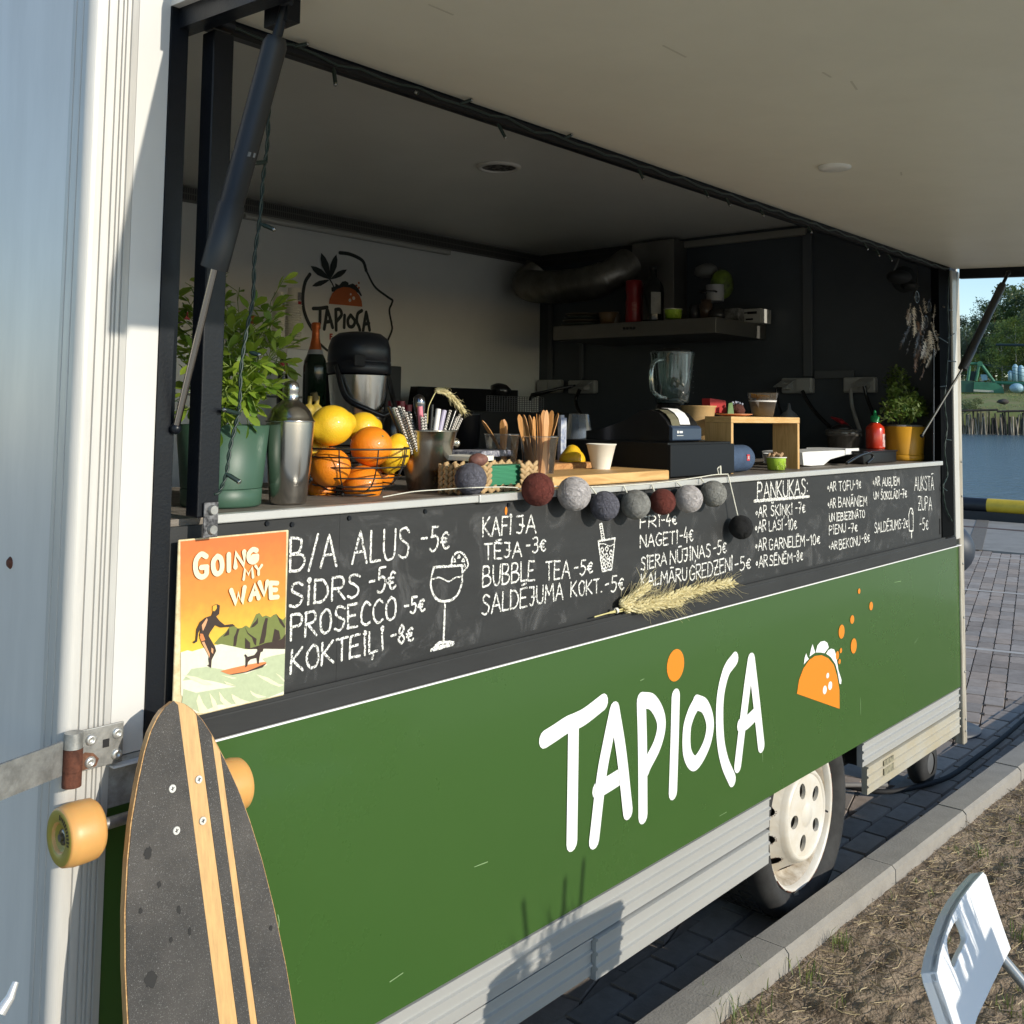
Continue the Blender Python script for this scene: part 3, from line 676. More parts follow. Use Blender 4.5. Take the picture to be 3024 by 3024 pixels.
for k in range(12):
    a = 2*math.pi*(k+.5)/12; c = HC+Vector((math.cos(a)*.173, 0, math.sin(a)*.173))
    r_ = .0160
    for q in range(16):
        b_ = 2*math.pi*q/16
        if rr.random() < .7:
            x, z = c.x+math.cos(b_)*r_, c.z+math.sin(b_)*r_; rad = math.hypot(x-HC.x, z-HC.z); y = HC.y-.006+.068*(rad-.150)/.046-.0015
            rs.add([(x+rr.uniform(.0012, .003)*math.cos(t), y+.0, z+rr.uniform(.0012, .003)*math.sin(t)) for t in (5, 4, 3, 2, 1, 0)], [(0, 1, 2, 3, 4, 5)])
setp(part('rust_stains', rs, rust), kind='stuff')
rr = random.Random(9); rg = MB()
for k in range(90):
    a = 2*math.pi*k/90
    if rr.random() < .55: d = Vector((math.cos(a), 0, math.sin(a))); t_ = Vector((-d.z, 0, d.x)); rg.obox(HC+d*.2345+Vector((0, -.0090, 0)), t_*.0085, Vector((0, .0012, 0)), d*rr.uniform(.0006, .0022))
setp(part('rust_edge', rg, rust), kind='stuff')
part('valve', MB().cone(HC+Vector((.158, -.012, -.03)), HC+Vector((.150, -.03, -.03)), .004, .003, 8), black_matt)
part('balance_weight', bx(3.155, 3.185, .036, .044, H(-1.530), H(-1.512)), galv)

# canopy: white lined hatch, raised, drooping 2.5 degrees
CD = Vector((0, -math.cos(R_(2.5)), -math.sin(R_(2.5))))
CN = Vector((0, math.sin(R_(2.5)), -math.cos(R_(2.5))))
CL = 1.30; HZ = Vector((0, -.002, H(.668)))
def cpt(x, s, d): return HZ+Vector((x, 0, 0))+CD*s+CN*d
def cbox(x0, x1, s0, s1, d0, d1):
    return MB().hexa([cpt(x0, s0, d1), cpt(x0, s1, d1), cpt(x1, s1, d1), cpt(x1, s0, d1)], [cpt(x0, s0, d0), cpt(x0, s1, d0), cpt(x1, s1, d0), cpt(x1, s0, d0)])
CX0, CX1 = .868, 4.705
canopy = part('canopy', cbox(CX0+.033, CX1-.03, .0, CL-.03, -.03, 0), canopy_m)
build('frame_beam', cbox(CX0, CX0+.032, -.02, CL, -.035, .045), black_steel, canopy)
build('frame_beam', cbox(CX1-.029, CX1, .02, CL, -.035, .042), black_steel, canopy)
build('frame_beam', cbox(CX0+.033, CX1-.03, CL-.029, CL, -.035, .030), black_steel, canopy)
build('end_plate', cbox(CX0-.015, CX0-.001, -.01, .20, -.06, .012), white_paint, canopy)
for nm, (px, py) in (('spot_lamp', (2465, 515)),):
    p = P(px, py, 2, H(.63)); 
    build(nm, MB().lathe((p.x, p.y, H(.668)+CD.z*(-p.y)-.002), [(0, -.006), (.028, -.006), (.040, -.004), (.042, 0.002)], 28), mat('lamp_white', (.85, .84, .78), .3), canopy)
for i, (px, py) in enumerate(((2440, 232), (2520, 262), (1990, 175), (2660, 530), (1300, 70))):
    p = P(px, py, 2, H(.63)); tt_ = -p.y; q = HZ+Vector((p.x, 0, 0))+CD*tt_+CN*.0006; build('scuff', MB().obox(q, Vector((.018+.01*(i % 3), .006*(i % 2), 0)), CD*.0022, CN*.0002), mat('scuff_grey', (.70, .66, .54), .6), canopy)
# string of tiny lights fixed along the hinge line
fl = thing('fairy_lights', 'dark green fairy light cable fixed along the hatch hinge and hanging down both ends', 'fairy lights', (.92, -.02, H(.65)))
wire = mat('wire_green', (.012, .028, .022), .45); bulb = clear('bulb_clear', (.95, .95, .9), .25)
def flpart(nm, mb, m): return build(nm, mb, m, fl)
pts = []
for i in range(70):
    x = .93+3.62*i/69; pts.append(Vector((x, -.014+.004*math.sin(i*1.7), H(.651)+.004*math.sin(i*2.3)+.002*math.sin(i*5))))
flpart('cable', MB().tube(pts, .0028, 6), wire)
flpart('tape_strip', bx(.93, 4.56, -.004, .010, H(.646), H(.662)), black_matt)
for (px, py, dx, dz) in ((985, 200, -.004, -.035), (868, 118, .02, .008), (1235, 275, -.018, -.006), (1360, 300, .02, .01), (1470, 365, .012, -.03), (1665, 402, .014, .01), (1885, 500, .006, -.026), (2080, 560, 0, -.022), (2142, 583, .006, -.024), (2245, 618, 0, -.022), (2550, 715, .008, -.026), (2585, 735, .006, -.026), (2622, 750, .006, -.026), (2386, 668, 0, -.022)):
    p = P(px, py, 1, -.016); p.z = min(p.z, H(.652)); 
    e = p+Vector((dx, -.012, dz)); flpart('bulb_holder', MB().tube([p, p.lerp(e, .25), e], [.0022, .004, .0038], 7), wire); flpart('bulb', MB().sphere(e, .0042, 8), bulb)
def hang(pxs, y, off=.0022):
    base_ = [P(a, b, 1, y) for a, b in pxs]; q = crom(base_, 10)
    for sgn in (1, -1):
        flpart('cable', MB().tube([p+Vector((sgn*off*math.sin(i*.75), sgn*off*.6*math.cos(i*.75), 0)) for i, p in enumerate(q)], .0019, 6), wire)
    return q
hang([(795, 290), (790, 420), (778, 520), (768, 640), (752, 760), (747, 880), (728, 980), (712, 1085), (708, 1190), (700, 1240), (680, 1320), (668, 1400), (648, 1452), (632, 1460)], -.035)
for a, b in (((788, 478), (750, 482)), ((768, 660), (808, 677)), ((737, 1040), (765, 1048)), ((706, 1222), (662, 1210)), ((667, 1398), (705, 1422))):
    p, q = P(*a, 1, -.036), P(*b, 1, -.05); flpart('bulb_holder', MB().tube([p, p.lerp(q, .3), q], [.002, .004, .0038], 7), wire); flpart('bulb', MB().sphere(q, .0045, 8), bulb)
hang([(2803, 800), (2799, 900), (2802, 1000), (2796, 1100), (2790, 1190), (2797, 1260), (2790, 1330), (2798, 1400), (2785, 1440), (2793, 1500), (2812, 1540)], -.014, .0025)
for a, b in (((2800, 915), (2810, 917)), ((2798, 1000), (2818, 985)), ((2797, 1066), (2822, 1068)), ((2770, 995), (2798, 1012)), ((2776, 1142), (2794, 1140)), ((2795, 1298), (2808, 1300)), ((2783, 1440), (2796, 1449))):
    p, q = P(*a, 1, -.014), P(*b, 1, -.02); flpart('bulb_holder', MB().tube([p, q], .0022, 6), wire); flpart('bulb', MB().sphere(q, .003, 8), bulb)
# stay bar of the hatch and bracket
stay = thing('hatch_stay', 'black square stay bar standing from the counter bracket up to the raised hatch', 'stay bar', (.934, -.02, Z0))
build('bar', bx(.9145, .953, -.036, -.0005, H(-.172), H(.628)), black_steel, stay, bev=.002)
br = P(606, 1535, 1, -.02)
bk = build('bracket', bx(br.x-.016, br.x+.010, -.042, -.0385, H(-.204), H(-.148)), mat('chipped_bracket', (.30, .30, .31), .4, .4, var=.9, vscale=70, dark=(.015, .015, .018)), stay, bev=.001)
for z in (-.160, -.191): build('bolt', MB().cone((br.x-.002, -.049, H(z)), (br.x-.002, -.042, H(z)), .007, .0085, 12), galv, bk)
# gas struts
strut_m = mat('strut_black', (.022, .023, .024), .42, var=.2, vscale=8); rod_m = mat('strut_rod', (.36, .33, .30), .2, 1)
def strut(lbl, top, low, bot, r):
    t = thing('gas_strut', lbl, 'gas strut', tuple(bot), 'gas struts holding the hatch'); top, low, bot = map(Vector, (top, low, bot))
    d = (low-top).normalized(); build('cylinder', MB().tube([top, top+d*.012, low-d*.105, low-d*.104, low], [r*.75, r, r, r*1.13, r*1.13], 24), strut_m, t)
    build('rod', MB().tube([low-d*.01, bot], r*.30, 12), rod_m, t)
    build('eye', MB().tube([top, top-d*.05], r*.42, 10).sphere(top-d*.055, r*.62, 12), black_steel, t)
    build('label_print', MB().obox(top+d*.19+Vector((0, -r*1.0, 0)), Vector((r*.35, 0, 0)), Vector((0, .0006, 0)), d*.0035), mat('grey_print', (.14, .15, .16), .5), t)
    build('socket', MB().sphere(bot, r*.5, 10), black_steel, t)
strut('thick black gas strut crossing in front of the left opening', (.918, -.205, H(.575)), (.892, -.095, H(.222)), (.885, -.012, H(-.03)), .0190)
strut('slimmer black gas strut at the right end seen against the trees', P(2962, 838, 1, -.24), P(2842, 1090, 1, -.13), P(2722, 1287, 1, -.005), .0165)
cb = MB().obox((.93, -.20, H(.628)), (.012, 0, 0), (0, .03, 0), (0, 0, .03)); build('strut_bracket', cb, black_steel, canopy)
build('hinge_knuckle', MB().cone((.905, -.008, H(.655)), (.965, -.008, H(.655)), .014, .014, 12), black_steel, canopy)

# strap hinge on the corner, its galvanised bar swung out towards the viewer
DDIR = Vector((-math.cos(R_(18.6)), -math.sin(R_(18.6)), 0)); DN = Vector((math.sin(R_(18.6))*1, -math.cos(R_(18.6)), 0))
DO = Vector((.722, -.014, 0))
def dpt(s, d, z): return DO+DDIR*s+DN*d+Vector((0, 0, z))
def dbox(s0, s1, d0, d1, z0, z1): return MB().hexa([dpt(s0, d0, z0), dpt(s0, d1, z0), dpt(s1, d1, z0), dpt(s1, d0, z0)], [dpt(s0, d0, z1), dpt(s0, d1, z1), dpt(s1, d1, z1), dpt(s1, d0, z1)])
zt, zb_ = H(-.474), H(-.528)
hp = part('hinge_plate', bx(.742, .8115, -.0205, -.0165, zb_-.001, zt+.004), galv, bev=.001)
build('strap', dbox(.008, .50, .004, .0085, zb_+.002, zt-.004), galv, hp)
kx = Vector((.7215+.010, -.0255, 0))
build('knuckle', MB().cone(kx+Vector((0, 0, zt-.016)), kx+Vector((0, 0, zt+.006)), .0135, .0130, 20), galv, hp)
build('knuckle', MB().cone(kx+Vector((0, 0, zb_+.006)), kx+Vector((0, 0, zt-.0165)), .0138, .0138, 20), rust, hp)
build('knuckle', MB().cone(kx+Vector((0, 0, zb_-.016)), kx+Vector((0, 0, zb_+.0055)), .0135, .0135, 20), rust, hp)
build('rust_bloom', MB().poly([(.742, zb_), (.770, zb_+.002), (.774, zb_+.012), (.765, zb_+.022), (.752, zb_+.026), (.742, zb_+.020)], -.0208), mat('rust_light', (.22, .10, .055), .7, .3, var=.5, vscale=80), hp)
for x, z in ((.7605, zt-.012), (.8015, zt-.011), (.7605, zb_+.010), (.8015, zb_+.012)):
    build('bolt_head', MB().lathe((x, -.0205, z), [(.0085, 0), (.0085, -.001), (.0065, -.0035), (.0032, -.0045), (.003, -.002), (0, -.002)], 20, (0, 1, 0)), mat('zinc_bolt', (.60, .60, .57), .35, .7), hp)
build('slot', bx(.779, .789, -.0213, -.0208, zb_+.026, zb_+.038), black_matt, hp)
part('door_latch', MB().tube([P(0, 2990, 1, -.09), P(30, 2945, 1, -.09), P(46, 2900, 1, -.085)], [.008, .006, .004], 10), mat('zinc_latch', (.7, .7, .68), .3, .5))

# ================================================================== LETTERING
G = {
 'A': (6, "0,0 3,10 6,0|1.1,3.6 4.9,3.6"), 'B': (5.5, "0,0 0,10|~0,10 3.6,9.6 4.2,7.6 3,5.6 .2,5.2|~.2,5.2 3.8,4.9 5.4,2.8 3.6,.3 0,0"),
 'C': (5, "~5,8.6 3,10 .9,8 .2,5 .9,1.8 2.8,0 5,1"), 'D': (5.5, "0,0 0,10|~0,10 3.4,9.2 5.4,5 3.6,.8 0,0"),
 'E': (4.6, "0,0 0,10|0,10 4.4,10|0,5.2 3.6,5.2|0,0 4.6,0"), 'F': (4.4, "0,0 0,10|0,10 4.4,10|0,5.2 3.4,5.2"),
 'G': (5.6, "~5.2,8.8 3,10 .8,8 .2,4.8 1,1.4 3,0 5,1.2 5.2,4.2|5.4,4.2 2.8,4.2"), 'I': (1, ".5,0 .5,10"), 'i': (1.6, ".8,0 .8,8|~.8,9.4 1.4,10.2 .8,11.1 .2,10.2 .8,9.4"),
 'J': (4.4, ".2,10 3.8,10|~3.7,10 3.6,3 2.4,.2 .2,.9|1.8,5 4.6,4.2"), 'K': (5, "0,0 0,10|4.6,10 .2,4.8|.6,5.2 5,0"), 'L': (4.2, "0,10 0,0 4.2,.2"),
 'M': (6.6, "0,0 .6,10 3.3,3.5 6,10 6.6,0"), 'N': (5.4, "0,0 0,10 5.4,0 5.4,10"), 'O': (5.6, "~2.8,10 .6,7.6 .3,4 1.2,1 2.8,0 4.7,1.4 5.3,5 4.6,8.6 3,9.9"),
 'P': (4.8, "0,0 0,10|~0,10 3.4,9.8 4.7,7.6 3.6,5.4 0,4.9"), 'R': (5, "0,0 0,10|~0,10 3.4,9.8 4.6,7.6 3.4,5.5 0,5|1.6,5 5,0"),
 'S': (4.8, "~4.6,8.8 3,10 .9,9.4 .7,7 2.6,5.4 4.3,3.6 3.9,1 2,0 0,1"), 'T': (5, "0,10 5,10|2.5,10 2.5,0"), 'U': (5, "~0,10 .1,3.5 1.2,.5 2.6,0 4,.7 4.8,3.5 4.9,10"),
 'V': (5, "0,10 2.5,0 5,10"), 'W': (7, "0,10 1.8,0 3.5,7 5.2,0 7,10"), 'Y': (5, "0,10 2.5,5 5,10|2.5,5 2.5,0"), 'Z': (5, "0,10 4.8,10 0,0 5,0|.8,5 4,5"),
 '0': (4.4, "~2.2,10 .5,8 .2,4.8 .8,1.4 2.2,0 3.7,1.6 4.2,5 3.7,8.4 2.3,9.9"), '1': (2.2, "0,7.5 2,10 2,0"), '2': (4.2, "~.1,8 1.8,10 3.8,8.6 3.4,5.6 .1,.2|.1,.1 4.2,.1"),
 '3': (4, "~.2,9 2,10 3.6,8.8 3.2,6.4 1.4,5.4|~1.4,5.4 3.6,4.6 3.8,1.6 2,0 0,1"), '4': (4.4, "2.4,10 0,4 4.4,4|3.2,6 3.2,0"),
 '5': (4.4, "4.2,10 1,10 .8,5.8|~.8,5.8 3,6 4.2,4 3.4,1 1.6,0 0,.9"), '7': (4, "0,10 4,10 1.4,0|1,5 3.6,5"), '8': (4.2, "~2.1,5.3 .5,7.4 2.1,10 3.8,7.6 2.1,5.3 .2,2.6 2.1,0 4.1,2.6 2.2,5.1"),
 '9': (4.2, "~4,8.4 2.2,10 .4,7.8 2,5.2 3.9,7|4,8 3.4,0"), 'e': (4.2, "~4,6.6 2.6,7.6 1,6 .7,3.6 1.4,1.2 2.8,.4 4.2,1.2|0,4.9 3,4.9|0,3.2 2.8,3.2"),
 '-': (3.2, ".2,5.3 3,5.5"), '/': (3, "0,-.6 3,10.4"), ':': (1.4, ".6,2 .8,2.2|.6,7 .8,7.2"), '.': (1, ".4,.1 .6,.4"), 'o': (2.6, "~1.2,5.4 .3,4 .8,2.6 2,3 2.1,4.6 1.3,5.4"), ' ': (3.5, "")}
ACC = {'Ē': ('E', "1,12 3.8,12.3"), 'Ū': ('U', "1,12 4,12.3"), 'Ā': ('A', "1.4,12 4.6,12.3"), 'Š': ('S', "1.2,13 2.4,11.7 3.6,13"), 'Ķ': ('K', "2,-1 1.6,-3"), 'Ņ': ('N', "3,-1 2.6,-3"), 'Ļ': ('L', "2,-1 1.6,-3")}
def glyph(ch):
    if ch in ACC: b_, a = ACC[ch]; w_, s_ = G[b_]; return w_, s_+'|'+a
    return G[ch]
def strokes(s_):
    for q in s_.split('|'):
        if not q: continue
        sm = q[0] == '~'; pts = [tuple(map(float, t.split(','))) for t in q.lstrip('~').split()]
        yield sm, pts
cnt = [0]
def write(mb, text, bl, br_, tl, y, wid=.0042, jit=.22, step=.0035):
    b0, b1, t0 = P(*bl, 1, y), P(*br_, 1, y), P(*tl, 1, y)
    hgt = t0.z-b0.z; W = b1.x-b0.x; sl_ = (b1.z-b0.z)/W
    tot = sum(glyph(c)[0] for c in text)+1.5*(len(text)-1); x = 0
    for c in text:
        w_, s_ = glyph(c)
        for sm, pts in strokes(s_):
            q = [(b0.x+W*(x+a)/tot+random.gauss(0, .0006), b0.z+sl_*W*(x+a)/tot+hgt*b_/10+random.gauss(0, .0006)) for a, b_ in pts]
            if sm: q = [tuple(v) for v in crom([Vector((a, b_, 0)) for a, b_ in q], 5)]; q = [(a[0], a[1]) for a in q]
            r = []
            for a, b_ in zip(q[:-1], q[1:]):
                n = max(1, int(math.hypot(a[0]-b_[0], a[1]-b_[1])/step))
                r += [(a[0]+(b_[0]-a[0])*k/n, a[1]+(b_[1]-a[1])*k/n) for k in range(n)]
            r.append(q[-1]); cnt[0] += 1
            mb.ribbon(r, wid, y-.0008-.00004*(cnt[0] % 17), True, jit)
        x += w_+1.5
def chalkline(mb, pts, wid=.0035, smooth=True, y=0):
    q = [P(a, b_, 1, y) for a, b_ in pts]; q = crom(q, 6) if smooth else q; r = []
    for a, b_ in zip(q[:-1], q[1:]):
        n = max(1, int((b_-a).length/.0035)); r += [((a.lerp(b_, k/n)).x, (a.lerp(b_, k/n)).z) for k in range(n)]
    r.append((q[-1].x, q[-1].z)); cnt[0] += 1; mb.ribbon(r, wid, y-.0008-.00004*(cnt[0] % 17), True, .25)
T1 = [("B/A ALUS", (855, 1687), (1207, 1646), (858, 1589)), ("-5e", (1241, 1628), (1324, 1622), (1272, 1555)), ("SiDRS", (855, 1793), (1060, 1760), (855, 1724)), ("-5e", (1088, 1757), (1166, 1739), (1117, 1680)),
 ("PROSECCO", (858, 1889), (1168, 1827), (858, 1817)), ("-5e", (1192, 1814), (1251, 1804), (1210, 1765)), ("KOKTEiĻi", (858, 1987), (1132, 1918), (860, 1920)), ("-8e", (1153, 1907), (1218, 1892), (1176, 1850))]
T2 = [("KAFi", (1425, 1584), (1510, 1578), (1425, 1529)), ("JA", (1524, 1577), (1581, 1572), (1524, 1524)), ("TĒJA", (1429, 1651), (1539, 1643), (1425, 1607)), ("-3e", (1552, 1636), (1610, 1627), (1571, 1588)), ("BUBBLE", (1425, 1732), (1577, 1712), (1425, 1673)),
 ("TEA", (1610, 1712), (1681, 1706), (1606, 1660)), ("-5e", (1694, 1700), (1749, 1692), (1714, 1654)), ("SALDĒJUMA", (1423, 1815), (1662, 1769), (1423, 1759)), ("KOKT.", (1685, 1761), (1776, 1749), (1683, 1720)), ("-5e", (1785, 1752), (1841, 1741), (1804, 1703)),
 ("FRi", (1890, 1560), (1949, 1554), (1890, 1526)), ("-4e", (1952, 1556), (1996, 1549), (1975, 1518)), ("NAGETi", (1890, 1617), (2001, 1604), (1890, 1580)), ("-4e", (2006, 1607), (2045, 1598), (2027, 1558)), ("SiERA", (1892, 1684), (1967, 1666), (1890, 1648)),
 ("NŪJiŅAS", (1978, 1666), (2097, 1642), (1978, 1628)), ("-5e", (2105, 1640), (2143, 1632), (2120, 1598)), ("KALMĀRU", (1892, 1733), (2027, 1712), (1892, 1696)), ("GREDZENi", (2035, 1715), (2162, 1684), (2035, 1673)), ("-5e", (2169, 1688), (2216, 1679), (2187, 1645))]
T3 = [("PANKŪKAS:", (2236, 1475), (2385, 1459), (2236, 1426)), ("oAR", (2231, 1528), (2263, 1524), (2238, 1495)), ("ŠĶiŅĶi", (2275, 1524), (2339, 1519), (2275, 1493)), ("-7e", (2348, 1518), (2376, 1514), (2358, 1484)), ("oAR", (2230, 1573), (2261, 1567), (2234, 1540)),
 ("LASi", (2270, 1569), (2310, 1563), (2270, 1540)), ("-10e", (2317, 1566), (2351, 1562), (2329, 1533)), ("oAR", (2230, 1627), (2263, 1622), (2234, 1593)), ("GARNELĒM", (2270, 1624), (2375, 1611), (2270, 1592)), ("-10e", (2381, 1611), (2420, 1606), (2397, 1578)),
 ("oAR", (2231, 1678), (2266, 1672), (2238, 1642)), ("SĒNĒM", (2272, 1671), (2338, 1661), (2272, 1641)), ("-8e", (2343, 1660), (2370, 1654), (2354, 1627)), ("oAR", (2443, 1451), (2468, 1449), (2446, 1424)), ("TOFU", (2476, 1450), (2519, 1445), (2476, 1423)), ("-9e", (2520, 1445), (2542, 1441), (2530, 1419)),
 ("oAR", (2444, 1500), (2467, 1498), (2448, 1473)), ("BANĀNiEM", (2475, 1497), (2559, 1493), (2475, 1469)), ("UN", (2448, 1540), (2463, 1538), (2448, 1517)), ("iEBiEZiNĀTO", (2469, 1538), (2553, 1527), (2469, 1516)), ("PiENU", (2448, 1579), (2496, 1570), (2448, 1553)), ("-7e", (2504, 1574), (2531, 1569), (2515, 1546)),
 ("oAR", (2447, 1623), (2472, 1620), (2452, 1600)), ("BEKONU", (2477, 1622), (2539, 1609), (2477, 1595)), ("-8e", (2544, 1606), (2567, 1600), (2553, 1576)), ("oAR", (2577, 1435), (2598, 1433), (2580, 1409)), ("AUGĻiEM", (2605, 1435), (2655, 1432), (2605, 1411)),
 ("UN", (2579, 1473), (2594, 1472), (2579, 1453)), ("ŠOKOLĀDi", (2601, 1475), (2655, 1471), (2601, 1452)), ("-7e", (2658, 1472), (2677, 1468), (2667, 1446)), ("SALDĒJUMS-2e", (2582, 1574), (2680, 1557), (2582, 1545)), ("AUKSTĀ", (2700, 1448), (2757, 1447), (2700, 1407)), ("ZUPA", (2711, 1506), (2751, 1506), (2711, 1466)), ("-5e", (2715, 1566), (2740, 1563), (2723, 1530))]
for nm, T, wd in (('menu_writing', T1, .0056), ('menu_writing', T2, .0050), ('menu_writing', T3, .0050)):
    for t, a, b_, c in T: mb = MB(); write(mb, t, a, b_, c, -.0, wd*.84*(1.25 if t.startswith('PANK') else 1)); part('menu_word', mb, chalk)
mb = MB()
c4 = lambda x, y: (480+x/1.932, 1400+y/1.932)
chalkline(mb, [c4(1545, 535), c4(1528, 620), c4(1545, 690), c4(1580, 722), c4(1640, 720), c4(1685, 680), c4(1708, 600), c4(1705, 520)], .005)
chalkline(mb, [c4(1545, 532), c4(1705, 520)], .005, False); chalkline(mb, [c4(1540, 598), c4(1580, 590), c4(1630, 612), c4(1665, 592), c4(1700, 585)], .003)
chalkline(mb, [c4(1610, 725), c4(1600, 970)], .005, False); chalkline(mb, [c4(1530, 1005), c4(1575, 965), c4(1610, 958), c4(1660, 965), c4(1600, 985), c4(1545, 1002)], .006)
chalkline(mb, [c4(1550, 990), c4(1650, 972)], .006, False)
chalkline(mb, [c4(1645, 520), c4(1655, 470), c4(1690, 443), c4(1725, 470), c4(1740, 520), c4(1715, 555)], .0045)
for k in range(4):
    a = [(1662, 492), (1688, 470), (1712, 490), (1718, 520)][k]; chalkline(mb, [c4(a[0]-8, a[1]+8), c4(a[0]+2, a[1]-10), c4(a[0]+9, a[1]+8), c4(a[0]-8, a[1]+8)], .0028, False)
part('glass_drawing', mb, chalk); mb = MB()
c5 = lambda x, y: (1380+x/3.864, 1350+y/3.864)
chalkline(mb, [c5(1490, 960), c5(1535, 1300), c5(1640, 1280), c5(1680, 925), c5(1490, 958)], .0048, False)
chalkline(mb, [c5(1505, 765), c5(1530, 940)], .0038, False); chalkline(mb, [c5(1530, 755), c5(1560, 935)], .0038, False); chalkline(mb, [c5(1505, 765), c5(1530, 755)], .004, False)
for k in range(6): chalkline(mb, [c5(1512+k*4, 790+k*27), c5(1535+k*4, 785+k*27)], .0022, False)
chalkline(mb, [c5(1500, 990), c5(1560, 990), c5(1620, 1015), c5(1668, 990)], .0025)
for x, y in ((1535, 1055), (1587, 1045), (1635, 1085), (1540, 1115), (1583, 1122), (1632, 1150), (1553, 1185), (1600, 1180), (1615, 1225), (1553, 1250), (1585, 1240), (1530, 1170)):
    chalkline(mb, [c5(x, y-26), c5(x+17, y), c5(x, y+26), c5(x-17, y), c5(x, y-26)], .0034)
part('bubble_tea_drawing', mb, chalk); mb = MB()
c6 = lambda x, y: (2180+x/2.76, 1350+y/2.76)
chalkline(mb, [c6(130, 358), c6(575, 320)], .009, False); part('menu_underline', mb, chalk); mb = MB()
chalkline(mb, [c6(1392, 600), c6(1388, 470), c6(1400, 418), c6(1416, 420), c6(1424, 450), c6(1424, 600), c6(1392, 602)], .0055, False); chalkline(mb, [c6(1411, 602), c6(1411, 655)], .007, False)
chalkline(mb, [c6(1418, 430), c6(1412, 455), c6(1424, 468)], .005, False)
part('ice_lolly_drawing', mb, chalk)
# smudges of rubbed chalk
smm = bpy.data.materials.new('chalk_smudge'); smm.use_nodes = True
n = smm.node_tree.nodes; l = smm.node_tree.links; b = n['Principled BSDF']; b.inputs[0].default_value = (.5, .5, .5, 1); b.inputs['Roughness'].default_value = 1
tr = n.new('ShaderNodeBsdfTransparent'); tc = n.new('ShaderNodeTexCoord'); tt = n.new('ShaderNodeTexNoise'); tt.inputs['Scale'].default_value = 9; tt.inputs['Detail'].default_value = 8; tt.inputs['Roughness'].default_value = .75; tt.inputs['Distortion'].default_value = 1.2
l.new(tc.outputs['Object'], tt.inputs[0]); rp = n.new('ShaderNodeValToRGB'); rp.color_ramp.elements[0].position = .52; rp.color_ramp.elements[1].position = .80; rp.color_ramp.elements[1].color = (.20, .20, .20, 1)
l.new(tt.outputs[0], rp.inputs[0]); mx = n.new('ShaderNodeMixShader'); l.new(rp.outputs[0], mx.inputs[0]); l.new(tr.outputs[0], mx.inputs[1]); l.new(b.outputs[0], mx.inputs[2]); l.new(mx.outputs[0], n['Material Output'].inputs[0])
part('chalk_smudges', MB().poly([(1.1, Z1+.01), (4.45, Z1+.01), (4.45, Z0-.02), (1.1, Z0-.02)], -.0003), smm)
# big painted name on the green panel
c7 = lambda x, y: (1500+x/1.756, 1700+y/1.756)
def paint(mb, pts, w, y=-.0010, smooth=True, ws=None):
    q = [P(*c7(a, b_), 1, 0) for a, b_ in pts]; q = crom(q, 8) if smooth and len(q) > 2 else q; cnt[0] += 1
    mb.ribbon([(v.x, v.z) for v in q], w, y-.00015*(cnt[0] % 9), True, 0)
W_ = .0405
letters = [[[(188, 848), (240, 815), (300, 775), (345, 755), (400, 725), (490, 655)], [(337, 765), (334, 1000), (328, 1383)]],
 [[(549, 695), (515, 860), (482, 1040), (443, 1372)], [(549, 695), (585, 920), (618, 1222)], [(462, 1112), (510, 1085), (590, 1035)]],
 [[(690, 650), (696, 900), (698, 1245)], [(690, 645), (745, 655), (785, 720), (793, 790), (770, 880), (722, 975), (708, 1010)]],
 [[(868, 625), (862, 850), (853, 1122)]],
 [[(975, 655), (1020, 680), (1046, 770), (1025, 880), (968, 972), (928, 920), (925, 800), (945, 720), (972, 665)]],
 [[(1174, 430), (1128, 500), (1098, 640), (1098, 830), (1120, 960), (1160, 1058)]],
 [[(1258, 435), (1240, 560), (1215, 760), (1188, 985)], [(1260, 435), (1284, 640), (1310, 882)], [(1203, 775), (1235, 760), (1285, 712)]]]
for lt in letters:
    mb = MB()
    for s_ in lt: paint(mb, s_, W_)
    part('painted_letter', mb, vinyl_white)
def dot(mb, cx, cy, rx, ry, y):
    c = P(*c7(cx, cy), 1, 0); ex = P(*c7(cx+rx, cy), 1, 0).x-c.x; ez = c.z-P(*c7(cx, cy+ry), 1, 0).z; mb.disc(c.x, c.z, max(ex, ez*.8), ez, y)
def pp(pts, y): return [(P(*c7(a, b_), 1, 0).x, P(*c7(a, b_), 1, 0).z) for a, b_ in pts], y
part('orange_dot', (lambda m_: (dot(m_, 868, 464, 44, 83, -.001), m_)[1])(MB()), vinyl_orange)
mb = MB(); mb.poly(*pp([(1718, 690), (1717, 590), (1705, 520), (1688, 462), (1660, 428), (1625, 412), (1590, 416), (1560, 438), (1530, 482), (1508, 540), (1497, 612)][::-1], -.0012)); tc_ = part('taco_shell', mb, vinyl_orange)
mb = MB()
for q in ([(1533, 460), (1537, 425), (1545, 402), (1551, 420), (1559, 432), (1545, 445)], [(1562, 420), (1570, 380), (1578, 355), (1586, 380), (1592, 398), (1575, 410)], [(1594, 398), (1603, 362), (1620, 342), (1640, 338), (1655, 348), (1662, 372), (1650, 388), (1640, 402), (1618, 398)], [(1648, 404), (1660, 386), (1674, 378), (1690, 382), (1700, 410), (1704, 440), (1712, 490), (1728, 540), (1726, 562), (1718, 560), (1708, 500), (1696, 458), (1672, 422)]): mb.poly(*pp(q[::-1], -.0012))
part('taco_filling', mb, vinyl_white)
mb = MB()
for a in ((1656, 518, 7, 14), (1669, 570, 10, 22), (1641, 592, 10, 22)): dot(mb, *a, -.0016)
build('taco_spots', mb, vinyl_white, tc_)
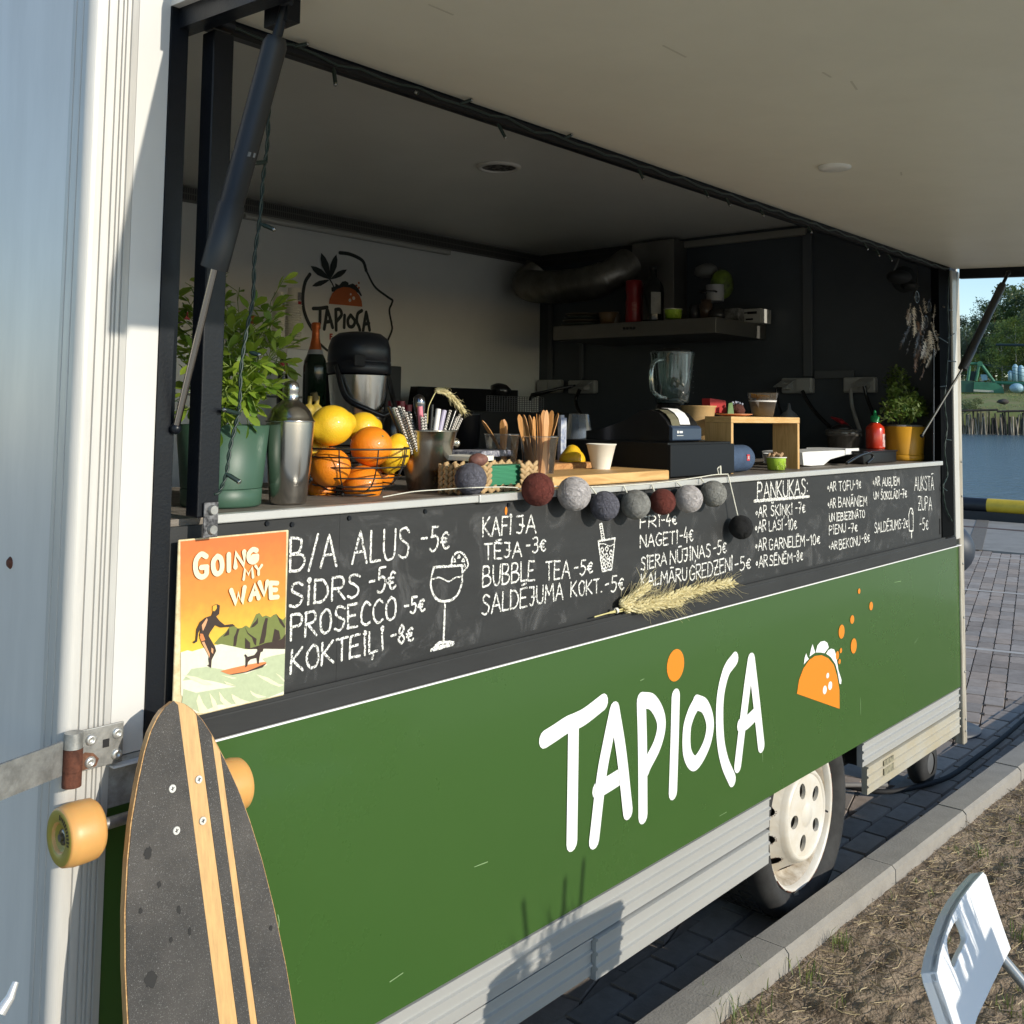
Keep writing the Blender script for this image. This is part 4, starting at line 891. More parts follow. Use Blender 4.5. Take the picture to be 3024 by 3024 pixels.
for a in ((1819, 80, 6, 14), (1881, 157, 9, 22), (1783, 227, 10, 22), (1728, 290, 15, 36), (1791, 364, 15, 39), (1724, 388, 6, 13), (1706, 413, 8, 22), (1717, 445, 6, 13)):
    mb = MB(); dot(mb, *a, -.0018); part('orange_dot', mb, vinyl_orange)

# ================================================================== POSTER, LONGBOARD, CHAIR, WHEAT
pc = lambda x, y: P(520+x/3.389, 1550+y/3.389, 1, -.021)
PZ0, PZ1 = H(-.4885), H(-.206)
po = thing('surf_poster', 'orange wooden surf poster reading GOING MY WAVE, resting on the chalkboard ledge', 'poster', (.995, -.019, PZ0))
build('board', bx(.8925, 1.1055, -.0205, -.0165, PZ0, PZ1), mat('poster_edge', (.74, .66, .42), .6, var=.3, vscale=70, dark=(.55, .42, .22)), po, bev=.002)
pmats = {k: mat('print_'+k, c, .5, var=.10, vscale=120) for k, c in dict(orange=(.72, .22, .035), amber=(.74, .33, .035), gold=(.76, .42, .04), yellow=(.76, .52, .06), cream=(.78, .76, .50), olive=(.17, .20, .05), brown=(.040, .022, .016), foam=(.76, .74, .58), sea=(.46, .52, .33), blue=(.42, .52, .55), skin=(.72, .36, .18), surf=(.68, .22, .07)).items()}
pcn = [0]
def pprint(nm, pts, m, sm=False):
    pcn[0] += 1; q = [pc(a, b_) for a, b_ in pts]
    if sm: q = crom(q+[q[0]], 4)[:-1]
    q = [(min(1.1035, max(.8945, v.x)), min(PZ1-.0025, max(PZ0+.0025, v.z))) for v in q]
    ar = sum(q[i][0]*q[(i+1) % len(q)][1]-q[(i+1) % len(q)][0]*q[i][1] for i in range(len(q)))
    if ar < 0: q = q[::-1]
    build(nm, MB().poly(q, -.0207-.00008*pcn[0]), pmats[m] if isinstance(m, str) else m, po)
gm = bpy.data.materials.new('print_sky'); gm.use_nodes = True
n = gm.node_tree.nodes; l = gm.node_tree.links; b = n['Principled BSDF']; tc = n.new('ShaderNodeTexCoord'); sx = n.new('ShaderNodeSeparateXYZ'); l.new(tc.outputs['Generated'], sx.inputs[0])
r = n.new('ShaderNodeValToRGB'); r.color_ramp.elements[0].color = (.76, .50, .05, 1); r.color_ramp.elements[1].color = (.66, .16, .035, 1); r.color_ramp.elements[0].position = .15; r.color_ramp.elements[1].position = .95
e = r.color_ramp.elements.new(.5); e.color = (.72, .27, .04, 1); tn = n.new('ShaderNodeTexNoise'); tn.inputs['Scale'].default_value = 14; tn.inputs['Detail'].default_value = 8
ad = n.new('ShaderNodeMath'); ad.operation = 'MULTIPLY_ADD'; ad.inputs[1].default_value = .25; l.new(tn.outputs[0], ad.inputs[0]); l.new(sx.outputs[2], ad.inputs[2]); ad2 = n.new('ShaderNodeMath'); ad2.operation = 'SUBTRACT'; ad2.inputs[1].default_value = .125; l.new(ad.outputs[0], ad2.inputs[0])
l.new(ad2.outputs[0], r.inputs[0]); l.new(r.outputs[0], b.inputs[0])
pprint('printed_sky', [(45, 160), (1105, 60), (1110, 1240), (45, 1290)], gm)
pprint('printed_mountain', [(1110, 915), (1070, 950), (1035, 930), (1005, 890), (975, 900), (945, 925), (900, 905), (865, 920), (835, 880), (800, 895), (770, 960), (735, 1030), (700, 1005), (660, 1030), (620, 1035), (590, 1015), (540, 1010), (500, 1070), (430, 1130), (380, 1190), (520, 1230), (700, 1250), (1112, 1240)], 'olive')
for q in ([(820, 925), (800, 960), (770, 990), (745, 1030), (780, 1020), (820, 985)], [(895, 930), (920, 935), (910, 1000), (900, 1100), (880, 1180), (830, 1200), (850, 1110), (870, 1010)], [(610, 1040), (635, 1040), (615, 1110), (600, 1210), (572, 1215), (580, 1120), (600, 1080)], [(685, 1015), (720, 1080), (760, 1110), (805, 1140), (800, 1210), (780, 1190), (760, 1130), (715, 1090)], [(985, 1040), (1030, 1060), (1045, 1140), (1010, 1165), (960, 1170)], [(1005, 895), (1060, 960), (1105, 1020), (1080, 1030), (1040, 980)], [(530, 1035), (530, 1100), (470, 1120), (500, 1080)], [(690, 1130), (740, 1180), (740, 1240), (690, 1235)], [(1112, 1090), (1060, 1140), (1000, 1165), (900, 1180), (820, 1210), (700, 1245), (1112, 1250)]):
    pprint('printed_shadow', q, 'brown')
pprint('printed_foam', [(45, 1275), (110, 1255), (160, 1265), (240, 1240), (330, 1215), (450, 1192), (560, 1215), (700, 1245), (880, 1240), (1112, 1238), (1118, 1500), (1138, 1690), (700, 1800), (270, 1900), (190, 1880), (48, 1700)], 'foam')
pprint('printed_sea', [(1118, 1280), (960, 1310), (860, 1340), (910, 1400), (700, 1490), (430, 1440), (300, 1420), (150, 1440), (60, 1560), (200, 1540), (350, 1560), (600, 1620), (420, 1640), (200, 1680), (70, 1640), (55, 1790), (240, 1880), (420, 1800), (640, 1790), (900, 1740), (1138, 1650)], 'sea')
for q in ([(800, 1495), (920, 1530), (1020, 1590), (1080, 1600), (1030, 1620), (950, 1590), (860, 1540)], [(735, 1655), (790, 1690), (900, 1720), (820, 1735), (760, 1700)], [(990, 1480), (1040, 1510), (1125, 1540), (1125, 1560), (1040, 1530)], [(225, 1690), (270, 1790), (330, 1880), (230, 1885), (200, 1760)], [(330, 1680), (390, 1760), (420, 1840), (370, 1850), (350, 1770)], [(425, 1665), (480, 1740), (560, 1800), (500, 1820), (440, 1760)], [(550, 1690), (640, 1740), (740, 1790), (600, 1800), (560, 1740)], [(60, 1500), (200, 1520), (370, 1600), (280, 1600), (140, 1540)], [(440, 1500), (600, 1530), (560, 1540)], [(470, 1560), (600, 1610), (500, 1590)]):
    pprint('printed_spray', q, 'cream')
pprint('printed_surfboard', [(440, 1462), (520, 1440), (700, 1400), (860, 1372), (898, 1378), (870, 1410), (760, 1450), (600, 1490), (530, 1495)], 'surf', True)
pprint('printed_board_edge', [(530, 1495), (700, 1465), (898, 1382), (860, 1425), (700, 1475), (560, 1498)], 'brown')
pprint('printed_dog', [(682, 1425), (690, 1390), (690, 1330), (712, 1318), (780, 1300), (810, 1260), (805, 1225), (838, 1208), (868, 1235), (862, 1265), (840, 1275), (830, 1320), (822, 1390), (808, 1390), (800, 1330), (740, 1345), (715, 1370), (706, 1412)], 'brown')
pprint('printed_tail', [(690, 1330), (678, 1300), (690, 1292), (712, 1320)], 'brown')
pprint('printed_surfer', [(305, 1405), (325, 1395), (318, 1340), (325, 1300), (250, 1180), (228, 1100), (245, 1030), (215, 1080), (205, 1165), (175, 1185), (162, 1170), (190, 1150), (200, 1040), (235, 970), (290, 925), (350, 905), (365, 860), (358, 810), (400, 790), (432, 805), (425, 890), (395, 915), (430, 960), (480, 1000), (560, 990), (585, 1010), (520, 1020), (440, 1025), (385, 1000), (330, 1080), (320, 1110), (385, 1220), (395, 1260), (350, 1350), (345, 1430)], 'brown')
pprint('printed_hair', [(360, 812), (398, 795), (402, 830), (380, 862), (358, 858)], 'gold'); pprint('printed_shorts', [(235, 1085), (262, 1090), (285, 1150), (248, 1165), (232, 1130)], 'surf')
pprint('printed_leg', [(250, 1175), (275, 1165), (330, 1290), (328, 1330), (312, 1290)], 'skin'); pprint('printed_back', [(250, 1000), (300, 930), (308, 950), (290, 1000), (262, 1060), (255, 1040)], 'skin'); pprint('printed_shin', [(345, 1225), (365, 1240), (362, 1290), (345, 1270)], 'skin')
def pword(text, quads, wd):
    for ch, q in zip(text, quads):
        (x0, y0), (x1, y1), (x2, y2), (x3, y3) = q; w_, s_ = glyph(ch); pcn[0] += 1; mb = MB()
        k = 0
        for sm, pts in strokes(s_):
            r_ = []
            for a, b_ in pts:
                u, v = a/w_, b_/10; u = .12+.76*u if w_ > 1 else .5; v = .1+.8*v
                r_.append(pc(x3*(1-u)*v+x2*u*v+x0*(1-u)*(1-v)+x1*u*(1-v), y3*(1-u)*v+y2*u*v+y0*(1-u)*(1-v)+y1*u*(1-v)))
            if sm: r_ = crom(r_, 4)
            mb.ribbon([(v.x, v.z) for v in r_], wd, -.0207-.00008*pcn[0]-.00002*k, True, 0); k += 1
        build('printed_letter', mb, pmats['cream'], po)
pword("GOING", [[(160, 555), (330, 545), (320, 255), (160, 270)], [(345, 520), (475, 500), (470, 285), (340, 295)], [(490, 480), (550, 465), (548, 270), (488, 280)], [(572, 440), (685, 420), (685, 250), (572, 262)], [(698, 395), (822, 375), (815, 220), (698, 240)]], .0085)
pword("MY", [[(652, 560), (775, 530), (770, 405), (660, 425)], [(785, 510), (845, 500), (858, 390), (775, 400)]], .0050)
pword("WAVE", [[(545, 815), (700, 790), (695, 600), (518, 640)], [(718, 765), (830, 745), (810, 570), (745, 590)], [(840, 720), (905, 710), (915, 550), (808, 560)], [(928, 745), (1015, 735), (1015, 565), (920, 560)]], .0080)

# longboard leaning on the front of the trailer
bz0, bz1 = H(-1.52), H(-.437)
def by(z): return -.108-(H(-.55)-z)*.22
BN = Vector((0, -1, .22)).normalized(); BA = Vector((0, .22, 1)).normalized()
ctr = [(.0, .846), (.08, .852), (.2, .860), (.4, .872), (.6, .883), (.8, .894), (1.1, .910)]
sb_ = thing('longboard', 'black grip longboard with two bamboo stripes and amber wheels leaning on the trailer corner', 'longboard', (.90, by(bz0), bz0))
L0 = (bz1-bz0)/BA.z
def bpt(s, u, d=0):     # s from tip down, u across, d out of the deck
    z = bz1-s*BA.z; cx = .8555+.030*s/.5*1.0; base_ = Vector((cx, by(bz1)-s*BA.y*1.0, z)); return base_+Vector((1, 0, .0))*u+BN*d
def half(s):
    t = min(1, s/1.083); return .132*max(0, math.sin(math.pi*min(t*1.05, .98)**.62))**.72 if t < .5 else .132*max(0.05, math.cos((t-.5)*1.9))
tab = [(0, .0), (.006, .016), (.016, .028), (.035, .043), (.06, .056), (.10, .072), (.15, .089), (.20, .1015), (.26, .113), (.33, .122), (.42, .129), (.52, .132), (.64, .130), (.76, .122), (.88, .105), (.98, .080), (1.05, .045), (1.083, .0)]
def outline(off=0, lo=-9, hi=9):
    L = [(s, -max(0, w_-off)) for s, w_ in tab]; Rr = [(s, max(0, w_-off)) for s, w_ in tab]
    return L, Rr
def interp(s):
    for (a, wa), (b_, wb) in zip(tab[:-1], tab[1:]):
        if a <= s <= b_: t = (s-a)/(b_-a); t = math.sqrt(t) if a == 0 else t; return wa+(wb-wa)*t
    return 0
def strip(u0, u1, d, off=.0018, th=.0012):
    S = [i*1.083/160 for i in range(161)]; mb = MB(); f = []; n0 = []
    vs = []
    for s in S:
        w_ = max(0, interp(s)-off); a = max(-w_, min(w_, u0)); b_ = max(-w_, min(w_, u1))
        vs += [bpt(s, a, d), bpt(s, b_, d), bpt(s, a, d-th), bpt(s, b_, d-th)]
    fs = []
    for i in range(160): o = i*4; fs += [(o, o+4, o+5, o+1), (o, o+2, o+6, o+4), (o+1, o+5, o+7, o+3)]
    mb.add(vs, fs); return mb
mb = MB(); S = [i*1.083/120 for i in range(121)]; pl = [(s, -interp(s)) for s in S]+[(s, interp(s)) for s in S[::-1]][1:-1]
fr = [bpt(s, u, 0) for s, u in pl]; bk_ = [bpt(s, u, -.0115) for s, u in pl]; nn = len(pl)
mb.add(fr, [tuple(range(nn))]); mb.add(bk_, [tuple(range(nn-1, -1, -1))]); mb.add(fr+bk_, [(i, i+nn, (i+1) % nn+nn, (i+1) % nn) for i in range(nn)], False)
ply = wood('maple_ply', (.60, .36, .14), (.34, .18, .07), (3, 160, 3), .4)
build('deck', mb, ply, sb_)
grip = mat('grip_tape', (.060, .057, .054), .8, var=.5, vscale=7, bump=.9, bscale=900, dark=(.115, .105, .095))
gn = grip.node_tree.nodes; gl_ = grip.node_tree.links; tnz = gn.new('ShaderNodeTexNoise'); tnz.inputs['Scale'].default_value = 620; tnz.inputs['Detail'].default_value = 2
rmp = gn.new('ShaderNodeValToRGB'); rmp.color_ramp.elements[0].position = .60; rmp.color_ramp.elements[1].position = .74; rmp.color_ramp.elements[0].color = (0, 0, 0, 1); rmp.color_ramp.elements[1].color = (.20, .20, .19, 1)
tcc = gn.new('ShaderNodeTexCoord'); gl_.new(tcc.outputs['Object'], tnz.inputs[0]); gl_.new(tnz.outputs[0], rmp.inputs[0])
mxx = gn.new('ShaderNodeMixRGB'); mxx.blend_type = 'ADD'; mxx.inputs[0].default_value = 1; bs = gn['Principled BSDF']; srcl = bs.inputs['Base Color'].links[0].from_socket; gl_.new(srcl, mxx.inputs[1]); gl_.new(rmp.outputs[0], mxx.inputs[2]); gl_.new(mxx.outputs[0], bs.inputs['Base Color'])
bamboo = mat('bamboo', (.66, .40, .16), .38, var=.25, vscale=8, stretch=(26, 6, 3))
build('grip_tape', strip(-.2, .0055, .0016), grip, sb_); build('grip_tape', strip(.0345, .0545, .0016), grip, sb_); build('grip_tape', strip(.0660, .2, .0016), grip, sb_)
build('bamboo_stripe', strip(.0060, .0340, .0011, .0012, .001), bamboo, sb_); build('bamboo_stripe', strip(.0550, .0655, .0011, .0012, .001), bamboo, sb_)
stm = mat('grip_stain', (.022, .021, .020), .85)
for i, (px, py, rx, ry) in enumerate(((446, 2892, 20, 24), (437, 2520, 14, 20), (470, 2612, 7, 10), (528, 2686, 7, 12), (505, 2775, 6, 9), (560, 2750, 5, 12), (415, 2690, 6, 9), (800, 2740, 6, 8), (640, 2860, 5, 8))):
    if i == 8: continue
    r_ = ray(px, py); p0 = bpt(0, 0, .0021); t = (p0-CAMP).dot(BN)/r_.dot(BN); c = CAMP+r_*t; k_ = MPP(c); rr = random.Random(i)
    build('stain', MB().add([c+Vector((1, 0, 0))*math.cos(a)*rx*k_*rr.uniform(.7, 1.15)+BA*math.sin(a)*ry*k_*rr.uniform(.7, 1.15)+BN*.0001*i for a in [q*math.pi/9 for q in range(18)]], [tuple(range(18))]), stm, sb_)
sc = mat('screw_zinc', (.62, .60, .56), .35, .6)
def onboard(px, py, d=.002):
    r_ = ray(px, py); p0 = bpt(0, 0, d); t = (p0-CAMP).dot(BN)/r_.dot(BN); return CAMP+r_*t
trk = []
for px, py in ((587, 2302), (509, 2329), (599, 2424), (521, 2453)):
    p = onboard(px, py); trk.append(p); s_ = build('screw', MB().cone(p, p+BN*.001, .0060, .0055, 20), sc, sb_)
    build('cross_slot', MB().obox(p+BN*.0011, Vector((.0028, 0, .001)), BA*.0006, BN*.0002).obox(p+BN*.0012, Vector((.0006, 0, 0)), BA*.0028, BN*.0002), black_matt, s_)
wheel_a = mat('amber_urethane', (.68, .36, .11), .38, var=.08, vscale=10); wheel_a.node_tree.nodes['Principled BSDF'].inputs['Subsurface Weight'].default_value = .25; wheel_a.node_tree.nodes['Principled BSDF'].inputs['Subsurface Scale'].default_value = .01
core_m = mat('olive_core', (.36, .29, .05), .35)
tcen = (trk[0]+trk[1]+trk[2]+trk[3])/4
ax = tcen-BN*.064+Vector((-.014, 0, -.004))
hang_ = build('truck', MB().cone(ax+Vector((-.118, 0, 0)), ax+Vector((.118, 0, 0)), .0085, .0085, 14).obox(ax+BN*.028, (.02, 0, 0), BA*.035, BN*.022), galv, sb_)
for sg in (-1, 1):
    c = ax+Vector((sg*.094, 0, 0)); c.z += .0 
    wl = build('wheel', MB().lathe(c, [(.030, -sg*.0), (.037, .002*sg), (.0415, .008*sg), (.0425, .020*sg), (.0425, .040*sg), (.0400, .052*sg), (.0375, .0545*sg), (.021, .0550*sg), (.017, .047*sg), (.017, .03*sg)], 48, (1, 0, 0)) , wheel_a, sb_)
    build('core', MB().lathe(c, [(.0372, .0547*sg), (.036, .0553*sg), (.022, .0557*sg), (.0165, .047*sg), (.0, .047*sg)], 40, (1, 0, 0)), core_m, wl)
    build('bearing', MB().lathe(c, [(.011, .0475*sg), (.011, .0495*sg), (.004, .0495*sg), (.0, .0495*sg)], 24, (1, 0, 0)).cone(c+Vector((sg*.049, 0, 0)), c+Vector((sg*.054, 0, 0)), .006, .0055, 6), mat('bearing', (.25, .25, .24), .3, .9), wl)
    pr_ = MB()
    for k in range(11):
        a = R_(95+k*9); d = Vector((0, math.cos(a), math.sin(a))); t_ = Vector((0, -d.z, d.y)); q = c+Vector((sg*.0560, 0, 0))+d*.029
        pr_.obox(q, (.0001, 0, 0), d*random.uniform(.002, .004), t_*.0014)
    build('print', pr_, mat('wheel_print', (.05, .04, .015), .5), wl)
# second truck near the foot, hidden behind the deck
ax2 = ax-BA*.74; build('truck', MB().cone(ax2+Vector((-.118, 0, 0)), ax2+Vector((.118, 0, 0)), .0085, .0085, 12).obox(ax2+BN*.028, (.02, 0, 0), BA*.035, BN*.022), galv, sb_)
for sg in (-1, 1):
    c = ax2+Vector((sg*.094, 0, 0)); build('wheel', MB().lathe(c, [(.0, 0), (.037, .002*sg), (.0425, .012*sg), (.0425, .044*sg), (.0375, .0545*sg), (0, .055*sg)], 32, (1, 0, 0)), wheel_a, sb_)

# white folding chair on the verge
chm = mat('chair_white', (.86, .87, .88), .32, bump=.05, bscale=60)
ch = thing('folding_chair', 'white folding chair with a handle hole in its plastic backrest, at the right lower corner', 'chair', (1.9, -.95, DZ))
A0, B0 = P(2890, 2575, 2, H(-.885)), P(2735, 2960, 2, H(-.885))
CXd = (B0-A0).normalized(); CW = (B0-A0).length; DNv = Vector((.02, -.062, -.165)).normalized(); DNv = (DNv-CXd*DNv.dot(CXd)).normalized(); FN = CXd.cross(DNv).normalized()
if FN.y > 0: FN = -FN
def arch(t): return .042*math.sin(math.pi*t)**.8
th = .026
def cpn(t, v, d): return A0+CXd*(t*CW)+DNv*v+FN*d
def chp(px, py): 
    r_ = ray(px, py); t = (A0-CAMP).dot(FN)/r_.dot(FN); return CAMP+r_*t
OUT = [chp(*p) for p in ((2903, 2574), (2872, 2608), (2840, 2650), (2812, 2700), (2790, 2760), (2773, 2820), (2765, 2870), (2772, 2900), (2790, 2950), (2810, 3010), (2840, 3095), (2868, 3070), (2889, 3004), (2935, 2905), (2970, 2835), (2986, 2802), (2960, 2728), (2930, 2640), (2912, 2582))]
HOL = [chp(*p) for p in ((2829, 2716), (2812, 2736), (2801, 2765), (2803, 2795), (2815, 2829), (2829, 2800), (2842, 2774), (2845, 2757))]
hc_ = sum(HOL, Vector((0, 0, 0)))/len(HOL); HOL = crom([hc_+(p-hc_)*1.28+DNv*.006 for p in HOL+HOL[:1]], 3)[:-1]
nO, nH = len(OUT), len(HOL); off = -FN*.013; mb = MB()
vs = OUT+HOL+[p+off for p in OUT]+[p+off for p in HOL]; N2 = nO+nH
ia, ha = 3, 0; ib, hb = 15, 18      # bridges between outline and hole
f1 = list(range(ia, ib+1))+[nO+k for k in range(hb, ha-1, -1)]
f2 = list(range(ib, nO))+list(range(0, ia+1))+[nO+ha]+[nO+k for k in range(nH-1, hb-1, -1)]
def up_(f): return [i+N2 for i in f][::-1]
mb.add(vs, [tuple(f1), tuple(f2), tuple(up_(f1)), tuple(up_(f2))]+[((i+1) % nO, i, i+N2, (i+1) % nO+N2) for i in range(nO)]+[(nO+i, nO+(i+1) % nH, nO+(i+1) % nH+N2, nO+i+N2) for i in range(nH)], False)
bkr = build('backrest', mb, chm, ch)
bv = bkr.modifiers.new('b', 'BEVEL'); bv.width = .007; bv.segments = 4; bv.limit_method = 'ANGLE'; bv.angle_limit = R_(32); bv.harden_normals = False
cin = sum(OUT, Vector((0, 0, 0)))/nO; rim_ = OUT[0:11]; inn = [p+(cin-p).normalized()*.011 for p in rim_]; k_ = len(rim_); mb = MB(); A_ = [p+FN*.002 for p in rim_]; B_ = [p+FN*.002 for p in inn]; C_ = [p-FN*th for p in inn]; D_ = [p-FN*th for p in rim_]
mb.add(A_+B_+C_+D_, [(i+k_*j, i+1+k_*j, i+1+k_*((j+1) % 4), i+k_*((j+1) % 4)) for j in range(4) for i in range(k_-1)]+[(0, k_, 2*k_, 3*k_), (k_-1, 4*k_-1, 3*k_-1, 2*k_-1)])
build('top_rail', mb, chm, ch, bev=.004)
tubem = mat('chair_tube', (.34, .345, .34), .33, .6)
for t in (.03, .93):
    p0 = cpn(t, .14, -.018); p1 = Vector((p0.x+.01, p0.y-.10, H(-1.12))); p2 = Vector((p0.x+.02, p0.y-.50, DZ)); build('leg', MB().tube([p0, p0.lerp(p1, .5), p1, p2], .0105, 14), tubem, ch)
    q = Vector((p0.x, p0.y-.42, H(-1.12))); build('leg', MB().tube([q, Vector((p0.x, p0.y-.02, DZ))], .0105, 12), tubem, ch)
build('seat', MB().box(B0.x+.04, A0.x-.04, -1.38, -1.0, H(-1.13), H(-1.105)), chm, ch, bev=.008)

# wheat bunch on the ledge
whm = leafmat('wheat', (.88, .80, .50), (.70, .60, .30), .3); stalkm = mat('wheat_stalk', (.62, .55, .25), .5)
wt = thing('wheat_bunch', 'dried wheat ears tied in a bunch lying on the chalkboard ledge', 'wheat', tuple(P(1810, 1805, 1, -.015)))
def ear(pts, r, seed, parent, awn=.05, nn=60):
    rr = random.Random(seed); q = crom([Vector(p) for p in pts], 16); mb = MB(); aw = MB(); k = len(q)
    for i in range(nn):
        f = i/nn; idx = min(k-2, int(f*(k-1))); p = q[idx]; d = (q[idx+1]-q[idx]).normalized(); u = d.orthogonal().normalized(); v = d.cross(u)
        for s in range(4):
            a = s*math.pi/2+(i % 2)*.8+rr.uniform(-.3, .3); o_ = u*math.cos(a)+v*math.sin(a); ln = (o_*.62+d).normalized(); c = p+o_*r*.75
            w_ = ln.cross(o_).normalized(); L = r*1.25
            mb.add([c-ln*L*.7, c+w_*r*.42, c+ln*L, c-w_*r*.42, c+o_*r*.45], [(0, 1, 4), (1, 2, 4), (2, 3, 4), (3, 0, 4)])
            if rr.random() < .32:
                e = c+ln*L+(ln+Vector((rr.gauss(0, .25), rr.gauss(0, .2)-.1, rr.gauss(0, .25)))).normalized()*awn*rr.uniform(.5, 1.1); m_ = (c+ln*L).lerp(e, .5)+Vector((0, 0, rr.gauss(0, .004)))
                aw.tube([c+ln*L*.6, m_, e], [.0005, .0004, .0002], 3, False)
    build('ear', mb, whm, parent); build('awns', aw, whm, parent, kind='stuff')
wy = -.022
for i, (e0, e1, e2) in enumerate((((1835, 1785), (1880, 1755), (1915, 1728)), ((1850, 1792), (1950, 1770), (2040, 1738)), ((1850, 1800), (1990, 1772), (2110, 1730)), ((1900, 1780), (2050, 1745), (2175, 1722)), ((1960, 1775), (2070, 1735), (2165, 1715)), ((1880, 1800), (1970, 1785), (2010, 1780)))):
    ear([P(*e0, 1, wy-.004*(i % 3)), P(*e1, 1, wy-.012-.004*(i % 3)), P(*e2, 1, wy-.010)], .0085, i, wt, .055, 46)
mb = MB()
for a, b_ in (((1755, 1822), (1850, 1795)), ((1800, 1808), (1870, 1790)), ((1790, 1812), (1900, 1795))): mb.tube([P(*a, 1, -.020), P(*b_, 1, -.022)], .0018, 6)
build('stalks', mb, stalkm, wt); tie = P(1820, 1803, 1, -.021); build('tie', MB().lathe(tie, [(.0065, -.004), (.0075, 0), (.0065, .004)], 14, (1, 0, .25)), mat('twine', (.72, .70, .62), .7), wt)

# yarn ball garland along the rim
gar = thing('yarn_ball_garland', 'cotton cord with nine wound yarn balls draped along the counter edge', 'garland', tuple(P(1800, 1445, 1, -.02)))
def yarnmat(nm, c):
    m = mat(nm, c, .9, var=.3, vscale=90); n = m.node_tree.nodes; l = m.node_tree.links; tc = n.new('ShaderNodeTexCoord'); prev = None
    for k, rot in enumerate(((.3, .2, 0), (1.2, .4, .9), (.2, 1.3, 2.0))):
        mp = n.new('ShaderNodeMapping'); mp.inputs['Rotation'].default_value = rot; l.new(tc.outputs['Object'], mp.inputs[0])
        wv = n.new('ShaderNodeTexWave'); wv.inputs['Scale'].default_value = 95+30*k; wv.inputs['Distortion'].default_value = 14; wv.inputs['Detail'].default_value = 2; wv.inputs['Detail Scale'].default_value = 1.2; l.new(mp.outputs[0], wv.inputs[0])
        if prev is None: prev = wv.outputs[1]
        else:
            mm = n.new('ShaderNodeMath'); mm.operation = 'MAXIMUM'; l.new(prev, mm.inputs[0]); l.new(wv.outputs[1], mm.inputs[1]); prev = mm.outputs[0]
    bp = n.new('ShaderNodeBump'); bp.inputs['Strength'].default_value = 1; bp.inputs['Distance'].default_value = .0022; l.new(prev, bp.inputs['Height']); l.new(bp.outputs[0], n['Principled BSDF'].inputs['Normal']); return m
ym = dict(b=yarnmat('yarn_blue_grey', (.16, .16, .20)), r=yarnmat('yarn_brick', (.19, .042, .030)), w=yarnmat('yarn_white', (.66, .62, .62)), g=yarnmat('yarn_grey', (.34, .34, .32)), k=yarnmat('yarn_black', (.014, .014, .015)))
balls = [((1390, 1415), 47, 'b', .028, 'blue grey ball at the left end'), ((1588, 1445), 49, 'r', -.040, 'large brick red ball'), ((1695, 1458), 50, 'w', -.044, 'large white ball'), ((1786, 1494), 43.5, 'b', -.042, 'blue grey ball under the rim'), ((1877, 1490), 43.5, 'g', -.043, 'grey ball beside the blue grey one'), ((1957, 1482), 38, 'r', -.040, 'smaller brick red ball'), ((2034, 1473), 41, 'w', -.043, 'smaller white ball'), ((2107, 1458), 38.5, 'g', -.042, 'grey ball at the right end'), ((2188, 1557), 35, 'k', -.039, 'black ball hanging lowest')]
bc = []
for (px, py), r_, k, y, lb_ in balls:
    c = P(px, py, 1, y); r_ = r_*MPP(c); bc.append((c, r_)); rr = random.Random(px); mb = MB().sphere(c, r_, 40, fn=lambda d: 1+.02*noise.noise(d*2.5+Vector((px, 0, 0))))
    for q in range(34):
        nrm = Vector((rr.gauss(0, 1), rr.gauss(0, 1), rr.gauss(0, 1))).normalized(); u = nrm.orthogonal().normalized(); v = nrm.cross(u); off = rr.uniform(-.55, .55); R2 = r_*math.sqrt(1-off*off)*1.004; a0 = rr.uniform(0, 6.28); a1 = a0+rr.uniform(1.6, 4)
        mb.tube([c+nrm*off*r_+(u*math.cos(a0+(a1-a0)*i/14)+v*math.sin(a0+(a1-a0)*i/14))*R2*(1+.004*math.sin(i*2)) for i in range(15)], .0005, 4, False)
    build('yarn_ball', mb, ym[k], gar, label=lb_)
cordm = mat('cotton_cord', (.70, .69, .60), .8, bump=.5, bscale=400)
cp_ = [(1130, 1462), (1250, 1440), (1330, 1433), (1390, 1430)]
mb = MB(); q = crom([P(*a, 1, .03 if a[0] < 1400 else -.012) for a in [(1130, 1468), (1220, 1452), (1300, 1446), (1345, 1443), (1400, 1440), (1480, 1438), (1530, 1440)]], 6); mb.tube(q, .0012, 6)
q = crom([P(*a, 1, -.0165) for a in [(1530, 1444), (1640, 1436), (1740, 1438), (1850, 1433), (1960, 1424), (2060, 1410), (2110, 1402), (2150, 1400)]], 6); mb.tube(q, .0015, 6)
for (a, b_) in (((1745, 1438), (1763, 1462)), ((1842, 1436), (1852, 1456)), ((1925, 1432), (1932, 1450)), ((1998, 1424), (2012, 1436)), ((2068, 1410), (2078, 1424)), ((2150, 1402), (2178, 1522))): mb.tube([P(*a, 1, -.018), P(*b_, 1, -.030)], .0021, 6)
mb.tube([P(2122, 1400, 1, -.016), P(2118, 1384, 1, -.012), P(2127, 1376, 1, -.006)], .0016, 6); mb.tube([P(2128, 1402, 1, -.016), P(2127, 1376, 1, -.010)], .0028, 6)
build('cord', mb, cordm, gar)

# ================================================================== ON THE COUNTER
def solid_of(o, t):
    m = o.modifiers.new('s', 'SOLIDIFY'); m.thickness = t; m.offset = 0; return o
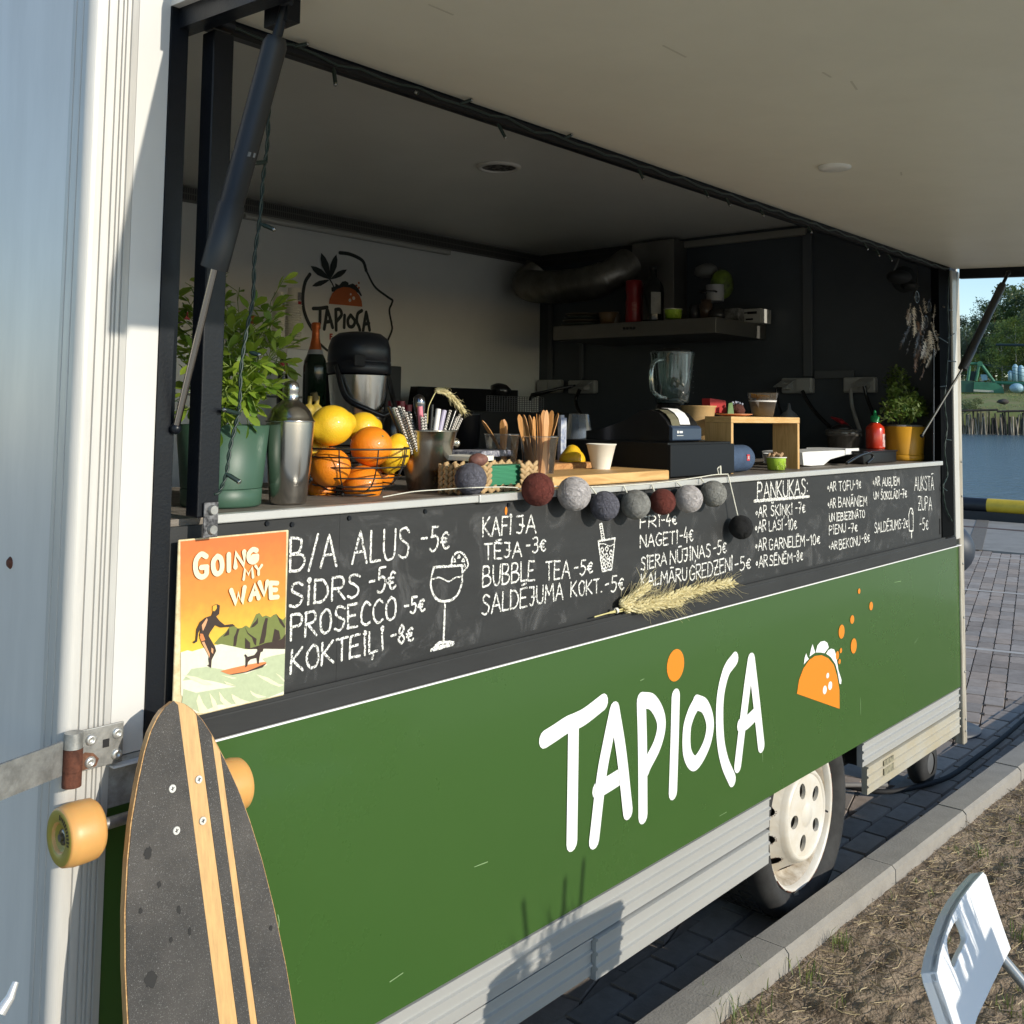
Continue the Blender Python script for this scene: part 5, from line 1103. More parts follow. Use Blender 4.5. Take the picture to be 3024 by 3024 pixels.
# --- leafy plants
def leafmesh(L, W, m, seed):
    rr = random.Random(seed); me = bpy.data.meshes.new('leaf'); c = rr.uniform(-.25, .1)
    pts = []; prof = [(0, .0), (.25, .55), (.55, 1.0), (.8, .85), (1, .0)]
    vs = []; 
    for t, w_ in prof: vs += [(-w_*W/2, t*L, .12*W*w_+c*L*t*t*.5), (0, t*L, c*L*t*t*.5), (w_*W/2, t*L, .12*W*w_+c*L*t*t*.5)]
    fs = [(i*3+k, i*3+k+1, i*3+k+4, i*3+k+3) for i in range(4) for k in (0, 1)]
    me.from_pydata(vs, [], fs); me.polygons.foreach_set('use_smooth', [True]*len(fs)); me.materials.append(m); me.update(); return me
def plant(lbl, base, stems, L, W, m, seed, stemm, group=None, dens=0, nmax=280):
    rr = random.Random(seed); t = thing('potted_shrub', lbl, 'plant', tuple(base), group); base = Vector(base)
    meshes = [leafmesh(L*f, W*f, m, seed+k) for k, f in enumerate((1.15, 1, .85, .7))]; sm = MB(); allv = []
    for (top, bow) in stems:
        top = Vector(top); mid = base.lerp(top, .5)+Vector(bow); q = crom([base+Vector((rr.uniform(-1, 1)*.02, rr.uniform(-1, 1)*.02, 0)), mid, top], 14)
        sm.tube(q, [.0022*(1-.75*i/len(q)) for i in range(len(q))], 5); n = len(q)
        tw = [(q[i], (q[min(i+1, n-1)]-q[i-1]).normalized()) for i in range(max(2, int(n*.22)), n, 2 if dens else 1)]
        for p, d in tw:
            for s_ in range(1 if rr.random() < dens else 2):
                a = rr.uniform(0, 6.28); u = d.orthogonal().normalized(); v = d.cross(u); out = (u*math.cos(a)+v*math.sin(a))
                e = p+(out*.75+d*.6)*L*rr.uniform(.6, 1.9); sm.tube([p, e], .0008, 4, False)
                for k in range(rr.randint(2, 4)):
                    f = rr.uniform(.25, 1); pp_ = p.lerp(e, f); dd = (out+d*.5+Vector((rr.gauss(0, .6), rr.gauss(0, .6), rr.gauss(0, .55)-.15))).normalized(); allv.append((pp_, dd))
    rr.shuffle(allv); rest = MB()
    cams = CAMP
    for i, (p, d) in enumerate(allv):
        y_ = d; x_ = y_.cross(Vector((rr.gauss(0, .5), rr.gauss(0, .5), 1))).normalized(); z_ = x_.cross(y_); M = Matrix((x_, y_, z_)).transposed(); me = meshes[rr.randrange(4)]
        if i < nmax:
            o = bpy.data.objects.new('leaf', me); COL.objects.link(o); o.parent = t; o.matrix_basis = Matrix.Translation(p-base) @ M.to_4x4()
        else: rest.add([M @ v.co+p for v in me.vertices], [tuple(f.vertices) for f in me.polygons], True)
    build('stem', sm, stemm, t)
    if rest.v: build('foliage', rest, m, t, kind='stuff')
    return t
stemm = mat('green_stem', (.18, .24, .06), .6)
lm1 = leafmat('glossy_leaf', (.13, .25, .03), (.38, .50, .06), .45); lm2 = leafmat('dark_leaf', (.04, .095, .015), (.14, .20, .035), .3)
# green pot
gp = P(652, 1492, 2, CT); k_ = MPP(gp); potg = mat('pot_green', (.046, .104, .070), .42, var=.08, vscale=5)
pot = thing('plant_pot', 'large matt green plant pot behind the black stay bar', 'plant pot', tuple(gp))
R1, R0, Hh = 134*k_, 116*k_, 236*k_
build('pot_wall', MB().lathe(gp, [(R0*1.01, .034), (R1, Hh), (R1-.004, Hh+.001), (R1-.006, Hh-.001), (R1-.008, Hh-.04)], 56), potg, pot)
build('saucer', MB().lathe(gp, [(0, .0), (R0*.96, 0), (R0, .004), (R0*1.012, .031), (R0*.98, .033)], 56), potg, pot)
build('soil', MB().lathe(gp, [(R1-.008, Hh-.016), (0, Hh-.010)], 30), mat('potting_soil', (.05, .035, .03), .95, bump=1, bscale=200), pot)
pb_ = gp+Vector((0, 0, Hh-.012))
def at(px, py, y): return P(px, py, 1, y)
Yp = gp.y
plant('bushy green shrub in the green pot, its lower leaves lit by the sun', pb_, [(at(a, b_, Yp+c), d) for a, b_, c, d in (
 (590, 830, .03, (0, .0, 0)), (640, 850, -.02, (.01, 0, 0)), (700, 860, .03, (.02, 0, 0)), (800, 890, .02, (.03, 0, .03)), (565, 900, .05, (-.01, 0, 0)), 
 (690, 960, -.06, (0, -.02, .02)), (760, 980, -.04, (.03, 0, .03)), (800, 1020, -.02, (.04, 0, .05)), (815, 1085, .05, (.05, 0, .09)), (600, 1030, -.07, (-.01, -.02, .02)), (650, 1060, -.08, (.01, -.03, .03)),
 (720, 1080, -.07, (.02, -.02, .05)), (750, 1160, -.05, (.03, -.02, .07)), (575, 1190, -.02, (-.03, 0, .05)), (700, 1190, -.08, (.02, -.03, .06)), (640, 1200, -.08, (0, -.03, .06)), (600, 960, .08, (0, 0, 0)), (700, 930, .08, (0, 0, 0)))], .034, .0150, lm1, 5, stemm, dens=.85)
# cocktail shaker
sp = P(850, 1487, 2, CT); k_ = MPP(sp)
prf = [(0, 0), (.46*108, 0), (.5*108, 6), (.62*108, 150), (.66*108, 235), (.66*108, 240)]
sh = thing('cocktail_shaker', 'polished steel cocktail shaker standing beside the green pot', 'cocktail shaker', tuple(sp))
build('body', MB().lathe(sp, [(r*k_, h*k_) for r, h in prf], 56), steel, sh)
build('shoulder', MB().lathe(sp, [(r*k_, h*k_) for r, h in ((67, 240), (74, 241), (75, 243), (70, 247), (66, 256), (58, 274), (44, 290), (30, 300), (25, 305), (24, 310))], 56), steel, sh)
build('cap', MB().lathe(sp, [(r*k_, h*k_) for r, h in ((26, 310), (25, 313), (24, 328), (25, 330), (24, 344), (21, 355), (13, 362), (0, 364))], 48), steel, sh)
# wire fruit basket + fruit
fb = P(1062, 1462, 2, CT); fb.y += .02; k_ = MPP(fb); bw = mat('wire_black', (.015, .014, .014), .4)
fbk = thing('fruit_basket', 'black wire fruit basket holding oranges and lemons', 'fruit basket', tuple(fb))
levels = [(.062, .012), (.086, .022), (.101, .040), (.110, .062), (.115, .083), (.117, .100)]
def ring(c, r, t, n=48): return MB().tube([c+Vector((math.cos(2*math.pi*i/n)*r, math.sin(2*math.pi*i/n)*r, 0)) for i in range(n+1)], t, 6, False)
for r, h in levels: build('wire_ring', ring(fb+Vector((0, 0, h)), r, .0017 if h < .1 else .0021), bw, fbk)
build('foot_ring', ring(fb+Vector((0, 0, .003)), .055, .002), bw, fbk)
for i in range(9):
    a = 2*math.pi*i/9+.25; d = Vector((math.cos(a), math.sin(a), 0)); build('rib', MB().tube([fb+d*.02+Vector((0, 0, .010))]+[fb+d*r+Vector((0, 0, h)) for r, h in levels], .0014, 6), bw, fbk)
for i in range(3):
    a = 2*math.pi*i/3-.6; d = Vector((math.cos(a), math.sin(a), 0)); build('foot', MB().sphere(fb+d*.056+Vector((0, 0, .005)), .005, 10), bw, fbk)
def peel(nm, c):
    m = mat(nm, c, .33, bump=.35, bscale=420, coat=.2, var=.08, vscale=14); b = m.node_tree.nodes['Principled BSDF']; b.inputs['Subsurface Weight'].default_value = .12; b.inputs['Subsurface Scale'].default_value = .01; return m
orange_m, lemon_m = peel('orange_peel', (.86, .26, .012)), peel('lemon_peel', (.86, .54, .022))
greenstem = mat('fruit_button', (.16, .16, .05), .7)
def fruit(kind, px, py, rpx, y, lbl, elong=None, ang=0):
    c = P(px, py, 1, y); r = rpx*MPP(c); t = thing(kind, lbl, kind, tuple(c), kind+'s in the wire basket'); rr = random.Random(px)
    if elong:
        d = Vector((math.cos(ang), -.2, math.sin(ang))).normalized()
        def fn(v):
            q = v.dot(d); return 1+.10*q*q+(.22*max(0, abs(q)-.86)/.14)+.012*noise.noise(v*6)
        build('peel', MB().sphere(c, r, 44, fn=fn), lemon_m, t); e = c-d*r*1.28
        build('stem_end', MB().sphere(e, r*.10, 8), greenstem, t)
    else:
        build('peel', MB().sphere(c, r, 44, (1, 1, .95), fn=lambda v: 1+.012*noise.noise(v*3)), orange_m, t)
        d = Vector((rr.uniform(-.6, .3), -.75, rr.uniform(-.2, .5))).normalized(); build('button', MB().cone(c+d*r*.975, c+d*r*1.0, r*.07, r*.05, 8), greenstem, t)
fruit('orange', 975, 1380, 61, fb.y-.012, 'orange at the left of the basket, under the big lemon')
fruit('orange', 1070, 1432, 60, fb.y-.016, 'lowest orange at the basket front')
fruit('orange', 1096, 1318, 62, fb.y-.010, 'upper orange leaning against the right lemon')
fruit('orange', 950, 1448, 42, fb.y+.055, 'orange low at the back left of the basket')
fruit('orange', 1120, 1400, 45, fb.y+.05, 'orange hidden behind the front wires')
fruit('lemon', 979, 1257, 60, fb.y-.005, 'large lemon resting on top of the oranges', True, .2)
fruit('lemon', 1072, 1264, 47, fb.y+.05, 'smaller lemon behind the upper orange', True, .1)
fruit('lemon', 1163, 1340, 47, fb.y-.005, 'lemon at the right end of the basket', True, 1.3)
fruit('lemon', 925, 1330, 45, fb.y+.055, 'lemon half hidden behind the shaker', True, 1.0)
ban = thing('bananas', 'two ripening bananas standing behind the shaker', 'bananas', tuple(P(925, 1260, 1, .30)))
banm = mat('banana', (.62, .44, .05), .5, var=.5, vscale=25, dark=(.20, .15, .03)); bt = mat('banana_tip', (.10, .08, .03), .8)
for dx in (-14, 8):
    pts = [P(930+dx, 1170, 1, .30), P(926+dx, 1205, 1, .30), P(920+dx*1.6, 1245, 1, .30), P(935+dx*1.8, 1300, 1, .30)]; q = crom(pts, 6)
    build('banana', MB().tube(q, [.005]*5+[.011, .014, .0155, .016]+[.017]*(len(q)-9), 10), banm, ban)
build('stem_tip', MB().tube([P(926, 1160, 1, .30), P(932, 1182, 1, .30)], .008, 8), bt, ban)
# steel bucket with straws
bb = P(1257, 1446, 2, CT); k_ = MPP(bb)
bu = thing('steel_bucket', 'steel bucket with side knob packed with paper straws', 'bucket', tuple(bb))
Rb, Rt, Hb = 54*k_, 90*k_, 174*k_
build('wall', MB().lathe(bb, [(0, .001), (Rb-.002, 0), (Rb, .003), (Rb+(Rt-Rb)*.80, Hb*.80), (Rb+(Rt-Rb)*.82, Hb*.82), (Rt, Hb-.002), (Rt+.003, Hb), (Rt+.001, Hb+.002), (Rt-.003, Hb), (Rb, .006), (0, .006)], 56), bucket_m, bu)
for sx in (1, -1):
    kc = bb+Vector((sx*(Rt-.004), -.01, Hb*.78)); build('knob', MB().cone(kc, kc+Vector((sx*.012, -.003, 0)), .005, .012, 16).sphere(kc+Vector((sx*.016, -.004, 0)), .0125, 16, (.7, 1, 1)), bucket_m, bu)
chev = bpy.data.materials.new('chevron_paper'); chev.use_nodes = True
n = chev.node_tree.nodes; l = chev.node_tree.links; b = n['Principled BSDF']; b.inputs['Roughness'].default_value = .7; tc = n.new('ShaderNodeTexCoord'); sx = n.new('ShaderNodeSeparateXYZ'); l.new(tc.outputs['Object'], sx.inputs[0])
def mth(op, a, b_=None):
    q = n.new('ShaderNodeMath'); q.operation = op
    for i, v in enumerate((a, b_)):
        if v is None: continue
        if isinstance(v, (int, float)): q.inputs[i].default_value = v
        else: l.new(v, q.inputs[i])
    return q.outputs[0]
xx = mth('PINGPONG', mth('MULTIPLY', mth('ADD', sx.outputs[0], mth('MULTIPLY', sx.outputs[1], 1.0)), 260), 1); zz = mth('FRACT', mth('ADD', mth('MULTIPLY', sx.outputs[2], 150), mth('MULTIPLY', xx, .6)))
st_ = mth('GREATER_THAN', zz, .48); mxc = n.new('ShaderNodeMixRGB'); mxc.inputs[1].default_value = (.74, .70, .64, 1); mxc.inputs[2].default_value = (.02, .018, .018, 1); l.new(st_, mxc.inputs[0]); l.new(mxc.outputs[0], b.inputs[0])
me = bpy.data.meshes.new('paper_straw'); mbs = MB().lathe((0, 0, 0), [(.0036, 0), (.0036, .20), (.0026, .2002), (.0026, .14)], 12); me.from_pydata(mbs.v, [], mbs.f); me.polygons.foreach_set('use_smooth', mbs.sm); me.materials.append(chev); me.update()
rr = random.Random(3)
def stick(name, me_, a, b_, Lm, scale=1):
    o = bpy.data.objects.new(name, me_); COL.objects.link(o); d = (b_-a).normalized(); o.rotation_euler = d.to_track_quat('Z', 'Y').to_euler(); o.location = b_-d*Lm*scale; o.scale = (1, 1, scale); return o
tops = [(1168, 1205), (1178, 1200), (1189, 1203), (1160, 1212), (1182, 1208), (1198, 1218), (1200, 1225), (1212, 1222), (1246, 1232), (1255, 1222), (1278, 1232), (1330, 1212), (1358, 1225), (1350, 1232), (1342, 1238), (1192, 1230), (1205, 1240), (1240, 1240), (1363, 1236), (1173, 1220)]
for i, (x, y) in enumerate(tops):
    yy = bb.y+rr.uniform(-.035, .035); tp_ = P(x, y, 1, yy); f = (x-1257)/110; bt_ = Vector((bb.x+f*.015, bb.y+(yy-bb.y)*.4, bb.z+.01))
    o = stick('paper_straw', me, bt_, tp_, .20, max(1, (tp_-bt_).length/.20)); setp(o, 'black and white chevron paper straw standing in the steel bucket', 'straw', 'paper straws in the steel bucket')
bk_m = mat('gloss_black', (.012, .012, .013), .2)
for i, (x, y, m_, r_, lb_) in enumerate(((1148, 1200, bk_m, .004, 'black straw leaning far left in the bucket'), (1277, 1195, bk_m, .0035, 'black straw standing near the bucket middle'), (1345, 1212, bk_m, .004, 'black straw leaning right behind the wheat ear'), (1240, 1200, mat('pink_straw', (.72, .22, .28), .4), .0062, 'pink straw beside the round muddler'), (1295, 1208, mat('white_straw', (.78, .76, .74), .4), .0065, 'thick white straw in the bucket'), (1312, 1212, mat('lilac_straw', (.42, .38, .52), .4), .0062, 'pale lilac straw right of the white one'), (1163, 1204, mat('mint_straw', (.50, .60, .56), .4), .0038, 'mint green straw tip at the bucket left'))):
    yy = bb.y; tp_ = P(x, y, 1, yy); bt_ = Vector((bb.x+(x-1257)*.00012, bb.y, bb.z+.01)); setp(build('straw', MB().tube([bt_, tp_], r_, 12), m_, origin=tuple(bt_)), lb_, 'straw', 'plain straws in the steel bucket')
mud = P(1237, 1166, 1, bb.y+.01); q = Vector((bb.x, bb.y+.01, bb.z+.02)); d = (mud-q).normalized()
one('muddler', 'steel bar muddler with a round end rising from the bucket', 'muddler', MB().tube([q, mud-d*.055, mud-d*.04, mud-d*.02, mud-d*.008, mud-d*.002, mud+d*.002], [.006, .008, .0125, .0145, .0135, .009, .001], 20), mat('muddler_steel', (.25, .25, .27), .16, 1), tuple(q))
we = thing('wheat_ear', 'single green wheat ear bending over the steel bucket', 'wheat', tuple(bb+Vector((.02, 0, .1))))
build('stalk', MB().tube(crom([P(1262, 1250, 1, bb.y), P(1265, 1205, 1, bb.y), P(1280, 1170, 1, bb.y), P(1290, 1152, 1, bb.y)], 6), .0012, 6), stalkm, we)
ear([P(1288, 1152, 1, bb.y), P(1315, 1158, 1, bb.y-.005), P(1345, 1185, 1, bb.y-.01), P(1372, 1222, 1, bb.y-.015)], .0058, 77, we, .016, 40)
# red bottle caps behind the bucket
for i, (x, y) in enumerate(((1158, 1192), (1184, 1192), (1204, 1203))):
    c = P(x, y, 1, .85); one('syrup_bottle', ['dark syrup bottle with red cap behind the left straws', 'dark syrup bottle, the tallest red cap behind the straws', 'dark syrup bottle with red cap right of its neighbours'][i], 'bottle', MB().lathe((c.x, c.y, CT), [(0, 0), (.03, 0), (.03, c.z-CT-.06), (.012, c.z-CT-.02), (.012, c.z-CT-.012)], 16), bk_m, (c.x, c.y, CT), 'syrup bottles behind the bucket')
    o = bpy.context.scene.objects[-1] if False else None
    cap = build('cap', MB().cone((c.x, c.y, c.z-.012), (c.x, c.y, c.z+.008), .014, .014, 14), mat('wine_red', (.22, .015, .03), .4), COL.objects[-1])
# wicker napkin basket
wk = mat('seagrass', (.56, .38, .19), .65, var=.35, vscale=40, bump=.4, bscale=200)
wb0 = P(1352, 1462, 2, CT); wb1 = P(1590, 1452, 2, CT); wy0 = .045; wx0 = P(1368, 1440, 1, wy0).x; wx1 = P(1585, 1440, 1, wy0).x
wkr = thing('wicker_basket', 'low plaited seagrass napkin basket behind the garland', 'wicker basket', ((wx0+wx1)/2, wy0+.07, CT))
def plait(a, b_, r, n_, parent):
    a, b_ = Vector(a), Vector(b_); mb = MB(); d = (b_-a); L = d.length; d.normalize(); up = Vector((0, 0, 1)); side = d.cross(up).normalized() if abs(d.z) < .9 else Vector((1, 0, 0))
    k = max(2, int(L/(r*1.7)))
    for i in range(k):
        c = a+d*(L*(i+.5)/k); sg = 1 if i % 2 else -1
        mb.sphere(c+up*(sg*r*.22), r, 8, (1, 1, 1)); base_ = len(mb.v)-8*5
        ax_ = (d+up*sg*.75).normalized()
        for j in range(base_, len(mb.v)):
            v = Vector(mb.v[j])-c; v = v+ax_*v.dot(ax_)*1.1; v.y *= .7; v = v*.80; mb.v[j] = tuple(c+v)
    build('plait', mb, wk, parent)
hW = .062; dD = .075; r_ = .0075
for j in range(5):
    z = CT+.009+j*.0125
    plait((wx0, wy0+dD, z), (wx1, wy0+dD, z), r_, 0, wkr); plait((wx0, wy0, z), (wx0, wy0+dD, z), r_, 0, wkr); plait((wx1, wy0, z), (wx1, wy0+dD, z), r_, 0, wkr)
    gx0, gx1 = P(1456, 1400, 1, wy0).x, P(1532, 1400, 1, wy0).x
    if j == 0: plait((wx0, wy0, z), (wx1, wy0, z), r_, 0, wkr)
    else: plait((wx0, wy0, z), (gx0-.006, wy0, z), r_, 0, wkr); plait((gx1+.006, wy0, z), (wx1, wy0, z), r_, 0, wkr)
npm = mat('napkin_green', (.045, .25, .13), .8, bump=.1, bscale=200)
nps = thing('napkins', 'stack of folded green paper napkins in the wicker basket', 'napkins', ((gx0+gx1)/2, wy0+.06, CT+.01))
for j in range(15):
    z = CT+.016+j*.0029; dx = random.uniform(-.002, .002); build('napkin', bx(wx0+.02+dx, wx1-.016+dx, wy0+.012+random.uniform(-.0015, .0015), wy0+.068, z, z+.0024), npm, nps)
st2 = P(1413, 1358, 1, wy0-.002); one('painted_stone', 'reddish rounded stone lying on the wicker basket edge', 'stone', MB().sphere(st2, .020, 20, (1.25, .9, .72), fn=lambda d: 1+.16*noise.noise(d*2.2)), mat('stone_red', (.24, .11, .085), .6, var=.5, vscale=60, dark=(.14, .06, .05)), tuple(st2))
pk = P(1380, 1352, 1, .14); one('white_packet', 'white paper packet lying behind the wicker basket', 'packet', MB().obox(pk, (.035, .004, 0), (-.006, .05, 0), (0, 0, .006)), cup_m, tuple(pk), bev=.002)
nv_ = mat('navy_print', (.02, .025, .08), .5, var=.9, vscale=90, dark=(.5, .5, .55)); pk = P(1420, 1338, 1, .30); one('sachets', 'pile of navy and white sachets behind the wicker basket', 'sachets', MB().obox(pk, (.07, .01, 0), (-.01, .05, 0), (0, 0, .008)), nv_, tuple(pk), bev=.003)
# clear cups with wooden cutlery
cupc = clear('clear_plastic', (.93, .95, .97), .05, .08, .03)
def cleartub(cx, cy, z0, r0, r1, h, lbl, nm='clear_cup', cat='cup', m=None, group=None):
    return setp(build(nm, MB().lathe((cx, cy, z0), [(0, .002), (r0, 0), (r0, .002), (r1, h), (r1+.0018, h+.001), (r1+.0018, h-.003), (r1, h-.003)], 40), m or cupc, origin=(cx, cy, z0)), lbl, cat, group)
def tubpos(px, pytop, pybot, wtop, y):
    t = P(px, pytop, 1, y); b_ = P(px, pybot, 1, y); return t, b_, MPP(t)*wtop/2
ta, ba, ra = tubpos(1483, 1282, 1375, 105, .30); cleartub(ta.x, .30, ba.z, ra*.78, ra, ta.z-ba.z, 'clear plastic cup holding a few wooden knives, left of the fuller one', group='clear cups of wooden cutlery')
tb_, bb2, rb_ = tubpos(1592, 1288, 1415, 112, .165); cleartub(tb_.x, .165, CT, rb_*.72, rb_, tb_.z-CT, 'clear plastic cup crowded with wooden knives', group='clear cups of wooden cutlery')
def knifemesh():
    me = bpy.data.meshes.new('wooden_knife'); vs = []; L = .165
    prof = [(0, .0085), (.05, .0075), (.085, .0048), (.10, .0060), (.13, .0078), (.155, .0060), (.163, .003), (L, .0008)]
    for t, w_ in prof: c = .004*math.sin(t*18); vs += [(-w_, c, t), (w_, c, t), (-w_, c+.0016, t), (w_, c+.0016, t)]
    fs = []
    for i in range(len(prof)-1): o = i*4; fs += [(o, o+1, o+5, o+4), (o+2, o+6, o+7, o+3), (o, o+4, o+6, o+2), (o+1, o+3, o+7, o+5)]
    me.from_pydata(vs, [], fs); me.materials.append(utensil); me.update(); return me
kme = knifemesh()
def knife(top, bot, tw, lbl, grp):
    top, bot = Vector(top), Vector(bot); d = (top-bot).normalized(); o = bpy.data.objects.new('wooden_knife', kme); COL.objects.link(o)
    q = d.to_track_quat('Z', 'Y'); o.rotation_mode = 'QUATERNION'; o.rotation_quaternion = q @ Matrix.Rotation(tw, 4, 'Z').to_quaternion(); o.location = top-d*.165; s_ = 1; setp(o, lbl, 'cutlery', grp)
for i, (x, y) in enumerate(((1533, 1224), (1545, 1225), (1562, 1226), (1583, 1222), (1592, 1224), (1605, 1211), (1613, 1211), (1631, 1212), (1649, 1221), (1578, 1230), (1597, 1229), (1570, 1240))):
    yy = .165+rr.uniform(-.03, .03); t = P(x, y, 1, yy); b_ = Vector((tb_.x+(t.x-tb_.x)*.1+(.012 if x > 1590 else -.006), .165+(yy-.165)*.3, CT+.004)); knife(t, b_, rr.uniform(-.5, .5)+(1.57 if i % 3 == 0 else 0), 'birch wood knife standing blade up in the fuller clear cup', 'wooden cutlery in the fuller cup')
for i, (x, y) in enumerate(((1423, 1243), (1482, 1240), (1488, 1238), (1492, 1243), (1478, 1300))):
    yy = .30+rr.uniform(-.02, .02); t = P(x, y, 1, yy); b_ = Vector((ta.x+(.02 if x < 1450 else .006), .30, ba.z+.002)); knife(t, b_, rr.uniform(-.4, .4), ['birch wood knife leaning far left out of the cup', 'birch wood fork standing in the left clear cup', 'birch wood knife between its neighbours in the left cup', 'birch wood knife at the right of the left cup', 'short birch wood handle inside the left cup'][i], 'wooden cutlery in the left cup')
# sugar sticks behind
sg_ = P(1657, 1260, 1, .42); one('sugar_sticks', 'upright bundle of white and blue paper sticks behind the cutlery cup', 'paper sticks', MB().obox(sg_+Vector((0, 0, -.05)), (.008, 0, 0), (0, .006, 0), (0, 0, .085)).obox(sg_+Vector((.012, 0, -.055)), (.0055, 0, 0), (0, .006, 0), (.002, 0, .082)), mat('stick_paper', (.66, .68, .72), .5, var=.5, vscale=60, dark=(.20, .25, .42)), tuple(sg_))
# chopping boards
b2z = CT+.001; fy = .0535
x0, x1 = P(1655, 1440, 1, fy).x, P(1977, 1405, 1, fy).x
cb2 = one('pine_board', 'pale pine chopping board at the counter edge', 'chopping board', MB().hexa([(x0-.03, fy, b2z), (x1, fy, b2z), (x1+.02, fy+.20, b2z), (x0-.0, fy+.20, b2z)], [(x0-.03, fy, b2z+.027), (x1, fy, b2z+.027), (x1+.02, fy+.20, b2z+.027), (x0-.0, fy+.20, b2z+.027)]), pine, (x0, fy, b2z), bev=.004)
b1 = P(1600, 1390, 1, .27); b1r = P(1764, 1380, 1, .27); ztop = P(1680, 1368, 1, .27).z
one('beech_board', 'thick darker end grain chopping board carrying the lemon half', 'chopping board', bx(b1.x-.06, b1r.x, .27, .46, CT, ztop), beech, (b1.x, .27, CT), bev=.006)
hl = P(1690, 1366, 1, .33); k_ = MPP(hl)
hlm = thing('lemon_half', 'lemon half lying cut side down on the end grain board', 'lemon', (hl.x, .33, ztop))
mb = MB().sphere((hl.x, .33, ztop+.001), 39*k_, 36, (1, 1, 1.0), fn=lambda d: (1+.45*max(0, d.z-.80)/.2*.55+.02*noise.noise(d*4)) if d.z > 0 else 1)
mb.v = [(x, y, max(z, ztop+.0005)) for x, y, z in mb.v]; build('peel', mb, lemon_m, hlm)
# upside down stacked clear cups
cc = P(1709, 1345, 1, .52); ct_ = P(1709, 1222, 1, .52); k_ = MPP(cc); grey_cl = clear('frosted_plastic', (.75, .82, .90), .10, .12, .10)
cst = thing('cup_stack', 'upside down stack of clear printed plastic cups behind the lemon half', 'cup stack', tuple(cc))
for j in range(5):
    zz = ct_.z-j*.016; build('cup', MB().lathe((cc.x, cc.y, zz), [(0, 0), (29*k_, 0), (30*k_, -.003), (44*k_, -.105), (45*k_, -.106), (45*k_, -.108)], 36), grey_cl, cst)
pr_ = MB(); navy = mat('cup_print', (.02, .022, .03), .5); wpr = mat('cup_print_white', (.62, .64, .68), .5)
def oncyl(c, r, a0, a1, z0, z1, n_=8):
    vs = []; 
    for i in range(n_+1):
        a = a0+(a1-a0)*i/n_; vs += [(c.x+math.cos(a)*r, c.y+math.sin(a)*r, z0), (c.x+math.cos(a)*r, c.y+math.sin(a)*r, z1)]
    return vs, [(2*i, 2*i+2, 2*i+3, 2*i+1) for i in range(n_)]
vs, fs = oncyl(cc, 43*k_+.003, -2.2, -1.1, P(1709, 1335, 1, .52).z, P(1709, 1302, 1, .52).z); build('print_band', MB().add(vs, fs, True), navy, cst)
for k in range(5):
    vs, fs = oncyl(cc, 43*k_+.0045, -2.05+k*.19, -1.92+k*.19, P(1709, 1322, 1, .52).z, P(1709, 1311, 1, .52).z, 2); build('print_mark', MB().add(vs, fs), wpr, cst)
# paper cup
pcb = P(1775, 1388, 1, .20); pct = P(1779, 1311, 1, .20); k_ = MPP(pcb)
cupo = setp(build('paper_cup', MB().lathe((pcb.x, .20, pcb.z), [(0, .002), (26*k_, 0), (26*k_, .001), (43*k_, pct.z-pcb.z), (45*k_, pct.z-pcb.z+.001), (45*k_, pct.z-pcb.z-.002), (43*k_, pct.z-pcb.z-.003), (26*k_, .004)], 40), cup_m, origin=(pcb.x, .20, pcb.z)), 'plain cream paper cup standing in front of the cash drawer', 'paper cup')
# cash drawer and receipt printer
dy = .085; dx0, dx1 = P(1983, 1400, 1, dy).x, P(2168, 1390, 1, dy).x; dzt = P(1983, 1308, 1, dy).z
drw = thing('cash_drawer', 'black cash drawer at the counter edge under the receipt printer', 'cash drawer', (dx0, dy, CT))
gb = mat('drawer_black', (.008, .009, .010), .5, bump=.1, bscale=500, spec=.25)
build('body', bx(dx0, dx1, dy+.012, dy+.42, CT+.001, dzt), gb, drw, bev=.002); build('front', bx(dx0-.004, dx1+.002, dy, dy+.0115, CT+.004, dzt-.006), mat('drawer_front', (.007, .009, .012), .55, spec=.25), drw, bev=.002)
lk = P(2125, 1385, 1, dy-.001); 
px0, px1 = P(1985, 1280, 1, dy+.02).x, P(2072, 1275, 1, dy+.02).x
prt = thing('receipt_printer', 'black and navy receipt printer with a curl of white paper on the cash drawer', 'receipt printer', (px0, dy, dzt))
yb = dy+.03; zf = [(0, 0), (0, .050), (.012, .060)]
side = [(yb, dzt+.001), (yb, dzt+.044), (yb+.010, dzt+.060), (yb+.035, dzt+.084), (yb+.065, dzt+.094), (yb+.10, dzt+.090), (yb+.16, dzt+.060), (yb+.24, dzt+.035), (yb+.30, dzt+.028), (yb+.30, dzt+.001)]
build('body', MB().prism([(px0, a, b_) for a, b_ in side], (px1-px0, 0, 0)), bk_m, prt, bev=.004)
build('front', MB().prism([(px0+.002, a, b_) for a, b_ in ((yb-.010, dzt+.006), (yb-.010, dzt+.040), (yb-.004, dzt+.047), (yb+.004, dzt+.050), (yb+.004, dzt+.003))], (px1-px0-.004, 0, 0)), mat('printer_navy', (.035, .055, .095), .28), prt, bev=.003)
arc = [(yb+.002, dzt+.052), (yb+.008, dzt+.070), (yb+.022, dzt+.086), (yb+.045, dzt+.098), (yb+.07, dzt+.100)]
mb = MB(); pxa, pxb = px0+(px1-px0)*.38, px0+(px1-px0)*.72
for (a, b_), (c_, d_) in zip(arc[:-1], arc[1:]): mb.add([(pxa, a, b_), (pxb, a, b_), (pxb, c_, d_), (pxa, c_, d_)], [(0, 1, 2, 3)], True)
build('paper', mb, mat('receipt_paper', (.84, .83, .84), .7), prt)
mb = MB(); arc2 = [(a-.002, b_-.004) for a, b_ in arc]
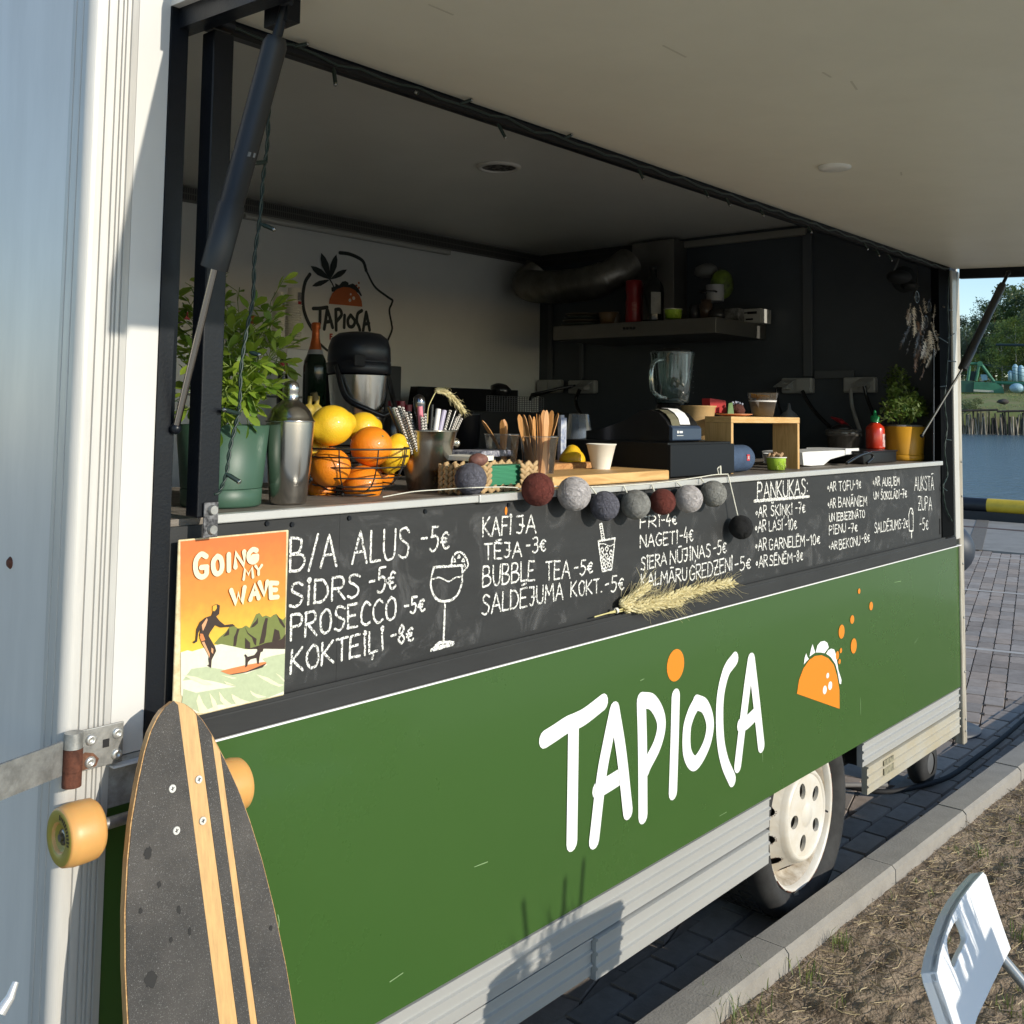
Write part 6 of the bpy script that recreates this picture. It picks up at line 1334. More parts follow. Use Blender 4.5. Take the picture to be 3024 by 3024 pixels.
for (a, b_), (c_, d_) in zip(arc2[:-1], arc2[1:]): mb.add([(px0+.015, a, b_), (pxa-.004, a, b_), (pxa-.004, c_, d_), (px0+.015, c_, d_)], [(0, 1, 2, 3)], True)
build('window', mb, mat('smoked_window', (.16, .15, .10), .12), prt)
build('print', MB().disc(px0+.030, dzt+.030, .0045, .0045, yb-.0108, 12).poly([(px0+.038, dzt+.027), (px0+.056, dzt+.027), (px0+.056, dzt+.033), (px0+.038, dzt+.033)], yb-.0108).poly([(px0+.024, dzt+.019), (px0+.060, dzt+.019), (px0+.060, dzt+.0205), (px0+.024, dzt+.0205)], yb-.0108), white_plastic, prt)
# long low black till / tablet behind it
tl_ = P(1790, 1270, 1, .45); one('card_terminal', 'long sloping black card terminal left of the receipt printer', 'card terminal', MB().prism([(tl_.x-.05, .40, CT+.01), (tl_.x+.55, .40, CT+.01), (tl_.x+.55, .40, CT+.20), (tl_.x+.38, .40, CT+.17), (tl_.x+.1, .40, CT+.105), (tl_.x-.05, .40, CT+.09)], (0, .10, 0)), bk_m, tuple(tl_), bev=.004)
kc = P(2062, 1300, 1, .26); kt = P(2060, 1198, 1, .26); k_ = MPP(kc); kz = dzt+.001
setp(build('kraft_cup', MB().lathe((kc.x, .26, kz), [(0, .002), (38*k_, 0), (44*k_, (kt.z-kz)*.5), (44.5*k_, (kt.z-kz)*.51), (44.4*k_, (kt.z-kz)*.53), (50*k_, kt.z-kz-.006), (54*k_, kt.z-kz-.002), (54*k_, kt.z-kz), (50*k_, kt.z-kz), (38*k_, .004)], 44), kraft, origin=(kc.x, .26, kz)), 'large kraft paper tub behind the receipt printer', 'paper tub')
# blender
bl = P(1985, 1190, 1, .62); k_ = MPP(bl); bt2 = P(1985, 1040, 1, .62); jz = bl.z
bld = thing('blender', 'glass blender jug with thick handle on a black motor base behind the tub', 'blender', (bl.x, .62, CT))
jugm = clear('jug_glass', (.80, .92, .90), .12, .05, .05); hj = bt2.z-jz
build('motor_base', MB().lathe((bl.x, .62, CT), [(0, 0), (.085, 0), (.08, .06), (.062, jz-CT-.01), (.055, jz-CT), (0, jz-CT)], 32), bk_m, bld)
mb = MB(); nn = 48; prf = [(47, 0), (50, 4), (58, hj/k_*.5), (64, hj/k_-10), (66, hj/k_-4), (66, hj/k_), (62, hj/k_), (60, hj/k_-10), (54, hj/k_*.5), (45, 5), (0, 5)]
for r, h in prf:
    for j in range(nn):
        a = 2*math.pi*j/nn; q = r*(1+.045*math.cos(4*a)*(1 if h < hj/k_-12 else 0)); mb.v.append((bl.x+q*k_*math.cos(a), .62+q*k_*math.sin(a), jz+h*k_))
mb.f = [(i*nn+j, i*nn+(j+1) % nn, (i+1)*nn+(j+1) % nn, (i+1)*nn+j) for i in range(len(prf)-1) for j in range(nn)]; mb.sm = [True]*len(mb.f)
build('jug', mb, jugm, bld)
hx = [P(1960, 1062, 1, .60), P(1938, 1066, 1, .60), P(1925, 1085, 1, .60), P(1924, 1140, 1, .60), P(1932, 1160, 1, .60), P(1950, 1172, 1, .60), P(1965, 1176, 1, .60)]
build('handle', MB().tube(crom(hx, 6), .0085, 12), jugm, bld); build('lid', MB().lathe((bl.x, .62, bt2.z), [(0, .016), (26*k_, .016), (26*k_, .008), (60*k_, .006), (62*k_, -.004), (0, -.004)], 32), bk_m, bld)
for k in range(6): 
    z = jz+hj*(.2+.11*k); build('mark', MB().add(*oncyl(Vector((bl.x, .62, 0)), 61*k_+.002, -.95, -.75, z, z+.0016, 2)), wpr, bld)
# pine box shelf
fx0, fx1 = P(2160, 1390, 1, .10).x, P(2362, 1385, 1, .10).x
y0, y1 = .10, .195; zt2 = P(2366, 1233, 1, y0).z; T = .020
cs = thing('pine_box_shelf', 'small open pine box shelf on the counter with cake and dessert on top', 'box shelf', (fx0, y0, CT))
build('top', bx(fx0, fx1+.002, y0, y1, zt2-T, zt2), wood('pine_shelf', (.66, .42, .18), (.54, .32, .11), (2, 12, 30)), cs, bev=.0015)
pv_ = wood('pine_upright', (.64, .40, .17), (.52, .31, .11), (24, 24, 2)); build('side', bx(fx0, fx0+T*.7, y0+.0005, y1, CT+.0005, zt2-T-.0005), pv_, cs, bev=.001); build('side', bx(fx1-T*.7, fx1, y0+.0005, y1, CT+.0005, zt2-T-.0005), pv_, cs, bev=.001)
# bluetooth speaker
c0 = P(2205, 1350, 1, .135); k_ = MPP(c0); e0 = Vector((fx0-.01, .15, CT+.044)); e1 = e0+Vector((.190, .0, 0)); spm = mat('speaker_cloth', (.050, .088, .165), .75, var=.25, vscale=30, bump=.5, bscale=400)
spk = thing('speaker', 'denim blue barrel speaker lying inside the pine shelf', 'speaker', tuple(e0))
build('body', MB().lathe(e0, [(.030, 0), (.0385, .003), (.043, .012), (.0435, .04), (.0435, .150), (.043, .175), (.0385, .185), (.030, .190)], 40, (1, 0, 0)), spm, spk)
build('end_cap', MB().lathe(e0, [(0, .006), (.026, .004), (.031, -.001)], 30, (1, 0, 0)), mat('speaker_teal', (.03, .09, .09), .4), spk); build('end_cap', MB().lathe(e1, [(0, -.006), (.026, -.004), (.031, .0)], 30, (1, 0, 0)), black_plastic, spk)
lg = e0+Vector((.130, -.0445, .004)); build('badge', bx(lg.x-.009, lg.x+.009, lg.y+.0, lg.y+.002, lg.z-.010, lg.z+.010), mat('badge_red', (.55, .02, .03), .4), spk)
mb = MB()
for gx, ss in ((-.0045, "1.6,10 1.6,1 0,0"), (0, "0,0 0,10 3,8 0,5 3.4,2.5 0,0"), (.0048, "0,10 0,0 3,0")):
    mb.ribbon([(lg.x+gx-.001+float(t.split(',')[0])*.0009, lg.z-.005+float(t.split(',')[1])*.001) for t in ss.split()], .0014, lg.y-.0006)
build('badge_letters', mb, white_plastic, spk)
# lime ice cream cup with peanuts
def limecup(px, pb, pt_, wd, y, lbl, nm='lime_cup'):
    b_ = P(px, pb, 1, y); t = P(px, pt_, 1, y); k = MPP(b_); h = t.z-b_.z
    th_ = thing(nm, lbl, 'paper tub', tuple(b_)); lm = mat('lime_paper', (.36, .56, .05), .45)
    build('wall', MB().lathe(b_, [(0, .001), (wd*.40*k, 0), (wd*.46*k, h-.003)], 40), lm, th_); build('rim', MB().lathe(b_, [(wd*.46*k, h-.003), (wd*.5*k, h-.003), (wd*.5*k, h), (wd*.46*k, h), (wd*.44*k, h-.01)], 40), cup_m, th_)
    sw = MB()
    for q in range(9):
        a0 = -2.5+q*.22; hz = h*(.25+.5*((q*37) % 10)/10); rr_ = wd*.43*k+.0012
        sw.tube([b_+Vector((math.cos(a0+.09*f*math.cos(f*6))*rr_*(1+.03*hz/h), math.sin(a0+.09*f*math.cos(f*6))*rr_, hz+.010*f*math.sin(f*6))) for f in [i/10 for i in range(11)]], .0006, 4)
    build('swirl_print', sw, mat('swirl', (.62, .74, .20), .5), th_); return b_, h, k, th_
b_, h, k, t_ = limecup(2292, 1387, 1349, 62, .12, 'lime green swirl cup full of peanuts beside the blue speaker'); k0 = k
pnm = mat('peanut', (.42, .27, .15), .8, bump=.6, bscale=300); rr = random.Random(8)
for i in range(16):
    c = b_+Vector((rr.uniform(-1, 1)*.020, rr.uniform(-1, 1)*.018, h+.001+rr.uniform(0, .010))); a = rr.uniform(0, 3.1); d = Vector((math.cos(a), math.sin(a)*.6, rr.uniform(-.3, .3)))*.0065
    o = one('peanut', 'unshelled peanut heaped in the lime green cup', 'peanut', MB().sphere(c-d, .0058, 8).sphere(c+d, .0054, 8).tube([c-d, c+d], .0042, 6), pnm, tuple(c), 'peanuts in the lime cup')
# on the shelf: plate, cake, dessert
plt = P(2170, 1222, 1, .20); zt3 = zt2+.001; plc = Vector((P(2165, 1225, 1, .18).x, .18, zt3))
one('orange_plate', 'small orange plate with chocolate cake on the pine shelf', 'plate', MB().lathe(plc, [(0, .002), (.035, 0), (.062, .006), (.063, .008), (.035, .004), (0, .004)], 36), mat('plate_orange', (.72, .30, .14), .4), tuple(plc))
ck = Vector((P(2178, 1200, 1, .18).x, .18, zt3+.005)); mb = MB().sphere(ck+Vector((0, 0, .016)), .024, 26, (1.05, 1, .85), fn=lambda d: 1+.22*noise.noise(d*5)); one('chocolate_cake', 'crumbly piece of chocolate cake on the orange plate', 'cake', mb, mat('cake', (.075, .022, .015), .9, bump=1, bscale=150), tuple(ck))
mb = MB(); rr = random.Random(5)
for i in range(14): c = ck+Vector((rr.uniform(-.016, .016), rr.uniform(-.016, .016), .034+rr.uniform(0, .008))); mb.sphere(c, .0045, 7)
setp(build('cake_topping', mb, mat('topping', (.45, .48, .60), .4, var=.8, vscale=120, dark=(.10, .12, .16)), origin=tuple(ck)), 'blue and white sugar crumbs on the cake', 'topping', kind='stuff')
one('leaf_garnish', 'green leaf tucked left of the cake', 'leaf', MB().prism([plc+Vector((-.035, .0, .008)), plc+Vector((-.012, -.01, .008)), plc+Vector((-.004, 0, .045)), plc+Vector((-.022, .004, .042))], (0, .002, 0)), mat('leaf_g', (.06, .14, .02), .5), tuple(plc))
one('red_napkin', 'folded red napkin behind the cake', 'napkin', MB().prism([plc+Vector((-.06, .05, .01)), plc+Vector((.03, .04, .012)), plc+Vector((.03, .045, .052)), plc+Vector((-.055, .055, .058))], (0, .03, 0)), mat('napkin_red', (.38, .02, .02), .7), tuple(plc), bev=.003)
dsb = Vector((P(2252, 1226, 1, .17).x, .17, zt3)); dst = P(2250, 1160, 1, .17).z; hd = dst-dsb.z; k_ = MPP(dsb)
ds = thing('dessert_cup', 'clear cup of white cream dessert topped with mango on the pine shelf', 'dessert', tuple(dsb))
build('cup', MB().lathe(dsb, [(0, .001), (30*k_, 0), (46*k_, hd), (47*k_, hd)], 32), clear('dessert_plastic', (.95, .95, .95), .04, .06, .05), ds)
build('cream', MB().lathe(dsb, [(0, .003), (29.5*k_, .003), (41*k_, hd*.68), (0, hd*.70)], 32), mat('cream', (.66, .64, .62), .6), ds); mb = MB(); rr = random.Random(2)
for i in range(16): c = dsb+Vector((rr.uniform(-26, 26)*k_, rr.uniform(-26, 26)*k_, hd*rr.uniform(.74, .9))); mb.obox(c, (.008, .002, 0), (-.002, .007, .001), (0, 0, .005))
build('mango', mb, mat('mango', (.86, .40, .015), .35), ds)
# scale tray, tub, sauce bottle, black tray
ty = .17; tx0, tx1 = P(2380, 1330, 1, ty).x, P(2533, 1330, 1, ty).x; tz1 = P(2450, 1328, 1, ty).z
tr_ = thing('white_tray', 'white plastic scoop tray lying beside the pine shelf', 'tray', ((tx0+tx1)/2, ty, CT))
sec = [(tx0-.03, tz1-.006), (tx0-.02, CT+.006), (tx0+.04, CT+.002), (tx0+.15, CT+.002), (tx0+.21, CT+.022), (tx1, tz1-.012), (tx1+.002, tz1), (tx1-.12, tz1+.001), (tx1-.122, tz1-.004), (tx0+.02, tz1-.004)]
build('shell', MB().prism([(a, ty, b_) for a, b_ in sec][::-1], (0, .16, 0)), white_plastic, tr_, bev=.003); build('rim', bx(tx1-.125, tx1+.004, ty-.004, ty-.0005, tz1-.022, tz1+.002), white_plastic, tr_, bev=.002)
bwl = P(2368, 1352, 1, .16); one('white_bowl', 'white bowl partly hidden by the pine shelf side', 'bowl', MB().lathe((fx1+.045, .20, CT), [(0, .0), (.025, 0), (.048, .02), (.058, .05), (.055, .05), (.045, .02), (0, .006)], 32), white_plastic, (fx1+.045, .20, CT))
tbp = P(2492, 1325, 1, .42); tbt = P(2492, 1268, 1, .42); k_ = MPP(tbp); smk = clear('smoked_plastic', (.45, .43, .40), .10, .15, .22)
tub = thing('smoked_tub', 'smoky clear food tub with a red handled tool lying in it', 'food tub', (tbp.x, .42, CT)); hh_ = tbt.z-CT
build('wall', MB().lathe((tbp.x, .42, CT), [(0, 0), (42*k_, 0), (50*k_, hh_), (52*k_, hh_), (52*k_, hh_-.004)], 36), smk, tub); build('rim', MB().lathe((tbp.x, .42, CT), [(50*k_, hh_-.03), (52.5*k_, hh_-.028), (52.5*k_, hh_), (50*k_, hh_)], 36), smk, tub)
a, b_ = P(2455, 1232, 1, .42), P(2508, 1262, 1, .42); one('red_scraper', 'dark red handled scraper resting on the smoked tub', 'scraper', MB().tube([a, a.lerp(b_, .5)+Vector((0, 0, .006)), b_], [.004, .012, .008], 10), mat('dark_red', (.20, .012, .016), .35), tuple(a))
one('black_ladle', 'black plastic ladle head in the smoked tub', 'ladle', MB().sphere((tbp.x-.02, .42, CT+hh_+.004), .045, 16, (1.2, 1, .45)), black_plastic, (tbp.x, .42, CT))
sa = P(2585, 1325, 1, .22); k_ = MPP(sa); htot = P(2585, 1212, 1, .22).z-sa.z; pxm = lambda v: v*k_
sau = thing('chilli_sauce_bottle', 'red chilli sauce bottle with green pointed cap', 'sauce bottle', tuple(sa)); ss = htot/113
build('bottle', MB().lathe(sa, [(0, 0), (26*k_, 0), (27*k_, 3*ss), (27*k_, 58*ss), (24*k_, 66*ss), (12*k_, 76*ss)], 32), mat('sauce_red', (.52, .035, .012), .22, coat=.4), sau)
build('neck', MB().lathe(sa, [(12*k_, 76*ss), (11*k_, 81*ss)], 20), clear('neck_clear', (.9, .8, .75), .1), sau)
build('cap', MB().lathe(sa, [(12.5*k_, 79*ss), (13*k_, 94*ss), (10*k_, 97*ss), (5*k_, 99*ss), (4*k_, 110*ss), (1.5*k_, 113*ss), (0, 113*ss)], 24), mat('cap_green', (.02, .30, .10), .35), sau)
lab_ = build('label', MB().add(*oncyl(Vector((sa.x, sa.y, 0)), 27.3*k_, -1.9, -.4, sa.z+6*ss, sa.z+44*ss, 12), True), mat('label_white', (.66, .62, .60), .5, var=.5, vscale=90, dark=(.45, .12, .10)), sau)
cA = -1.32; build('label_ring', MB().tube([Vector((sa.x+math.cos(cA+.20*math.cos(q))*27.9*k_, sa.y+math.sin(cA+.20*math.cos(q))*27.9*k_, sa.z+32*ss+7*ss*math.sin(q))) for q in [i*.45 for i in range(15)]], .0009, 4), navy, lab_)
build('label_figure', MB().add(*oncyl(Vector((sa.x, sa.y, 0)), 27.9*k_, cA-.04, cA+.04, sa.z+27*ss, sa.z+37*ss, 2)), navy, lab_)
bt0 = P(2535, 1360, 1, .15); bt1 = P(2626, 1340, 1, .15)
one('black_tray', 'low black plastic tray under the sauce bottle', 'tray', MB().box(bt0.x-.02, bt1.x, .12, .28, CT+.001, sa.z-.001).box(bt0.x-.03, bt1.x+.004, .115, .285, sa.z-.008, sa.z-.0012), black_plastic, (bt0.x, .15, CT), bev=.003)
one('black_tongs', 'black looped tong handle in front of the black tray', 'tongs', MB().tube(crom([P(2500, 1368, 1, .10), P(2540, 1345, 1, .10), P(2570, 1338, 1, .10), P(2577, 1352, 1, .10), P(2560, 1368, 1, .10)], 5), .006, 8), bk_m, tuple(P(2540, 1360, 1, .10)))
# yellow pot
yp = Vector((P(2672, 1355, 1, .17).x, .17, CT)); k_ = MPP(yp); yt = P(2672, 1260, 1, .17).z-CT; potm = mat('pot_mustard', (.66, .33, .025), .42)
py_ = thing('plant_pot', 'mustard yellow plant pot at the right end of the counter', 'plant pot', tuple(yp))
build('pot_wall', MB().lathe(yp, [(52*k_, .026), (58*k_, yt), (56*k_, yt+.001), (54*k_, yt-.03)], 48), potm, py_); build('saucer', MB().lathe(yp, [(0, 0), (50*k_, 0), (53*k_, .004), (53*k_, .023), (51*k_, .025)], 48), potm, py_)
build('inner_pot', MB().lathe(yp, [(50*k_, yt-.03), (50*k_, yt+.008), (46*k_, yt+.008), (0, yt-.004)], 32), mat('inner_pot', (.22, .22, .23), .6), py_)
pb2 = yp+Vector((0, 0, yt)); Y2 = .17
plant('small leaved shrub in the mustard yellow pot', pb2, [(at(a, b_, Y2+c), d) for a, b_, c, d in ((2640, 1092, .03, (-.01, 0, 0)), (2662, 1098, -.02, (0, 0, 0)), (2690, 1110, .02, (.01, 0, 0)), (2625, 1120, .05, (-.02, 0, .02)), (2715, 1125, 0, (.02, 0, .02)), (2735, 1160, -.02, (.03, 0, .03)), (2752, 1170, .03, (.04, 0, .04)), (2640, 1150, -.06, (-.02, 0, .03)), (2680, 1160, -.07, (0, -.03, .02)), (2705, 1185, -.07, (.02, -.03, .04)), (2660, 1190, -.08, (-.02, -.03, .04)), (2618, 1205, -.03, (-.04, 0, .06)), (2735, 1215, -.05, (.04, -.02, .05)), (2625, 1235, -.06, (-.03, -.03, .06)), (2700, 1220, -.08, (.02, -.04, .06)))], .021, .0105, lm2, 19, stemm, nmax=260)

# ================================================================== BACK OF THE KITCHEN
one('rear_worktop', 'dark steel worktop with cabinets along the rear wall', 'worktop', bx(3.05, XE-.003, 1.72, YW-.002, H(-.20), H(-.165)).box(3.05, XE-.003, 1.75, YW-.002, ZF, H(-.202)), mat('dark_steel', (.06, .06, .062), .35, .6, var=.3, vscale=6), (3.05, 1.75, ZF))
fz = P(560, 1008, 1, 1.80).z
fr = thing('white_fridge', 'white fridge standing against the rear wall behind the green shrub', 'fridge', (2.3, 1.80, ZF))
build('cabinet', bx(1.55, 2.62, 1.80, YW-.003, ZF, fz), white_plastic, fr, bev=.006); build('door_seam', bx(1.56, 2.61, 1.7985, 1.7995, P(560, 1168, 1, 1.80).z, P(560, 1168, 1, 1.80).z+.008), mat('seam', (.2, .2, .2), .6), fr)
one('dark_cabinet', 'black coffee machine cabinet between the shrub and the thermo jug', 'coffee machine', bx(2.66, 3.04, 1.80, YW-.003, ZF, P(900, 1065, 1, 1.80).z), black_plastic, (2.6, 1.8, ZF), bev=.005)
def boxat(nm, lbl, cat, x0, y0, x1, y1, Y, dep, m, grp=None, sub=None):
    a, b_ = P(x0, y1, 1, Y), P(x1, y0, 1, Y); o = thing(nm, lbl, cat, tuple(a), grp); build('body', bx(min(a.x, b_.x), max(a.x, b_.x), Y, Y+dep, min(a.z, b_.z), max(a.z, b_.z)), m, o, bev=.002); return o, a, b_
# paper cup stacks
for i, (x0, x1, yt_, yb_, lb_) in enumerate(((800, 838, 862, 1035, 'shorter stack of white paper cups behind the shrub'), (840, 888, 850, 1035, 'taller stack of white paper cups beside the wall logo'))):
    Y = 2.05; c = P((x0+x1)/2, yb_, 1, Y); t = P((x0+x1)/2, yt_, 1, Y); k = MPP(c); rw = (x1-x0)/2*k; st_ = thing('paper_cup_stack', lb_, 'cup stack', tuple(c), 'stacks of paper cups')
    hh = t.z-c.z; n_ = 20; z = c.z
    for q in range(n_):
        z1 = c.z+(hh-.07)*q/n_; build('cup', MB().lathe((c.x, c.y, z1), [(rw*.93, 0), (rw*.98, .004), (rw, .005), (rw, .008), (rw*.93, .0085)], 20), cup_m, st_)
    build('top_cup', MB().lathe((c.x, c.y, c.z+hh-.07), [(rw*.93, 0), (rw*.78, .069), (rw*.76, .07), (0, .068)], 24), cup_m, st_)
    build('printed_label', MB().add(*oncyl(Vector((c.x, c.y, 0)), rw*.86+.004, -1.75, -1.1, c.z+hh-.055, c.z+hh-.02, 5)), mat('label_grey', (.12, .12, .13), .6, var=.6, vscale=120, dark=(.35, .35, .35)), st_)
    build('label_block', MB().add(*oncyl(Vector((c.x, c.y, 0)), rw*.90+.004, -1.7, -1.15, c.z+hh-.071, c.z+hh-.058, 5)), mat('label_redblue', (.35, .03, .03), .5), st_)
# red and white syrup cartons / bottles
redw = mat('carton_white', (.62, .60, .58), .5); redb = mat('carton_red', (.42, .02, .035), .4)
for i, (x0, y0, x1, y1, lb_) in enumerate(((805, 985, 826, 1040, 'white syrup carton with red bands, right of the shrub'), (726, 990, 758, 1012, 'white carton top with red lettering seen through the leaves'))):
    o, a, b_ = boxat('syrup_carton', lb_, 'carton', x0, y0, x1, y1, 1.82, .07, redw, 'red and white cartons on the fridge')
    hgt = b_.z-a.z
    for f in (.05, .62): build('red_band', bx(a.x-.001, b_.x+.001, 1.8185, 1.8195, a.z+hgt*f, a.z+hgt*(f+.09)), redb, o)
c = P(834, 1140, 1, 1.70); k = MPP(c); o = thing('syrup_bottle', 'white and red capped syrup bottle beside the black coffee machine', 'bottle', tuple(c))
build('bottle', MB().lathe(c, [(0, -.2), (16*k, -.2), (16*k, .02), (9*k, 80*k), (9*k, 100*k)], 20), bk_m, o); build('cap', MB().lathe(c, [(11*k, 97*k), (12*k, 122*k), (0, 123*k)], 20), redw, o); build('label', MB().lathe(c, [(15*k, 18*k), (13.8*k, 35*k), (13*k, 60*k)], 20), redw, o); build('label_band', MB().lathe(c, [(14.6*k, 44*k), (13.7*k, 72*k)], 20), redb, o)
o, a, b_ = boxat('red_tin', 'red and white tin on the fridge at the far left', 'tin', 526, 922, 562, 942, 1.9, .12, redb); build('white_band', bx(a.x-.001, b_.x+.001, 1.898, 1.899, a.z-.02, a.z), redw, o)
o, a, b_ = boxat('milk_bottle', 'white jug with a wire handle on the fridge, far left', 'jug', 514, 966, 530, 1008, 1.83, .08, white_plastic); build('handle', MB().tube(crom([P(516, 968, 1, 1.83), P(518, 954, 1, 1.83), P(536, 954, 1, 1.83), P(538, 966, 1, 1.83)], 4), .004, 6), bk_m, o)
one('orange_box', 'small orange carton half hidden by the shrub', 'carton', bx(P(748, 950, 1, 1.95).x, P(764, 950, 1, 1.95).x, 1.95, 2.02, P(750, 955, 1, 1.95).z, P(750, 933, 1, 1.95).z), mat('carton_orange', (.62, .16, .03), .5), tuple(P(755, 955, 1, 1.95)))
# sparkling wine bottle
wbp = P(930, 1085, 1, 1.60); k = MPP(wbp); o = thing('sparkling_wine_bottle', 'sparkling wine bottle with orange foil neck before the wall logo', 'bottle', tuple(wbp))
build('glass', MB().lathe(wbp, [(0, -.2), (.044, -.2), (.044, .0), (32*k, 20*k), (22*k, 42*k)], 24), mat('bottle_green', (.008, .02, .012), .12), o)
build('foil', MB().lathe(wbp, [(23*k, 38*k), (17*k, 60*k), (12*k, 88*k), (11*k, 112*k), (13.5*k, 116*k), (13.5*k, 130*k), (10*k, 133*k), (0, 133*k)], 24), mat('foil_orange', (.56, .13, .03), .3, .5, bump=.4, bscale=150), o)
build('foil_label', MB().lathe(wbp, [(27*k, 20*k), (23*k, 42*k), (20*k, 52*k)], 24), mat('foil_label', (.30, .32, .36), .5), o)
# thermo jug
aj = Vector((1.80, .56, CT)); k = MPP(aj+Vector((0, 0, .25))); ax_ = P(1060, 1100, 1, .56); aj.x = ax_.x; k = MPP(ax_)
zl = P(1060, 1105, 1, .56).z; ztp = P(1060, 981, 1, .56).z; zbb = P(1060, 1222, 1, .56).z
tj = thing('thermo_jug', 'large steel thermo jug with domed black lid and carrying handle', 'thermo jug', tuple(aj)); rj = 92*k
build('steel_body', MB().lathe((aj.x, .56, 0), [(rj*.80, CT), (rj*.82, zbb-.02), (rj*.85, zbb), (rj*.97, zl-.004)], 56), steel, tj)
build('base_band', MB().lathe((aj.x, .56, 0), [(rj*.84, CT+.0), (rj*.85, CT+.03)], 40), bk_m, tj)
lh = ztp-zl; build('lid', MB().lathe((aj.x, .56, 0), [(rj*.98, zl), (rj*1.02, zl+.004), (rj*1.02, zl+lh*.26), (rj*1.0, zl+lh*.27), (rj*1.0, zl+lh*.30), (rj*1.015, zl+lh*.31), (rj*.99, zl+lh*.62), (rj*.90, zl+lh*.84), (rj*.68, zl+lh*.96), (rj*.35, zl+lh), (0, zl+lh*1.0)], 56), mat('lid_black', (.010, .012, .017), .38), tj)
lt = P(1062, 1068, 1, .56-rj); build('latch', MB().box(lt.x-.018, lt.x+.018, .56-rj*1.03, .56-rj*.96, lt.z-.012, lt.z+.018), black_matt, tj, bev=.004)
for sg in (-1, 1):
    p0 = Vector((aj.x+sg*rj*1.03, .56-.01, zl+.02)); p1 = Vector((aj.x+sg*rj*.98, .56-rj*.55, zl-.06)); p2 = Vector((aj.x+sg*rj*.55, .56-rj*1.05, zbb+.012)); p3 = Vector((aj.x, .56-rj*1.16, zbb-.004))
    build('handle', MB().tube(crom([p0, p1, p2, p3], 8), .0075, 10), bk_m, tj)
# wall logo (flat print on the rear wall)
YL = YW-.0015
lgk = mat('logo_black', (.015, .022, .02), .5); lgo = mat('logo_orange', (.50, .13, .035), .5); lgw = mat('logo_white', (.66, .64, .6), .5)
lc = lambda x, y: P(500+x/3.22, 700+y/3.22, 1, YW)
def rl(mb, pts, w_, sm=True, y=None):
    q = [lc(*p) for p in pts]; q = crom(q, 6) if sm and len(q) > 2 else q; cnt[0] += 1; mb.ribbon([(v.x, v.z) for v in q], w_, (y or YL)-.0001*(cnt[0] % 12)); return mb
mb = MB()
for s_ in ([(1335, 355), (1290, 430), (1268, 560), (1275, 680), (1310, 790), (1360, 880)], [(1425, 1010), (1490, 1070), (1520, 1085)], [(1620, 150), (1700, 160), (1780, 190), (1842, 235), (1870, 320)], [(1870, 320), (1950, 470), (2060, 560), (2120, 600)], [(2122, 605), (2110, 640), (2090, 700), (2110, 820), (2115, 880), (2085, 960), (2060, 1010)]): part('logo_ring', rl(MB(), s_, .018 if s_[0][0] in (1335, 1620) else .012), lgk)

def lpoly(nm, pts, m, y, sm=False):
    q = [lc(*p) for p in pts]; q = crom(q+[q[0]], 5)[:-1] if sm else q; q = [(v.x, v.z) for v in q]; ar = sum(q[i][0]*q[(i+1) % len(q)][1]-q[(i+1) % len(q)][0]*q[i][1] for i in range(len(q))); q = q if ar > 0 else q[::-1]; part(nm, MB().poly(q, y), m)
for tip, wv in (((1340, 275), 60), ((1440, 150), 62), ((1585, 165), 58), ((1685, 310), 50), ((1352, 468), 45)):
    b_ = Vector((1525, 405, 0)); t = Vector((tip[0], tip[1], 0)); d = t-b_; nrm = Vector((-d.y, d.x, 0)).normalized()*wv*.55
    lpoly('logo_leaf', [tuple((b_+d*.0)[:2]), tuple((b_+d*.25+nrm*.6)[:2]), tuple((b_+d*.55+nrm)[:2]), tuple((b_+d*.8+nrm*.7)[:2]), tip, tuple((b_+d*.8-nrm*.7)[:2]), tuple((b_+d*.55-nrm)[:2]), tuple((b_+d*.25-nrm*.6)[:2])], lgk, YL-.0015-.0001*(tip[0] % 7))
part('logo_stalk', rl(MB(), [(1525, 405), (1550, 450), (1570, 500)], .007), lgk)
lpoly('logo_filling', [(1540, 520), (1537, 480), (1575, 470), (1573, 440), (1610, 460), (1640, 425), (1670, 418), (1700, 435), (1700, 455), (1740, 442), (1770, 460), (1800, 500), (1828, 555), (1820, 566), (1790, 530)], lgk, YL-.0018)
lpoly('logo_shell', [(1512, 635), (1520, 590), (1545, 535), (1590, 495), (1650, 475), (1710, 480), (1765, 510), (1805, 560), (1825, 610), (1830, 663)], lgo, YL-.0024)
mb = MB()
for x, y, r in ((1720, 545, 9), (1748, 582, 15), (1712, 602, 14)): c = lc(x, y); mb.disc(c.x, c.z, r*.0006, r*.0006, YL-.0028, 14)
part('logo_spots', mb, lgw); mb = MB()
for x, y in ((1797, 437), (1775, 462), (1797, 483)): c = lc(x, y); mb.disc(c.x, c.z, .006, .006, YL-.0028, 10)
part('logo_crumbs', mb, lgo)
mb = MB()
for s_ in ([(1366, 680), (1430, 678), (1498, 668)], [(1432, 680), (1430, 780), (1428, 820)], [(1498, 690), (1485, 780), (1470, 875)], [(1500, 690), (1525, 770), (1550, 860)], [(1482, 810), (1535, 800)], [(1580, 695), (1582, 790), (1583, 885)], [(1580, 690), (1620, 690), (1635, 740), (1590, 800)], [(1665, 745), (1660, 860)], [(1722, 742), (1695, 790), (1705, 845), (1742, 850), (1762, 800), (1725, 745)], [(1828, 700), (1790, 730), (1780, 800), (1800, 850), (1810, 885)], [(1870, 715), (1855, 800), (1840, 890)], [(1870, 715), (1885, 790), (1902, 885)], [(1850, 830), (1895, 820)]): rl(mb, s_, .0175)
